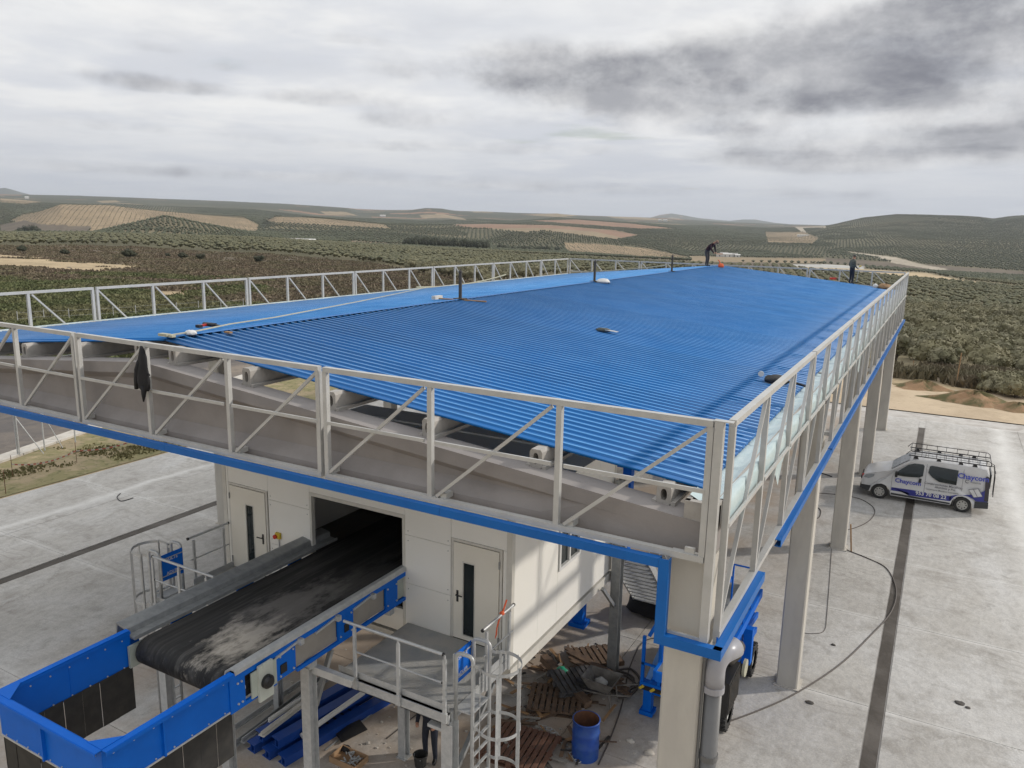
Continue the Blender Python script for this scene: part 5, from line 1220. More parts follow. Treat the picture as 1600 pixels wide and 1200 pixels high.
# long right side: 1.15 m panels with window
ed = [12.10, 13.15, 14.05, 15.2, 16.2, 17.15]
for a, b in zip(ed, ed[1:]):
    mb = MB(); g = .003
    if a == 14.05:
        mb.box(CX1-.08, a+g, CZ0, CX1, b-g, 3.93); mb.build('wall_panel', M_WHITE, cab); mb = MB(); mb.box(CX1-.08, a+g, 4.93, CX1, b-g, CZ1); mb.build('wall_panel', M_WHITE, cab)
    else: mb.box(CX1-.08, a+g, CZ0, CX1, b-g, CZ1); mb.build('wall_panel', M_WHITE, cab)
mb = MB(); y0, y1, z0, z1 = 14.07, 15.18, 3.95, 4.91
mb.box(CX1-.07, y0, z0, CX1+.035, y0+.07, z1); mb.box(CX1-.07, y1-.07, z0, CX1+.035, y1, z1); mb.box(CX1-.07, y0+.07, z0, CX1+.035, y1-.07, z0+.07); mb.box(CX1-.07, y0+.07, z1-.07, CX1+.035, y1-.07, z1); mb.box(CX1-.05, (y0+y1)/2-.03, z0+.07, CX1+.02, (y0+y1)/2+.03, z1-.07)
wf_ = mb.build('window_frame', M_WPLAST, cab)
for a, b in ((y0+.07, (y0+y1)/2-.03), ((y0+y1)/2+.03, y1-.07)):
    mb = MB(); mb.box(CX1-.045, a, z0+.07, CX1-.03, b, z1-.07); mb.build('pane', M_GLASS, wf_)
mb = MB(); mb.box(CX0, CY0+.08, CZ0, CX0+.08, CY1, CZ1); mb.build('side_wall', M_WHITE, cab)
mb = MB(); mb.box(CX0+.08, CY1-.08, CZ0, OX0, CY1, CZ1); mb.box(OX1, CY1-.08, CZ0, CX1-.08, CY1, CZ1); mb.box(OX0, CY1-.08, OZ-.5, OX1, CY1, CZ1); mb.build('back_wall', M_WHITE, cab)
mb = MB(); mb.box(CX0-.02, CY0-.02, CZ1, CX1+.02, CY1+.02, CZ1+.07); mb.build('roof', M_WHITE, cab)
mb = MB()
for y in (12.9, 14.0, 15.1, 16.2): mb.box(CX0, y-.02, CZ1+.07, CX1, y+.02, CZ1+.11)
mb.build('roof_seam', M_WHITE, cab)
mb = MB(); mb.box(CX0, CY0+.08, CZ0-.05, CX1-.09, CY1, CZ0+.16); mb.build('floor', M_DARK, cab)
mb = MB(); mb.box(CX0-.02, CY0-.02, CZ0-.11, CX1+.03, CY1+.02, CZ0-.052); mb.box(CX1-.02, CY0, CZ0-.27, CX1+.02, CY1, CZ0-.11); mb.box(CX0, CY0, CZ0-.27, CX1-.03, CY0+.1, CZ0-.11); mb.build('base_frame', M_TRIM, cab)
def hpost(x, y, z1, root, w=.20, name='leg', m=None, z0=0.0):
    mb = MB(); t = .014
    mb.box(x-w/2, y-w/2, z0, x+w/2, y-w/2+t, z1); mb.box(x-w/2, y+w/2-t, z0, x+w/2, y+w/2, z1); mb.box(x-t/2, y-w/2+t, z0, x+t/2, y+w/2-t, z1); mb.box(x-w*.7, y-w*.7, z0-.002, x+w*.7, y+w*.7, z0+.02)
    return mb.build(name, m or M_GALV, root)
hpost(-6.36, 17.12, 5.2, cab, .24, m=M_GALVD); hpost(-14.2, 17.12, CZ0-.27, cab, .22, m=M_GALVD); hpost(-9.0, 11.8, 2.6, cab, .18); hpost(-13.9, 12.2, CZ0-.27, cab, .2)
mb = MB(); mb.beam((-6.42, 17.1, 1.9), (-7.0, 17.1, 2.5), .08, .08); mb.beam((-6.36, 17.0, 1.9), (-6.45, 16.4, 2.6), .08, .08); mb.build('brace', M_GALVD, cab)
# emergency stop on its conduit
mb = MB(); mb.box(-12.72, CY0-.06, 4.10, -12.58, CY0, 4.24); es = mb.build('stop_box', M_YEL, cab)
mb = MB(); mb.lathe((-12.70, CY0-.075, 4.15), [(0, -.03), (.05, -.03), (.05, .015), (0, .015)], 12, 'y'); mb.build('stop_button', M_RED, es)
mb = MB(); mb.tube((-12.64, CY0-.02, 4.10), (-12.64, CY0-.02, 3.1), .014, 6); mb.build('conduit', M_GALV, es)
# blue machine legs and steelwork seen beyond the cabin
mc = thing('screening_machine', 'blue steel machine behind the cabin, seen below its floor and under the roof', 'machine', (-8.6, 19.4, 0))
for (x, y) in ((-8.11, 18.93), (-11.8, 18.93), (-8.11, 22.4), (-11.8, 22.4)):
    mb = MB(); mb.box(x-.14, y-.14, .12, x+.14, y+.14, 4.4); mb.box(x-.24, y-.24, 0, x+.24, y+.24, .12); mb.build('leg', M_BLUE, mc)
mb = MB(); mb.box(-12.1, 18.6, 4.4, -7.8, 24.2, 5.7); mb.build('housing', M_BLUE, mc)
mb = MB(); mb.box(-7.75, 18.9, 4.9, -6.9, 24, 5.6); mb.box(-7.7, 19.6, 5.6, -7.3, 20.0, 6.5); mb.box(-7.5, 21.0, 5.6, -7.1, 21.4, 6.6); mb.box(-7.9, 19.6, 6.3, -6.3, 19.9, 6.6); mb.build('duct', M_BLUE, mc)
mb = MB(); mb.box(-7.2, 22.0, 3.6, -5.9, 26, 5.9); mb.build('cover', M_WHITE, mc)

# ------------------------------------------------------------------ conveyor
M_BELT = ground_mat('dusty_black_belt', [((.030, .030, .030), None, 0, 0, 0, None), ((.10, .096, .09), 1.0, .46, .66, .7, (3.0, .12, 1)), ((.016, .016, .016), 2.2, .46, .62, .7, (3.6, .10, 1)), ((.17, .16, .15), 6, .56, .72, .5, (2.6, .12, 1))], .75, .08, 14)
def spill(m):
    nt = m.node_tree; N = nt.nodes; L = nt.links; b = N['Principled BSDF']; old = b.inputs['Base Color'].links[0].from_socket
    g = N.new('ShaderNodeNewGeometry'); n = N.new('ShaderNodeTexNoise'); n.inputs['Scale'].default_value = 2.6; n.inputs['Detail'].default_value = 9; n.inputs['Roughness'].default_value = .68
    mp = N.new('ShaderNodeMapping'); mp.inputs['Scale'].default_value = (1.4, .6, 1); L.new(g.outputs['Position'], mp.inputs[0]); L.new(mp.outputs[0], n.inputs['Vector'])
    cur = old
    for (cx, cy, rx, ry, amt, c) in ((-9.95, 8.55, .62, .85, .95, (.46, .42, .36)), (-10.1, 9.6, .75, 1.5, .5, (.30, .28, .26)), (-9.7, 11.1, .5, 1.6, .35, (.26, .25, .23))):
        v = N.new('ShaderNodeVectorMath'); v.operation = 'SUBTRACT'; L.new(g.outputs['Position'], v.inputs[0]); v.inputs[1].default_value = (cx, cy, BZ_)
        w = N.new('ShaderNodeVectorMath'); w.operation = 'DIVIDE'; L.new(v.outputs[0], w.inputs[0]); w.inputs[1].default_value = (rx, ry, 50)
        l = N.new('ShaderNodeVectorMath'); l.operation = 'LENGTH'; L.new(w.outputs[0], l.inputs[0])
        a = N.new('ShaderNodeMath'); a.operation = 'MULTIPLY_ADD'; L.new(n.outputs['Fac'], a.inputs[0]); a.inputs[1].default_value = -3.2; L.new(l.outputs['Value'], a.inputs[2])
        r = N.new('ShaderNodeMapRange'); r.inputs[1].default_value = -.62; r.inputs[2].default_value = -1.25; r.inputs[4].default_value = amt; L.new(a.outputs[0], r.inputs[0])
        x = N.new('ShaderNodeMix'); x.data_type = 'RGBA'; L.new(r.outputs[0], x.inputs[0]); L.new(cur, x.inputs[6]); x.inputs[7].default_value = (*c, 1); cur = x.outputs[2]
    L.new(cur, b.inputs['Base Color'])
BZ_ = 4.10
spill(M_BELT)
cv = thing('infeed_conveyor', 'wide black belt conveyor with blue side frames and blue hopper at its end', 'conveyor', (-10.4, 9, 0))
BX0, BX1, BZ = -11.42, -9.20, 4.10
mb = MB(); n = 14; R_ = .25; pr = [(16.9, BZ), (7.72, BZ)]+[(7.72-R_*math.sin(math.pi*i/n), BZ-R_+R_*math.cos(math.pi*i/n)) for i in range(1, n)]+[(7.72, BZ-2*R_), (16.9, BZ-2*R_)]
mb.prism([(p[0], p[1]) for p in pr], 'x', BX0, BX1); b_ = mb.build('belt', M_BELT, cv)
for p in b_.data.polygons: p.use_smooth = len(p.vertices) == 4
mb = MB(); mb.tube((BX0-.10, 7.72, BZ-.25), (BX0-.005, 7.72, BZ-.25), .10, 14); mb.tube((BX1+.005, 7.72, BZ-.25), (BX1+.1, 7.72, BZ-.25), .07, 14); mb.build('drum_shaft', M_GALV, cv)
# left guard: galvanised folded sheet
mb = MB(); mb.prism([(-11.70, 4.13), (-11.66, 4.13), (-11.44, 4.115), (-11.44, 4.10), (-11.80, 4.10), (-11.93, 4.24), (-11.93, 4.28), (-11.90, 4.28)][0:0] or [(-11.98, 4.02), (-11.94, 4.30), (-11.90, 4.305), (-11.69, 4.27), (-11.665, 4.25), (-11.66, 4.15), (-11.47, 4.14), (-11.455, 4.175), (-11.445, 4.175), (-11.445, 4.11), (-11.68, 4.12), (-11.69, 4.23), (-11.90, 4.27), (-11.955, 4.02)], 'y', 7.50, 12.6)
mb.build('left_guard', M_GALVD, cv)
mb = MB(); mb.prism([(-11.95, 4.14), (-11.55, 4.24), (-11.40, 4.40), (-11.38, 4.40), (-11.54, 4.22), (-11.95, 4.11)], 'y', 11.2, 12.3); mb.build('guard_lip', M_GALVD, cv) if False else None
mb = MB(); mb.prism([(-9.31, 4.11), (-9.28, 4.20), (-9.16, 4.285), (-9.08, 4.285), (-9.05, 4.25), (-9.05, 4.18), (-9.08, 4.25), (-9.15, 4.25), (-9.26, 4.17), (-9.29, 4.11)], 'y', 7.55, 12.35); mb.build('right_guard', M_GALV, cv)
# blue side frames with window openings
def side_frame(x, s):
    f_ = MB(); t = .05
    def bx(y0, y1, z0, z1, e=0): f_.box(x-(t if s < 0 else 0)-e, y0, z0, x+(t if s > 0 else 0)+e, y1, z1)
    bx(7.45, 12.35, 4.07, 4.17); bx(8.9, 12.35, 3.53, 3.60)
    for (a, b) in ((8.42, 8.86), (9.95, 10.36), (11.35, 11.72)): bx(a, b, 3.60, 4.07)
    bx(7.45, 7.75, 3.55, 4.07); bx(7.75, 8.42, 3.55, 3.62)
    return f_.build('side_frame', M_BLUE, cv)
side_frame(-9.12, 1); side_frame(-11.70, -1)
for (a, b) in ((8.86, 9.95), (10.36, 11.35), (11.72, 12.2)):
    mb = MB(); mb.box(-9.145, a+.01, 3.61, -9.125, b-.01, 4.06); mb.build('inspection_plate', M_MINT if a > 11.5 else mat('grey_side_plate', (.30, .28, .25), .55), cv)
mb = MB()
for y in (8.95, 9.9, 10.9): mb.beam((-9.06, y-.55, 4.05), (-9.06, y, 4.11), .03, .04); mb.box(-9.07, y-.04, 4.05, -8.98, y+.04, 4.15)
mb.build('guide_lever', M_GALV, cv)
mb = MB()
for y in (7.6, 7.68, 8.5, 8.8, 10.0, 10.3, 11.4, 11.68):
    for z in (3.66, 4.02): mb.lathe((-9.07, y, z), [(0, .02), (.018, .02), (.018, 0)], 6, 'x')
mb.build('bolts', M_GALV, cv)
mb = MB(); mb.box(-9.066, 8.50, 3.70, -9.05, 8.64, 3.86); mb.box(-9.066, 10.1, 3.70, -9.05, 10.22, 3.86); mb.build('hand_hole', M_BLKPL, cv)
# bearing plate, take-up cover
mb = MB(); mb.box(-9.07, 7.86, 3.60, -9.045, 8.40, 4.05); bp_ = mb.build('bearing_plate', M_MINT, cv)
mb = MB(); mb.box(-9.045, 7.98, 3.48, -9.0, 8.28, 4.12); mb.box(-9.0, 8.06, 4.04, -8.975, 8.20, 4.14); mb.build('bearing_housing', mat('pale_machine_cover', (.50, .53, .48), .5), bp_)
mb = MB(); mb.lathe((-9.0, 8.13, 3.80), [(.115, 0), (.115, .06), (.08, .10), (0, .10)], 24, 'x'); mb.build('bearing_cap', M_BLKPL, bp_, smooth=False)
mb = MB(); mb.box(-9.044, 7.62, 3.62, -9.02, 7.92, 3.92); mb.build('data_plate', M_MINT, bp_) if False else None
# white drum bracket left
mb = MB(); mb.box(-11.55, 7.42, 3.60, -11.50, 7.85, 4.0); mb.build('drum_bracket', M_MINT, cv)
# hopper: three blue walls with folded rims, rubber curtains below
def hopper_wall(p, q, inw, ribs):
    p = Vector((p[0], p[1], 0)); q = Vector((q[0], q[1], 0)); d = (q-p).normalized(); inw = Vector(inw); up = Vector((0, 0, 1)); L_ = (q-p).length
    mb = MB(); mb.beam(p+up*3.91, q+up*3.91, .012, .66); o_ = mb.build('hopper_wall', M_BLUE, cv)
    mb = MB(); mb.beam(p-inw*.04+up*4.255, q-inw*.04+up*4.255, .11, .012); mb.beam(p-inw*.098+up*4.225, q-inw*.098+up*4.225, .012, .055); mb.beam(p+inw*.03+up*4.225, q+inw*.03+up*4.225, .006, .05); mb.build('rim', M_BLUE, o_)
    for t in ribs:
        c = p.lerp(q, t); mb = MB(); mb.beam(c-inw*.022+up*3.60, c-inw*.022+up*4.20, .07, .03, d) ; mb.build('rib', M_BLUE, o_)
    mb = MB(); k = int(L_/.27)
    for i in range(k):
        c = p+d*((i+.5)*L_/k)
        for z in (3.63, 4.13):
            for s_ in (-1, 1):
                a = c+up*z+inw*s_*.006; mb.tube(a, a+inw*s_*.012, .013, 6)
    mb.build('bolts', M_GALV, o_)
    mb = MB(); mb.beam(p-inw*.012+up*3.585, q-inw*.012+up*3.585, .012, .03); mb.build('edge_strip', M_GALV, o_)
    # curtain strips
    w = .30; k = max(1, int(L_/w))
    for i in range(k):
        a = p+d*(i*L_/k+.004); b = p+d*((i+1)*L_/k-.004); off = inw*(.014+.007*(i % 2)); mb = MB(); mb.beam(a+off+up*3.20, b+off+up*3.20, .006, .84); mb.build('curtain_strip', M_BLACK, o_)
hopper_wall((-9.10, 5.36), (-9.10, 7.50), (-1, 0, 0), (.42,))
hopper_wall((-11.58, 5.36), (-11.58, 7.50), (1, 0, 0), (.5,))
hopper_wall((-11.58, 5.36), (-9.10, 5.36), (0, 1, 0), (.46,))
for (x, s) in ((-9.10, -1), (-11.58, 1)):     # corner gussets
    mb = MB(); mb.add([(x, 5.36, 4.27), (x+s*.32, 5.36, 4.27), (x, 5.70, 4.27), (x, 5.36, 4.262), (x+s*.32, 5.36, 4.262), (x, 5.70, 4.262)], [(0,1,2),(5,4,3),(0,3,4,1),(1,4,5,2),(2,5,3,0)]); mb.build('corner_gusset', M_BLUE, cv)
# stands
for x in (-9.22, -11.45):
    hpost(x, 9.30, 3.40, cv, .20)
    mb = MB(); mb.beam((x+(.06 if x > -10 else -.06), 9.36, 3.33), (x+(.75 if x > -10 else -.75), 9.62, 3.12), .12, .14); mb.build('cantilever', M_GALV, cv)
    mb = MB(); mb.beam((x, 9.45, 2.5), (x, 9.9, 3.4), .08, .08); mb.build('brace', M_GALVD, cv)
for (ya_, yb_) in ((9.22, 9.40), (11.5, 11.65)): mb = MB(); mb.box(-11.5, ya_, 3.38, -9.1, yb_, 3.50); mb.build('cross_member', M_GALV, cv)

# ------------------------------------------------------------------ access platforms with caged ladders
def platform(x0, x1, side, label, cat='access platform'):
    """side +1: ladder on +x, -1: ladder on -x; y from 9.85 to 11.98"""
    y0, y1, zd = 9.88, 11.97, 3.05; xl = x1 if side > 0 else x0; xi = x0 if side > 0 else x1
    t = thing('access_platform', label, cat, ((x0+x1)/2, y0, 0))
    mb = MB(); mb.box(x0+.02, y0+.02, zd-.04, x1-.02, y1, zd)
    mb.build('deck', mat('grating_steel', (.34, .35, .35), .6, .15, (.46, .44, .40), 1.6, .9, .8, 70), t)
    mb = MB(); mb.box(x0, y0-.055, zd-.22, x1, y0+.0, zd-.02); mb.box(x0, y0-.055, zd-.22, x1, y0+.04, zd-.205); mb.box(x0, y0-.075, zd-.035, x1, y0+.0, zd-.02)
    mb.box(xl-.055 if side > 0 else xl, y0+.041, zd-.22, xl if side > 0 else xl+.055, y1, zd-.02); mb.build('edge_beam', M_GALV, t)
    mb = MB(); mb.box(x0, y0-.012, zd+.0, x1-.02, y0-.004, zd+.12); a = xl-.012*side; mb.box(min(a, xl), y0+.95, zd, max(a, xl), y1, zd+.14); mb.build('toe_board', M_GALV, t)
    L_ = abs(x1-x0); n = 3
    xs = [xi+side*(.46+i*(L_-.52)/(n-1)) for i in range(n)] if side > 0 else [xi+side*(.46+i*(L_-.52)/(n-1)) for i in range(n)]
    for x in xs:
        mb = MB(); mb.box(x-.03, y0-.10, zd-.16, x+.03, y0-.06, zd+1.02); mb.tube((x, y0-.08, zd+1.02), (x, y0-.08, zd+1.09), .021, 8); p_ = mb.build('rail_post', M_GALV, t)
        mb = MB(); mb.box(x-.05, y0-.11, zd-.17, x+.05, y0-.056, zd+.02); mb.build('post_clamp', M_GALV, p_)
    mb = MB(); e0 = xi+side*.22; e1 = xl-side*.10; mb.tube((e0, y0-.08, zd+1.10), (e1, y0-.08, zd+1.10), .028, 10); mb.build('handrail', M_GALV, t)
    mb = MB(); mb.tube((e0+side*.2, y0-.08, zd+.57), (e1-side*.02, y0-.08, zd+.57), .016, 8); mb.build('knee_rail', M_GALV, t)
    mb = MB(); mb.tube((e1, y0-.08, zd+1.10), (e1+side*.03, y0-.08, zd+1.10), .033, 10); mb.tube((e1-side*.02, y0-.08, zd+.57), (e1+side*.02, y0-.08, zd+.57), .02, 8); mb.build('end_cap', M_BLKPL, t)
    # side rail on the ladder side
    xr = xl-side*.0+side*.07
    for y in (10.95, 11.78):
        mb = MB(); mb.box(xr-.02, y-.03, zd-.16, xr+.02, y+.03, zd+1.02); mb.build('rail_post', M_GALV, t)
    mb = MB(); mb.tube((xr, 10.82, zd+1.10), (xr, 11.92, zd+1.10), .028, 10); mb.build('handrail', M_GALV, t)
    mb = MB(); mb.tube((xr, 10.85, zd+.57), (xr, 11.92, zd+.57), .016, 8); mb.build('knee_rail', M_GALV, t)
    mb = MB(); mb.tube((xr, 10.79, zd+1.10), (xr, 10.82, zd+1.10), .033, 10); mb.tube((xr, 11.92, zd+1.10), (xr, 11.95, zd+1.10), .033, 10); mb.build('end_cap', M_BLKPL, t)
    # ladder: two stringers that turn over into walk-through hoops
    lx = xl+side*.36; ya, yb = 10.02, 10.58
    for y in (ya, yb):
        pts = [(lx, y, .02), (lx, y, zd+.98)]
        for k in range(1, 5): a = math.pi/2*k/4; pts.append((lx-side*.09*(1-math.cos(a)), y, zd+.98+.09*math.sin(a)))
        for k in range(0, 5): a = math.pi/2*k/4; pts.append((xl+side*(.12-.09*math.sin(a)), y, zd+.98+.09*math.cos(a)))
        pts.append((xl+side*.03, y, zd-.2)); mb = MB(); mb.path(pts, .034, 8); lo = mb.build('ladder_stringer', M_GALV, t, smooth=True)
    for i in range(11):
        z = .28+i*.28; mb = MB(); mb.beam((lx, ya+.03, z), (lx, yb-.03, z), .045, .028); mb.build('ladder_rung', M_GALV, t)
    mb = MB(); mb.box(min(xl, lx-side*.05), ya, zd-.03, max(xl, lx-side*.05), yb, zd-.0); mb.build('step_plate', M_GALV, t)
    # safety cage
    cx = lx+side*.36; cy = (ya+yb)/2; R_ = .37
    hoops = [zd+.92, zd-.25, zd-1.15][:3]
    def arc(z, r=R_): 
        return [(cx-side*r*math.cos(a)*1.0, cy+r*math.sin(a), z) for a in np.linspace(math.radians(48), math.radians(312), 25)]
    for z in hoops:
        A = [(lx, yb, z)]+arc(z)+[(lx, ya, z)]; mb = MB(); vs = []
        for (x, y, zz) in A: 
            d = Vector((x-cx, y-cy, 0)).normalized(); vs += [(x, y, zz-.03), (x, y, zz+.03), (x+d.x*.01, y+d.y*.01, zz+.03), (x+d.x*.01, y+d.y*.01, zz-.03)]
        fs = [(4*i+j, 4*i+(j+1) % 4, 4*i+4+(j+1) % 4, 4*i+4+j) for i in range(len(A)-1) for j in range(4)]; mb.add(vs, fs); mb.build('cage_hoop', M_GALV, t)
    for a in (62, 115, 180, 245, 298):
        a = math.radians(a); x = cx-side*(R_+.012)*math.cos(a); y = cy+(R_+.012)*math.sin(a); mb = MB(); mb.beam((x, y, zd-1.2), (x, y, zd+.95), .012, .055, (math.cos(a), math.sin(a), 0)) ; mb.build('cage_strip', M_GALV, t)
    # self-closing gate with lettered blue plate
    gx = xl-side*.02
    mb = MB(); mb.box(gx-.012, ya+.03, zd+.40, gx-.004, yb-.0, zd+1.00); g_ = mb.build('gate_plate', M_BLUE, t)
    mb = MB(); mb.tube((gx, ya, zd+.35), (gx, ya, zd+1.02), .02, 8); mb.tube((gx, ya, zd+.5), (gx, yb, zd+.5), .012, 6); mb.tube((gx, ya, zd+.9), (gx, yb, zd+.9), .012, 6); mb.build('gate_bar', M_GALV, g_)
    for (txt, zz) in (('SULTE', zd+.86), ('ADLER', zd+.54)):
        me = text_mesh(txt, .105, .001, .001)
        for v in me.vertices:
            x, y, z = v.co; v.co = (gx-.003+.0+z if True else 0, cy+.01+x, zz+y) if side < 0 else (gx-.014-z if False else gx-.003+z, cy+.01+x, zz+y)
        me.materials.append(M_WPLAST); link('gate_lettering', me, g_)
        me2 = me.copy()
        for v in me2.vertices: v.co = (2*(gx-.008)-v.co.x, 2*(cy+.01)-v.co.y, v.co.z)
        link('gate_lettering', me2, g_)
    # posts
    xp = xl-side*.04; hpost(xp, y0+.06, zd-.22, t, .22); (hpost(xi+side*.5, 11.6, zd-.22, t, .16) if side < 0 else None)
    mb = MB(); mb.beam((xp+.0, y0+.2, 1.7), (xp, 11.4, zd-.3), .08, .08); mb.build('brace', M_GALVD, t)
    mb = MB(); mb.box(xp-.42, y0-.02, zd-.42, xp-.12, y0+.12, zd-.36); mb.build('end_plate', M_GALV, t) if side > 0 else None
    return t
pr_ = platform(-9.02, -6.55, 1, 'right galvanised access platform with ladder cage, before the right cabin door')
pl_ = platform(-14.18, -11.98, -1, 'left galvanised access platform with ladder cage, beyond the black belt')
rb = thing('orange_ribbon', 'orange ribbon tied to the short handrail at the right cabin door', 'ribbon', (-6.48, 11.5, 4.15))
lump('knot', (-6.48, 11.5, 4.17), .045, .05, .045, M_ORANGE, '', '', 41, rb); mb = MB(); mb.path([(-6.48, 11.42, 4.14), (-6.47, 11.3, 3.98), (-6.46, 11.26, 3.86), (-6.46, 11.22, 3.80)], .016, 5, [.02, .014, .016, .006]); mb.build('tail', M_ORANGE, rb)
mb = MB(); mb.path([(-6.5, 11.55, 4.15), (-6.5, 11.7, 4.35)], .018, 5); mb.build('tail', M_ORANGE, rb)

# stair behind the cabin
st = thing('steel_stair', 'galvanised stair with open treads behind the corner leg of the cabin', 'stair', (-6.45, 19.5, 0))
for i in range(15):
    t_ = i/14; y = lerp(20.7, 17.9, t_); z = lerp(.18, 3.0, t_); mb = MB(); mb.box(-6.95, y-.13, z-.035, -5.9, y+.13, z); mb.build('tread', M_GALV, st)
for x in (-7.0, -5.86):
    mb = MB(); mb.beam((x, 20.9, .02), (x, 17.8, 3.05), .04, .20); mb.build('stringer', M_GALV, st)
    mb = MB(); mb.tube((x, 20.8, 1.05), (x, 17.8, 4.05), .022, 8); [mb.tube((x, lerp(20.6, 18, q), lerp(.3, 2.9, q)), (x, lerp(20.6, 18, q), lerp(1.25, 3.85, q)), .018, 6) for q in (0, .33, .66, 1)]; mb.build('handrail', M_GALV, st)
lump('black_tarp', (-6.35, 20.6, .26), .95, .55, .38, M_CLOTH, 'black tarpaulin bundle on the ground at the foot of the steel stair', 'tarpaulin', 51)

# ------------------------------------------------------------------ scissor lift behind the first column
lf = thing('scissor_lift', 'blue rough-terrain scissor lift parked behind the nearest column', 'lift', (-4.2, 17, 0))
mb = MB(); mb.box(-4.95, 15.9, .55, -3.45, 19.4, .95); mb.box(-5.15, 15.7, .72, -3.3, 15.9, .92); mb.build('chassis', M_BLUE, lf)
mb = MB()
for i in range(14):
    x = -5.15+i*.13
    (mb.beam((x, 15.69, .74), (x+.10, 15.69, .84), .06, .006, (0, 1, 0)) if i % 2 == 0 else None)
mb.build('warning_stripe', M_YEL, lf)
mb = MB(); mb.box(-5.12, 15.694, .735, -3.33, 15.699, .85); mb.build('warning_strip', M_BLKPL, lf)
for (x, y) in ((-3.35, 16.35), (-5.05, 16.9), (-3.35, 18.9), (-5.05, 18.9)):
    s = 1 if x > -4 else -1; w = thing('w', 'x', 'x')
    bpy.data.objects.remove(w)
    mb = MB(); mb.lathe((x, y, .42), [(.24, -.15), (.40, -.15), (.42, -.12), (.42, .12), (.40, .15), (.24, .15)], 28, 'x'); wh = mb.build('wheel', M_BLACK, lf)
    mb = MB()
    for k in range(22):
        a = 2*math.pi*k/22; c_, s_ = math.cos(a), math.sin(a)
        mb.beam((x-.15, y+.425*c_, .42+.425*s_), (x+.0, y+.425*math.cos(a+.1), .42+.425*math.sin(a+.1)), .04, .03); mb.beam((x, y+.425*math.cos(a+.14), .42+.425*math.sin(a+.14)), (x+.15, y+.425*math.cos(a+.24), .42+.425*math.sin(a+.24)), .04, .03)
    mb.build('tyre_lugs', M_BLACK, wh)
    mb = MB(); mb.lathe((x, y, .42), [(0, .10*s), (.10, .11*s), (.12, .06*s), (.24, .10*s), (.24, -.02*s)], 20, 'x'); mb.build('rim', M_WPLAST, wh)
for (x, y) in ((-5.0, 15.95), (-3.12, 17.4)):
    mb = MB(); mb.box(x-.10, y-.1, 1.15 if x > -4 else .12, x+.10, y+.1, 2.05 if x > -4 else .8); (mb.box(x-.16, y-.16, .02, x+.16, y+.16, .121) if x < -4 else None); mb.build('outrigger', M_BLUE, lf)
for k in range(3):
    z0 = 1.1+k*.42; z1 = z0+.40
    for x in (-4.0, -3.35):
        mb = MB(); mb.beam((x, 16.0, z0), (x, 19.2, z1), .06, .14); mb.build('scissor_arm', M_BLUE, lf)
        mb = MB(); mb.beam((x+.07, 19.2, z0), (x+.07, 16.0, z1), .06, .14); mb.build('scissor_arm', M_BLUE, lf)
mb = MB(); mb.box(-5.15, 15.72, .9, -5.08, 15.79, 2.05); mb.box(-4.75, 15.72, .9, -4.68, 15.79, 2.0); mb.box(-5.15, 15.72, 1.35, -4.68, 15.76, 1.4); mb.beam((-5.05, 15.9, 2.0), (-4.6, 16.0, 3.0), .06, .08); mb.build('front_guard', M_BLUE, lf)
mb = MB(); mb.beam((-5.0, 15.85, .95), (-4.7, 15.95, 1.9), .06, .12); mb.build('hydraulic_strut', mat('pale_blue_strut', (.10, .25, .55), .4), lf)
mb = MB(); mb.box(-3.46, 15.3, .95, -3.05, 16.3, 1.75); en = mb.build('engine_box', M_BLKPL, lf)
mb = MB(); [mb.box(-3.06+.0, 15.35+i*.12, 1.0, -3.03, 15.40+i*.12, 1.7) for i in range(8)]; mb.build('grille_bar', M_DARK, en)
lump('engine_block', (-3.35, 16.5, 1.85), .32, .5, .28, M_DARK, '', '', 61, lf)
mb = MB(); mb.lathe((-3.02, 16.55, 1.5), [(0, 0), (.2, 0), (.2, .06), (0, .06)], 20, 'x'); mb.build('pulley_cover', M_CREAM, lf)
mb = MB(); mb.box(-4.15, 13.6, 2.50, -3.1, 18.4, 2.60); mb.build('deck', M_GALVD, lf)
mb = MB(); mb.box(-3.12, 13.6, 2.42, -3.06, 18.4, 2.62); mb.box(-4.2, 13.6, 2.42, -4.14, 18.4, 2.62); mb.box(-4.14, 13.56, 2.42, -3.12, 13.62, 2.62); mb.build('deck_edge', M_BLUE, lf)
for x in (-3.09, -4.16):
    mb = MB(); mb.tube((x, 14.0, 3.62), (x, 17.2, 3.62), .022, 8); mb.tube((x, 14.0, 3.1), (x, 17.2, 3.1), .018, 8); [mb.tube((x, y, 2.6), (x, y, 3.62), .02, 8) for y in (14.0, 14.8, 15.6, 16.4, 17.2)]; mb.build('guard_rail', M_BLUE, lf)
mb = MB(); mb.tube((-3.09, 17.2, 3.62), (-3.55, 17.2, 3.62), .022, 8); mb.tube((-3.55, 17.2, 2.6), (-3.55, 17.2, 3.62), .022, 8); mb.tube((-3.85, 17.2, 2.6), (-3.85, 17.2, 3.62), .022, 8); mb.tube((-3.85, 17.2, 3.62), (-4.16, 17.2, 3.62), .022, 8); mb.tube((-3.09, 14, 3.62), (-4.16, 14, 3.62), .022, 8); mb.build('end_rail', M_BLUE, lf)

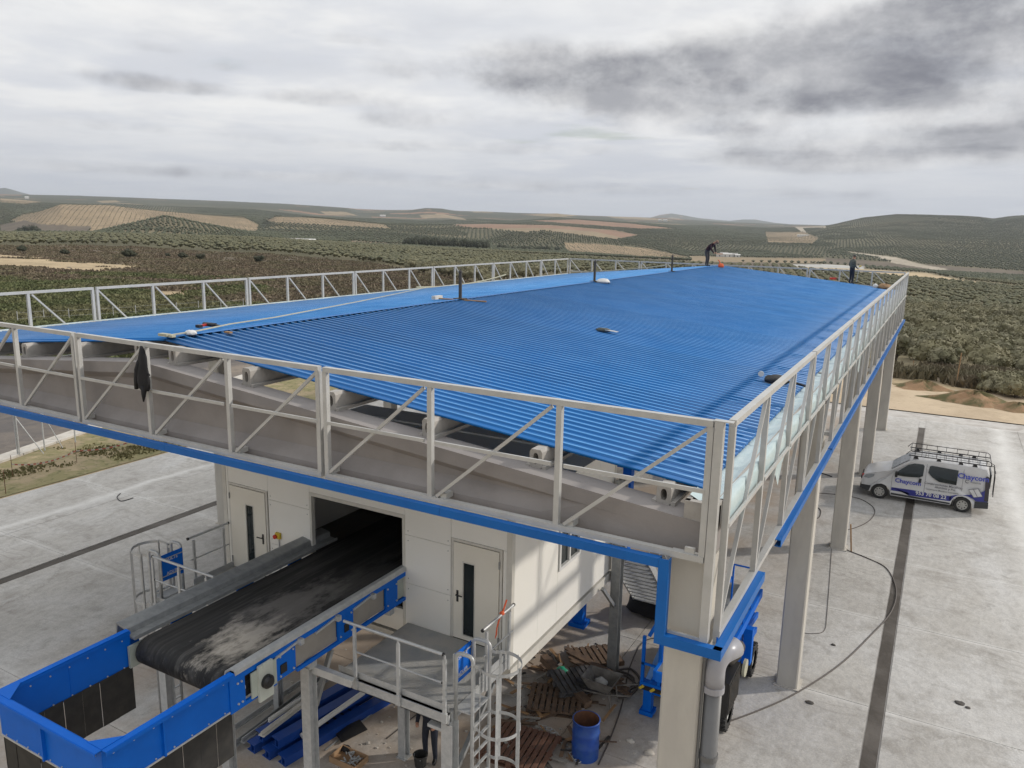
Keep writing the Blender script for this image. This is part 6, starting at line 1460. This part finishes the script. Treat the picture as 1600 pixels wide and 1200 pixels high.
# ------------------------------------------------------------------ yard clutter
def place(name, lb, cat, u, v, rot=0, grp=None):
    x, y, _ = gnd(u, v); t = thing(name, lb, cat, (x, y, 0), grp); return t
def pallet(u, v, rot, lb, m=M_WOOD, w=1.2, d=.9, tilt=(0, 0), z=0, nb=8):
    x, y, _ = gnd(u, v); t = thing('wooden_pallet', lb, 'pallet', (x, y, z)); t.rotation_euler = (tilt[0], tilt[1], rot)
    for i in range(nb):
        q = -w/2+(i+.5)*w/nb; mb = MB(); mb.box(q-w/nb*.36, -d/2, .115, q+w/nb*.36, d/2, .138+rnd.uniform(0, .004)); o_ = mb.build('plank', m, None); o_.parent = t
    for q in (-d/2+.05, 0, d/2-.05):
        mb = MB(); mb.box(-w/2, q-.045, .0, w/2, q+.045, .018); [mb.box(-w/2+k*(w/2-.06)-(0 if k < 2 else 0), q-.045, .018, -w/2+.12+k*(w/2-.06), q+.045, .095) for k in (0, 1, 2)]; mb.box(-w/2, q-.045, .095, w/2, q+.045, .1145); o_ = mb.build('bearer', m, None); o_.parent = t
    return t
pallet(868, 1098, .35, 'brown pallet with pale slats lying flat behind the ladder cage', w=1.3, d=1.1, nb=9)
pallet(812, 1172, .1, 'reddish brown pallet lowest in the picture under the ladder cage', mat('reddish_pallet_wood', (.17, .085, .055), .85, 0, (.12, .06, .04), 6, .8), w=1.5, d=1.3, nb=11)
pallet(897, 1080, .95, 'dark wet-looking pallet leaning beside the green cloth', mat('dark_pallet_wood', (.075, .075, .08), .8, 0, (.05, .045, .04), 6, .8), w=1.2, d=.8, tilt=(.22, .12), z=.22)
pallet(930, 1030, .75, 'pallet of brown planks farthest back beside the cabin leg', w=1.3, d=.9, z=.0)
x, y, _ = gnd(925, 1046); t = thing('timber_planks', 'loose brown planks stacked on the farthest pallet', 'planks', (x, y, .14))
for i in range(5): mb = MB(); a = Vector((x-.9+.13*i, y+.32-.17*i, .17+.03*(i % 2))); mb.beam(a, a+Vector((1.75, -.55+.02*i, .02)), .12, .04); mb.build('plank', M_WOOD, t)
x, y, _ = gnd(872, 1062); t = thing('timber_beam', 'heavy brown timber beam with pale end beside the pallets', 'timber', (x, y, 0)); mb = MB(); mb.beam((x-.55, y+.25, .32), (x+1.15, y-.75, .12), .20, .18); mb.build('beam', M_WOOD, t); mb = MB(); mb.beam((x-.62, y+.29, .05), (x+.8, y-.5, .05), .14, .10); mb.build('beam', M_WOOD, t)
lump('green_cloth', gnd(878, 1048, .38), .17, .13, .10, mat('green_plastic', (.02, .30, .17), .5), 'crumpled bright green plastic on the timber beside the pallets', 'plastic', 71)
lump('rubble_heap', gnd(897, 1062, .1), .5, .35, .20, mat('rubble', (.28, .24, .20), .9, 0, (.14, .11, .09), 9, .9), 'heap of broken boards and rubble between the timber and the wheelbarrow', 'rubble', 72)
def scraps():
    mb = MB(); r_ = random.Random(5)
    for i in range(90):
        u = r_.uniform(780, 960); v = r_.uniform(1015, 1130) if r_.random() < .75 else r_.uniform(1130, 1190)
        p = Vector(gnd(u, v, .02+r_.uniform(0, .10))); a = r_.uniform(0, 3.14); l = r_.uniform(.08, .45); d = Vector((math.cos(a), math.sin(a), r_.uniform(-.1, .15)))*l
        mb.m = r_.choice((0, 0, 1, 2, 3)); mb.beam(p-d, p+d, r_.uniform(.03, .10), .018)
    o_ = mb.build('wood_scraps', [M_WOOD, M_WOODL, mat('dark_scrap', (.05, .045, .04), .9), mat('grey_scrap', (.30, .28, .25), .9)]); kind(o_, 'stuff'); tag(o_, 'litter of small broken boards and scrap around the pallets', 'scrap')
    mb = MB()
    for i in range(260):
        u = r_.uniform(400, 1020); v = r_.uniform(1010, 1196); p = Vector(gnd(u, v, .01)); q = r_.uniform(.008, .03); mb.box(p.x-q, p.y-q*.8, 0, p.x+q, p.y+q*.7, q)
    o_ = mb.build('gravel_specks', M_KERB); kind(o_, 'stuff'); tag(o_, 'small stones and crumbs scattered on the ground under the cabin', 'stones')
scraps()
# wheelbarrow
x, y, _ = gnd(938, 1098); t = thing('wheelbarrow', 'dirty grey wheelbarrow with a pale bag in its tray at the cabin leg', 'wheelbarrow', (x, y, 0)); M_WB = mat('cement_stained_steel', (.20, .19, .175), .8, 0, (.12, .11, .10), 6, .9)
mb = MB(); o1 = [(-.42, -.30), (.42, -.34), (.42, .34), (-.42, .30)]; o2 = [(-.24, -.2), (.24, -.2), (.24, .2), (-.24, .2)]
vs = [(x+p[0], y+p[1], .72) for p in o1]+[(x+p[0], y+p[1], .42) for p in o2]+[(x+p[0]*.95, y+p[1]*.95, .72) for p in o1]+[(x+p[0]*.95, y+p[1]*.95, .44) for p in o2]
mb.add(vs, [(i, (i+1) % 4, 4+(i+1) % 4, 4+i) for i in range(4)]+[(4, 5, 6, 7)]+[(8+(i+1) % 4, 8+i, 12+i, 12+(i+1) % 4) for i in range(4)]+[(15, 14, 13, 12)]+[(i, (i+1) % 4, 8+(i+1) % 4, 8+i) for i in range(4)]); mb.build('tray', M_WB, t)
for s in (-1, 1): mb = MB(); mb.path([(x+.85, y+s*.28, .62), (x+.2, y+s*.22, .40), (x-.55, y+s*.06, .22)], .02, 8); mb.path([(x+.3, y+s*.22, .42), (x+.35, y+s*.24, 0)], .018, 6); mb.build('handle', M_WB, t)
mb = MB(); mb.lathe((x-.55, y, .2), [(.1, -.04), (.19, -.04), (.2, 0), (.19, .04), (.1, .04)], 20, 'y'); mb.build('wheel', M_BLACK, t)
lump('cement_bag', (x+.0, y-.02, .56), .17, .13, .12, M_GREYCL if False else mat('pale_bag', (.42, .42, .41), .7), 'pale half-empty bag lying in the wheelbarrow tray', 'bag', 73)
# blue oil drum
x, y, _ = gnd(914, 1180); t = thing('oil_drum', 'open blue steel drum standing at the bottom of the picture', 'drum', (x, y, 0)); R_ = .29
prof = [(R_, 0)]; 
for zc in (.30, .60): prof += [(R_, zc-.03), (R_+.012, zc), (R_, zc+.03)]
prof += [(R_, .86), (R_+.012, .87), (R_+.012, .89), (R_-.012, .89), (R_-.015, .05), (0, .05)]
mb = MB(); mb.lathe((x, y, 0), prof[:-2], 32); mb.build('shell', mat('scuffed_drum_blue', (.01, .06, .32), .4, 0, (.03, .09, .30), 5, .9), t, smooth=True)
mb = MB(); mb.lathe((x, y, 0), [(R_-.013, .885), (R_-.016, .05), (0, .05)], 32); mb.build('inner_shell', M_RUST, t, smooth=True)
# bucket, spoil, cables
x, y, _ = gnd(657, 1196); t = thing('black_bucket', 'black rubber bucket at the feet of the person under the platform', 'bucket', (x, y, 0)); mb = MB(); mb.lathe((x, y, 0), [(0, .01), (.12, .01), (.15, .26), (.16, .27), (.14, .27), (.11, .03), (0, .03)], 22); mb.build('shell', M_BLACK, t); mb = MB(); mb.path([(x-.15, y, .26), (x-.08, y-.12, .22), (x+.08, y-.12, .22), (x+.15, y, .26)], .006, 5); mb.build('bail', M_GALV, t)
def cable(name, lb, pts, r, m, cat='cable', z=.012, sub=6):
    P = [Vector(gnd(u, v, z)) if len(p_) == 2 else Vector(p_) for p_ in pts for (u, v) in [p_[:2]]]
    out = []
    for i in range(len(P)-1):
        p0 = P[max(i-1, 0)]; p1 = P[i]; p2 = P[i+1]; p3 = P[min(i+2, len(P)-1)]
        for k in range(sub):
            t = k/sub; out.append(.5*((2*p1)+(p2-p0)*t+(2*p0-5*p1+4*p2-p3)*t*t+(3*p1-p0-3*p2+p3)*t**3))
    out.append(P[-1]); mb = MB(); mb.path(out, r, 6); return tag(mb.build(name, m, None), lb, cat)
M_CABLE = mat('grey_cable', (.10, .085, .075), .7)
cable('power_cable', 'long dark cable curving across the right of the yard and over the drain channel', [(1136, 1128), (1180, 1112), (1240, 1085), (1310, 1040), (1360, 993), (1393, 955), (1400, 920), (1385, 888), (1355, 872), (1325, 860), (1321, 855)], .021, M_CABLE)
cable('cable_loop', 'grey cable looped on the ground between the second and third columns', [(1275, 770), (1310, 773), (1345, 780), (1366, 795), (1360, 812), (1335, 825), (1300, 832)], .018, M_CABLE)
cable('cable_coil', 'small coil of cable at the foot of the second column side', [(1272, 790), (1282, 797), (1280, 808), (1270, 812)], .018, M_CABLE)
cable('wire_line', 'thin dark wire running down the yard beside the second column', [(1300, 850), (1296, 910), (1292, 960), (1288, 985), (1270, 990), (1250, 988)], .009, M_CABLE)
cable('hose', 'dark hose along the ground in the shade beside the blue drum', [(1065, 998), (1010, 1000), (985, 1040), (972, 1100), (955, 1150), (935, 1195)], .018, M_CABLE)
cable('cable_pile', 'tangle of cable on the ground between the cabin leg and the blue lift', [(955, 1050), (985, 1045), (1000, 1065), (975, 1080), (950, 1070), (975, 1055), (995, 1075), (968, 1090), (945, 1062), (962, 1048), (990, 1060), (980, 1085)], .03, M_CABLE, z=.03)
cable('floor_cable', 'grey cable lying on the ground below the cabin', [(930, 1005), (945, 1015), (955, 1030), (965, 1045)], .018, M_CABLE)
cable('thin_wire', 'bent thin wire left on the concrete at the left of the canopy', [(208, 778), (190, 783), (183, 777), (188, 771)], .022, M_BLKPL)
cable('wire_scrap', 'loose black wire on the concrete beyond the third column', [(1300, 745), (1289, 741), (1276, 738)], .03, M_BLKPL)
cable('long_rod', 'long thin steel rod lying right of the blue beams', [(508, 1172), (600, 1100), (655, 1050)], .022, M_GALVD, 'rod')
cable('thin_rod', 'thin dark rod lying alone on the sandy ground under the right platform', [(604, 1154), (655, 1113)], .014, M_DARK, 'rod')
t = thing('steel_chain', 'galvanised cable tray chain lying between the ladder cage and blue drum', 'chain', gnd(860, 1135))
cp = [Vector(gnd(u, v, .05)) for (u, v) in ((790, 1118), (830, 1130), (862, 1140), (880, 1160), (905, 1192))]
for i in range(len(cp)-1):
    k = max(2, int((cp[i+1]-cp[i]).length/.11))
    for j in range(k):
        a = cp[i].lerp(cp[i+1], j/k); b = cp[i].lerp(cp[i+1], (j+.92)/k); s = (b-a).normalized().cross(Vector((0, 0, 1)))*.05
        mb = MB(); mb.path([a+s, b+s, b-s, a-s, a+s], .010, 4); mb.build('link', M_GALV, t)
# leaning prop by the third column
x, y, _ = gnd(1330, 862); mb = MB(); mb.beam((x, y, 0), (x-.12, y+.05, 1.0), .05, .04); tag(mb.build('wooden_prop', M_WOODL), 'orange-brown wooden stake leaning beside the third column', 'stake')
x, y, _ = gnd(1364, 742); mb = MB(); mb.beam((x, y, 0), (x-.15, y+.05, .9), .05, .04); tag(mb.build('wooden_prop', M_WOODL), 'brown wooden stake leaning at the foot of the fourth column', 'stake')
for i, (u, v, s_) in enumerate(((1265, 1098, .10), (1302, 1008, .07), (1500, 1099, .12), (1512, 1106, .06), (985, 1158, .1), (1014, 1177, .12), (575, 1162, .05), (668, 1098, .04))):
    x, y, _ = gnd(u, v); lump('rubble_piece' if i > 3 else 'oil_spot_debris', (x, y, .01), s_, s_*.8, .02 if i < 4 else .05, M_DARK if i < 4 else M_KERB, ['flat dark blot on the slab left of the drain channel', 'small dark blot above the first one on the slab', 'largest dark spot right of the drain channel', 'smaller dark spot beside the largest one', 'pale scrap of plaster in front of the blue lift', 'broken pale block left of the nearest column', 'small dark stone beside the thin rod', 'tiny dark stone under the platform'][i], 'debris', 80+i)
# blue beams and galvanised profiles stacked on the ground, parallel to the belt
bb = thing('blue_beam_stack', 'stack of dark blue steel beams lying under the conveyor', 'beams', (-10.9, 12, 0))
M_BLUED = mat('stored_beam_blue', (.006, .05, .26), .45, 0, (.008, .06, .30), 3, .7)
for (u0, v0, u1, v1, z, w, h) in ((392, 1168, 560, 1068, .10, .26, .20), (415, 1178, 590, 1072, .10, .26, .20), (440, 1188, 625, 1078, .10, .26, .20), (405, 1150, 545, 1070, .33, .26, .20), (430, 1160, 575, 1076, .33, .26, .2)):
    a = Vector(gnd(u0, v0, z)); b = Vector(gnd(u1, v1, z)); mb = MB(); d = (b-a).normalized(); s = d.cross(Vector((0, 0, 1)))
    mb.beam(a+Vector((0, 0, h/2-.01)), b+Vector((0, 0, h/2-.01)), w, .02); mb.beam(a-Vector((0, 0, h/2-.01)), b-Vector((0, 0, h/2-.01)), w, .02); mb.beam(a, b, .02, h-.04); mb.beam(a+s*(w/2-.012), b+s*(w/2-.012), .02, h-.042)
    mb.build('beam', M_BLUED, bb)
t = thing('perforated_blue_tray', 'short blue steel tray with slots lying on the right of the blue beams', 'tray', gnd(535, 1120)); a = Vector(gnd(488, 1148, .12)); b = Vector(gnd(558, 1102, .12)); mb = MB(); mb.beam(a, b, .45, .03); mb.build('plate', M_BLUED, t)
d = (b-a).normalized(); s = d.cross(Vector((0, 0, 1)))
for i in range(5): c = a.lerp(b, .18+i*.16)+Vector((0, 0, .017)); mb = MB(); mb.beam(c-s*.16, c+s*.1, .05, .006); mb.build('slot', M_BLKPL, t)
t = thing('white_tube', 'white steel tube lying on top of the blue beams', 'tube', gnd(520, 1110)); mb = MB(); mb.tube(gnd(471, 1150, .3), gnd(568, 1082, .55), .06, 12); mb.build('tube', M_WPLAST, t)
t = thing('galvanised_profiles', 'long galvanised steel profiles lying left of the blue beams', 'profiles', gnd(430, 1110))
for (u0, v0, u1, v1, z, w, m_) in ((362, 1168, 500, 1062, .12, .16, M_GALVD), (378, 1160, 520, 1055, .14, .14, M_GALV), (408, 1150, 500, 1080, .45, .16, M_TRIM), (350, 1150, 470, 1068, .1, .10, M_GALV), (420, 1128, 500, 1075, .5, .05, M_WPLAST)):
    mb = MB(); a = Vector(gnd(u0, v0, z)); b = Vector(gnd(u1, v1, z)); mb.beam(a, b, w, .02); mb.beam(a+Vector((0, 0, .05)), b+Vector((0, 0, .05)), .02, .1); mb.build('profile', m_, t)
t = thing('rubber_mat', 'black rectangular mat leaning on scrap right of the blue tray', 'mat', gnd(560, 1140)); a = Vector(gnd(528, 1152, .06)); b = Vector(gnd(568, 1132, .14)); mb = MB(); mb.beam(a, b, .42, .02); mb.build('sheet', M_BLKPL, t)
t = thing('bolt_box', 'open cardboard box of bolts and fittings on the ground below the platform', 'box', gnd(540, 1182)); x, y, _ = gnd(545, 1190); M_CARD = mat('cardboard', (.36, .23, .13), .85)
t.location = (x, y, 0); mb = MB(); mb.box(x-.35, y-.22, 0, x+.35, y+.22, .03); mb.box(x-.35, y-.22, .03, x-.335, y+.22, .14); mb.box(x+.335, y-.22, .03, x+.35, y+.22, .14); mb.box(x-.335, y-.22, .03, x+.335, y-.205, .14); mb.box(x-.335, y+.205, .03, x+.335, y+.22, .14); mb.build('tray', M_CARD, t)
for i in range(16): a = Vector((x+rnd.uniform(-.28, .28), y+rnd.uniform(-.16, .16), .06+rnd.uniform(0, .05))); mb = MB(); d = Vector((rnd.uniform(-1, 1), rnd.uniform(-1, 1), rnd.uniform(-.2, .4))).normalized()*.07; mb.tube(a-d, a+d, .018, 6); mb.build('bolt', M_GALV, t)
lump('black_rag', gnd(540, 1170, .06), .14, .1, .07, M_CLOTH, 'small black rag beside the box of bolts', 'rag', 91)

# ------------------------------------------------------------------ service van
M_VAN = mat('white_van_paint', (.60, .60, .60), .28, 0, (.54, .53, .52), 2, .6)
M_VBLUE = mat('van_blue_livery', (.035, .04, .24), .3); M_LBLUE = mat('van_letter_blue', (.05, .07, .42), .4); M_LGREY = mat('van_letter_grey', (.12, .12, .13), .5); M_BUMP = mat('van_grey_bumper', (.04, .042, .045), .6)
van = thing('service_van', 'white work van with roof rack and blue lettering parked beyond the third column', 'van', (.1, 36.5, 0))
VX, VY, HW = -2.28, 36.45, .93
def vp(x, s, z, e=0.0):
    """x along the van from the nose, s -1 near side/+1 far side, z height; tapering inwards above the waist and at the nose"""
    k = 1-.17*max(0, min(1, (z-1.02)/.95))**1.25; k *= 1-.16*max(0, (.75-x)/.75)**1.8; k *= 1-.04*max(0, (x-4.3)/.5)
    return Vector((VX+x, VY+s*(HW*k+e), z))
prof = [(.10, .30), (.03, .42), (.0, .62), (.05, .86), (.16, 1.0), (.50, 1.13), (.98, 1.27), (1.10, 1.31), (1.45, 1.59), (1.80, 1.84), (2.02, 1.93), (2.35, 1.965), (3.4, 1.975), (4.40, 1.95), (4.60, 1.90), (4.70, 1.72), (4.77, 1.05), (4.80, .60), (4.78, .32), (4.25, .26)]
def arch(cx, r, n=9): return [(cx+r*math.cos(a), .30+r*math.sin(a)) for a in np.linspace(0, math.pi, n)]
W1, W2 = .78, 3.88
prof += [(W2+.40, .26)]+[(W2+.40*math.cos(a), .28+.40*math.sin(a)) for a in np.linspace(0, math.pi, 9)]+[(W2-.42, .24), (W1+.42, .24)]+[(W1+.40*math.cos(a), .28+.40*math.sin(a)) for a in np.linspace(0, math.pi, 9)]+[(W1-.42, .26)]
st_ = [-1, -.985, -.93, -.80, 0, .80, .93, .985, 1]
def shrink(p, t):     # rounded shoulders: pull the outline inwards near the sides
    cx, cz = 2.4, 1.05; return (cx+(p[0]-cx)*(1-.018*t), cz+(p[1]-cz)*(1-.035*t) if p[1] > 1.3 else p[1])
vs = []; n = len(prof)
for s in st_:
    t = {1: 1.0, .985: .55, .93: .2, .80: .05, 0: 0}[abs(s)]
    for p in prof:
        q = shrink(p, t); P_ = vp(q[0], 1, q[1]); vs.append((P_.x, VY+(P_.y-VY)*s, P_.z))
fs = [tuple(range(n-1, -1, -1)), tuple((len(st_)-1)*n+j for j in range(n))]
for i in range(len(st_)-1):
    for j in range(n): fs.append((i*n+j, i*n+(j+1) % n, (i+1)*n+(j+1) % n, (i+1)*n+j))
mb = MB(); mb.add(vs, fs); me = mb.mesh('body', M_VAN, False)
for p in me.polygons: p.use_smooth = len(p.vertices) == 4 
body = link('body', me, van); me_ = body.modifiers.new('split', 'EDGE_SPLIT'); me_.split_angle = math.radians(32)
def vpoly(pts, s, m, name, parent=van, e=.006, th=.006, sub=0):
    """flat graphic or glass on the van flank, following its curve"""
    bm = bmesh.new(); vv = [bm.verts.new((p[0], 0, p[1])) for p in pts]; f_ = bm.faces.new(vv); bmesh.ops.triangulate(bm, faces=[f_])
    for _ in range(2): bmesh.ops.subdivide_edges(bm, edges=[e_ for e_ in bm.edges if e_.calc_length() > .18], cuts=1, use_grid_fill=False); bmesh.ops.triangulate(bm, faces=bm.faces[:])
    for v in bm.verts:
        q = vp(v.co.x, s, v.co.z, e); v.co = q
    me = bpy.data.meshes.new(name); bm.to_mesh(me); bm.free(); me.materials.append(m); o_ = link(name, me, parent); return o_
for s in (-1, 1):
    vpoly([(1.30, 1.15), (1.36, 1.30), (1.75, 1.66), (1.98, 1.75), (2.30, 1.76), (2.36, 1.70), (2.34, 1.28), (2.22, 1.20), (1.75, 1.15)], s, M_GLASS, 'side_window')
    vpoly([(2.55, 1.72), (2.62, 1.76), (3.60, 1.72), (3.58, 1.12), (2.95, 1.14), (2.70, 1.28), (2.52, 1.45)], s, M_GLASS, 'side_window')
    vpoly([(1.22, .60), (2.05, .62), (2.6, .60), (3.45, .62), (3.45, .40), (1.9, .36), (1.9, .46), (1.22, .46)], s, M_VBLUE, 'blue_livery')
    vpoly([(3.60, .70), (3.95, .76), (4.3, .86), (4.55, 1.02), (4.71, 1.22), (4.74, .60), (4.34, .57), (4.22, .66), (4.05, .72), (3.86, .735), (3.68, .70), (3.52, .58), (3.46, .44), (3.40, .44), (3.40, .62)], s, M_VBLUE, 'blue_livery'); vpoly([(1.22, .36), (3.44, .33), (3.44, .26), (1.22, .27)], s, M_BUMP, 'sill_shade', e=.004)  # last strip: dark colour paints in the shade along the lower body edge
    vpoly([(4.30, .56), (4.78, .60), (4.79, .32), (4.3, .27)], s, M_BUMP, 'rear_bumper', e=.012)
    vpoly([(4.62, .62), (4.77, .62), (4.72, 1.60), (4.62, 1.66), (4.56, 1.60), (4.60, 1.1)], s, mat('tail_lamp', (.04, .035, .04), .25), 'tail_lamp', e=.012)
    vpoly([(.42, .52), (.03, .50), (.06, .30), (.36, .27)], s, M_BUMP, 'front_bumper_side', e=.012)
    vpoly([(.10, .84), (.20, .98), (.52, 1.06), (.50, .95), (.30, .82)], s, mat('head_lamp_glass', (.30, .32, .33), .12), 'headlight', e=.012)
    for xl_ in (2.44, 1.20, 3.78): vpoly([(xl_, .42 if xl_ != 3.78 else .9), (xl_+.012, .42 if xl_ != 3.78 else .9), (xl_+.012, 1.80 if xl_ != 1.2 else 1.1), (xl_, 1.80 if xl_ != 1.2 else 1.1)], s, M_LGREY, 'door_seam', e=.004)
    vpoly([(2.20, .98), (2.30, .98), (2.31, 1.16), (2.21, 1.16)], s, M_BLKPL, 'door_handle', e=.014)
    vpoly([(4.02, 1.02), (4.38, 1.12), (4.56, .80), (4.24, .70)], s, M_LGREY, 'window_logo_frame', e=.008); vpoly([(4.04, .995+.01), (4.19, 1.045), (4.36, .76), (4.245, .73)], s, M_VAN, 'window_logo_pane', e=.011); vpoly([(4.21, 1.05), (4.36, 1.095), (4.53, .81), (4.38, .77)], s, M_VAN, 'window_logo_pane', e=.011)
for (txt, cx, cz, size, m, b, rot) in (('Chaycom', 1.82, .93, .26, M_LBLUE, .006, .0), ('Chaycom', 4.14, 1.52, .29, M_LBLUE, .007, .0), ('metalicas', 4.25, 1.33, .10, M_LGREY, .001, 0), ('Construcciones Metalicas', 3.12, 1.02, .135, M_LGREY, .002, 0), ('Aluminio y Pvc', 3.20, .90, .125, M_LGREY, .002, 0), ('Carpinteria Metalica Inoxidable', 3.10, .77, .095, M_LGREY, .0005, 0), ('953 70 08 22', 2.72, .52, .215, M_WPLAST, .005, 0), ('C', 3.93, 1.33, .2, M_LGREY, .004, 0)):
    for s in (-1, 1):
        me = text_mesh(txt, size, .001, b)
        for v in me.vertices:
            x, y, z = v.co; xx = cx+(x if s < 0 else -x); v.co = vp(xx, s, cz+y, .012+z)
        me.materials.append(m); link('lettering', me, van)
# windscreen, grille, lamps
def vquad(pts, m, name, off=(0, 0, 0)):
    mb = MB(); P_ = [vp(a[0], a[1], a[2])+Vector(off) for a in pts]; mb.add(P_, [tuple(range(len(P_)))]); return mb.build(name, m, van, fixn=False)
mb = MB(); A = [(1.14, 1.34), (1.45, 1.595), (1.78, 1.83)]; vs = []
for (x, z) in A:
    for s in (-.84, -.4, 0, .4, .84): P_ = vp(x, 1, z); vs.append((P_.x-.012, VY+(P_.y-VY)*s, z+.014))
mb.add(vs, [(i*5+j, i*5+j+1, (i+1)*5+j+1, (i+1)*5+j) for i in range(2) for j in range(4)]); mb.build('windscreen', mat('windscreen_glass', (.03, .035, .04), .12), van)
mb = MB(); mb.box(VX-.02, VY-.55, .66, VX+.02, VY+.55, .80); mb.build('grille', M_BLKPL, van); mb = MB(); mb.box(VX-.01, VY-.74, .30, VX+.14, VY+.74, .50); mb.build('front_bumper', M_BUMP, van)
mb = MB(); mb.box(VX-.012, VY-.28, .50, VX+.0, VY+.28, .60); mb.build('number_plate', M_WPLAST, van)
mb = MB(); mb.box(VX+.03, VY-.70, .82, VX+.10, VY-.56, .92); mb.build('fog_lamp', M_RED, van)
for s in (-1, 1):
    P_ = vp(1.35, s, 1.22, .09); mb = MB(); mb.box(P_.x-.05, P_.y-.08, P_.z-.12, P_.x+.05, P_.y+.08, P_.z+.12); mb.build('wing_mirror', M_BLKPL, van, bevel=.025)
    for cx in (W1, W2):
        yc = VY+s*(HW-.10); k = s
        mb = MB(); mb.lathe((VX+cx, yc, .32), [(.20, -.10), (.30, -.10), (.32, -.07), (.32, .07), (.30, .10), (.20, .10)], 32, 'y'); w = mb.build('wheel', M_BLACK, van)
        mb = MB(); mb.lathe((VX+cx, yc, .32), [(0, .095*k), (.05, .10*k), (.07, .085*k), (.19, .09*k), (.205, .10*k), (.21, .06*k)], 28, 'y'); r_ = mb.build('hub_cap', mat('hub_cap_silver', (.42, .41, .38), .4, .2), w)
        mb = MB()
        for i in range(8): a = 2*math.pi*i/8; mb.lathe((VX+cx+.14*math.cos(a), yc+.0, .32+.14*math.sin(a)), [(0, .094*k), (.026, .094*k), (.026, .085*k)], 8, 'y')
        mb.build('hub_hole', M_BLKPL, w)
# roof rack and rear ladder
rk = MB(); zr = 2.05
for s in (-1, 1):
    y = VY+s*.70; rk.tube((VX+1.72, y, zr), (VX+4.72, y, zr), .022, 8); rk.path([(VX+1.62, y-s*.02, zr+.02), (VX+1.78, y, zr+.20), (VX+4.60, y, zr+.20), (VX+4.70, y, zr+.14), (VX+4.72, y, zr)], .016, 6)
    for x in (1.95, 2.35, 2.75, 3.1, 3.5, 3.9, 4.3, 4.55): rk.tube((VX+x, y, zr), (VX+x, y, zr+.2), .010, 6)
for x in (1.95, 2.2, 2.45, 2.75, 3.05, 3.35, 3.65, 3.95, 4.25, 4.55): rk.tube((VX+x, VY-.70, zr+.01), (VX+x, VY+.70, zr+.01), .010, 6)
for y in (-.35, 0, .35): rk.tube((VX+1.8, VY+y, zr+.0), (VX+4.68, VY+y, zr+.0), .009, 6)
rk.tube((VX+4.70, VY-.7, zr+.12), (VX+4.70, VY+.7, zr+.12), .016, 6); rk.tube((VX+1.78, VY-.7, zr+.2), (VX+1.78, VY+.7, zr+.2), .016, 6)
rack = rk.build('roof_rack', M_BLKPL, van)
for s in (-1, 1):
    for x in (2.0, 2.85, 3.65, 4.15): mb = MB(); mb.prism([(VX+x-.10, 1.93), (VX+x+.10, 1.93), (VX+x+.05, zr), (VX+x-.05, zr)], 'y', VY+s*.70-.05, VY+s*.70+.05); mb.build('rack_foot', M_BLKPL, rack)
mb = MB()
for y in (-.55, -.2): mb.path([(VX+4.70, VY+y, zr+.02), (VX+4.84, VY+y, zr-.05), (VX+4.90, VY+y, 1.6), (VX+4.92, VY+y, .75)], .016, 6)
for z in (.85, 1.15, 1.45, 1.75): mb.tube((VX+4.91, VY-.55, z), (VX+4.91, VY-.2, z), .013, 6)
mb.build('rear_ladder', M_BLKPL, van)
mb = MB(); mb.box(VX+4.74, VY-.72, 1.12, VX+4.775, VY+.72, 1.70); mb.build('rear_window', M_GLASS, van)

# ------------------------------------------------------------------ air
def haze():
    m = bpy.data.materials.new('haze_air'); m.use_nodes = True; nt = m.node_tree; N = nt.nodes; L = nt.links; N.clear()
    v = N.new('ShaderNodeVolumePrincipled'); v.inputs['Color'].default_value = (.80, .86, .95, 1); v.inputs['Density'].default_value = 5.0e-5; v.inputs['Anisotropy'].default_value = .2
    o = N.new('ShaderNodeOutputMaterial'); L.new(v.outputs[0], o.inputs['Volume'])
    mb = MB(); top = float(H2.max())+30; mb.box(-18000, -18000, float(H2.min())-8, 18000, 18000, top); kind(mb.build('haze', m), 'stuff')
haze()
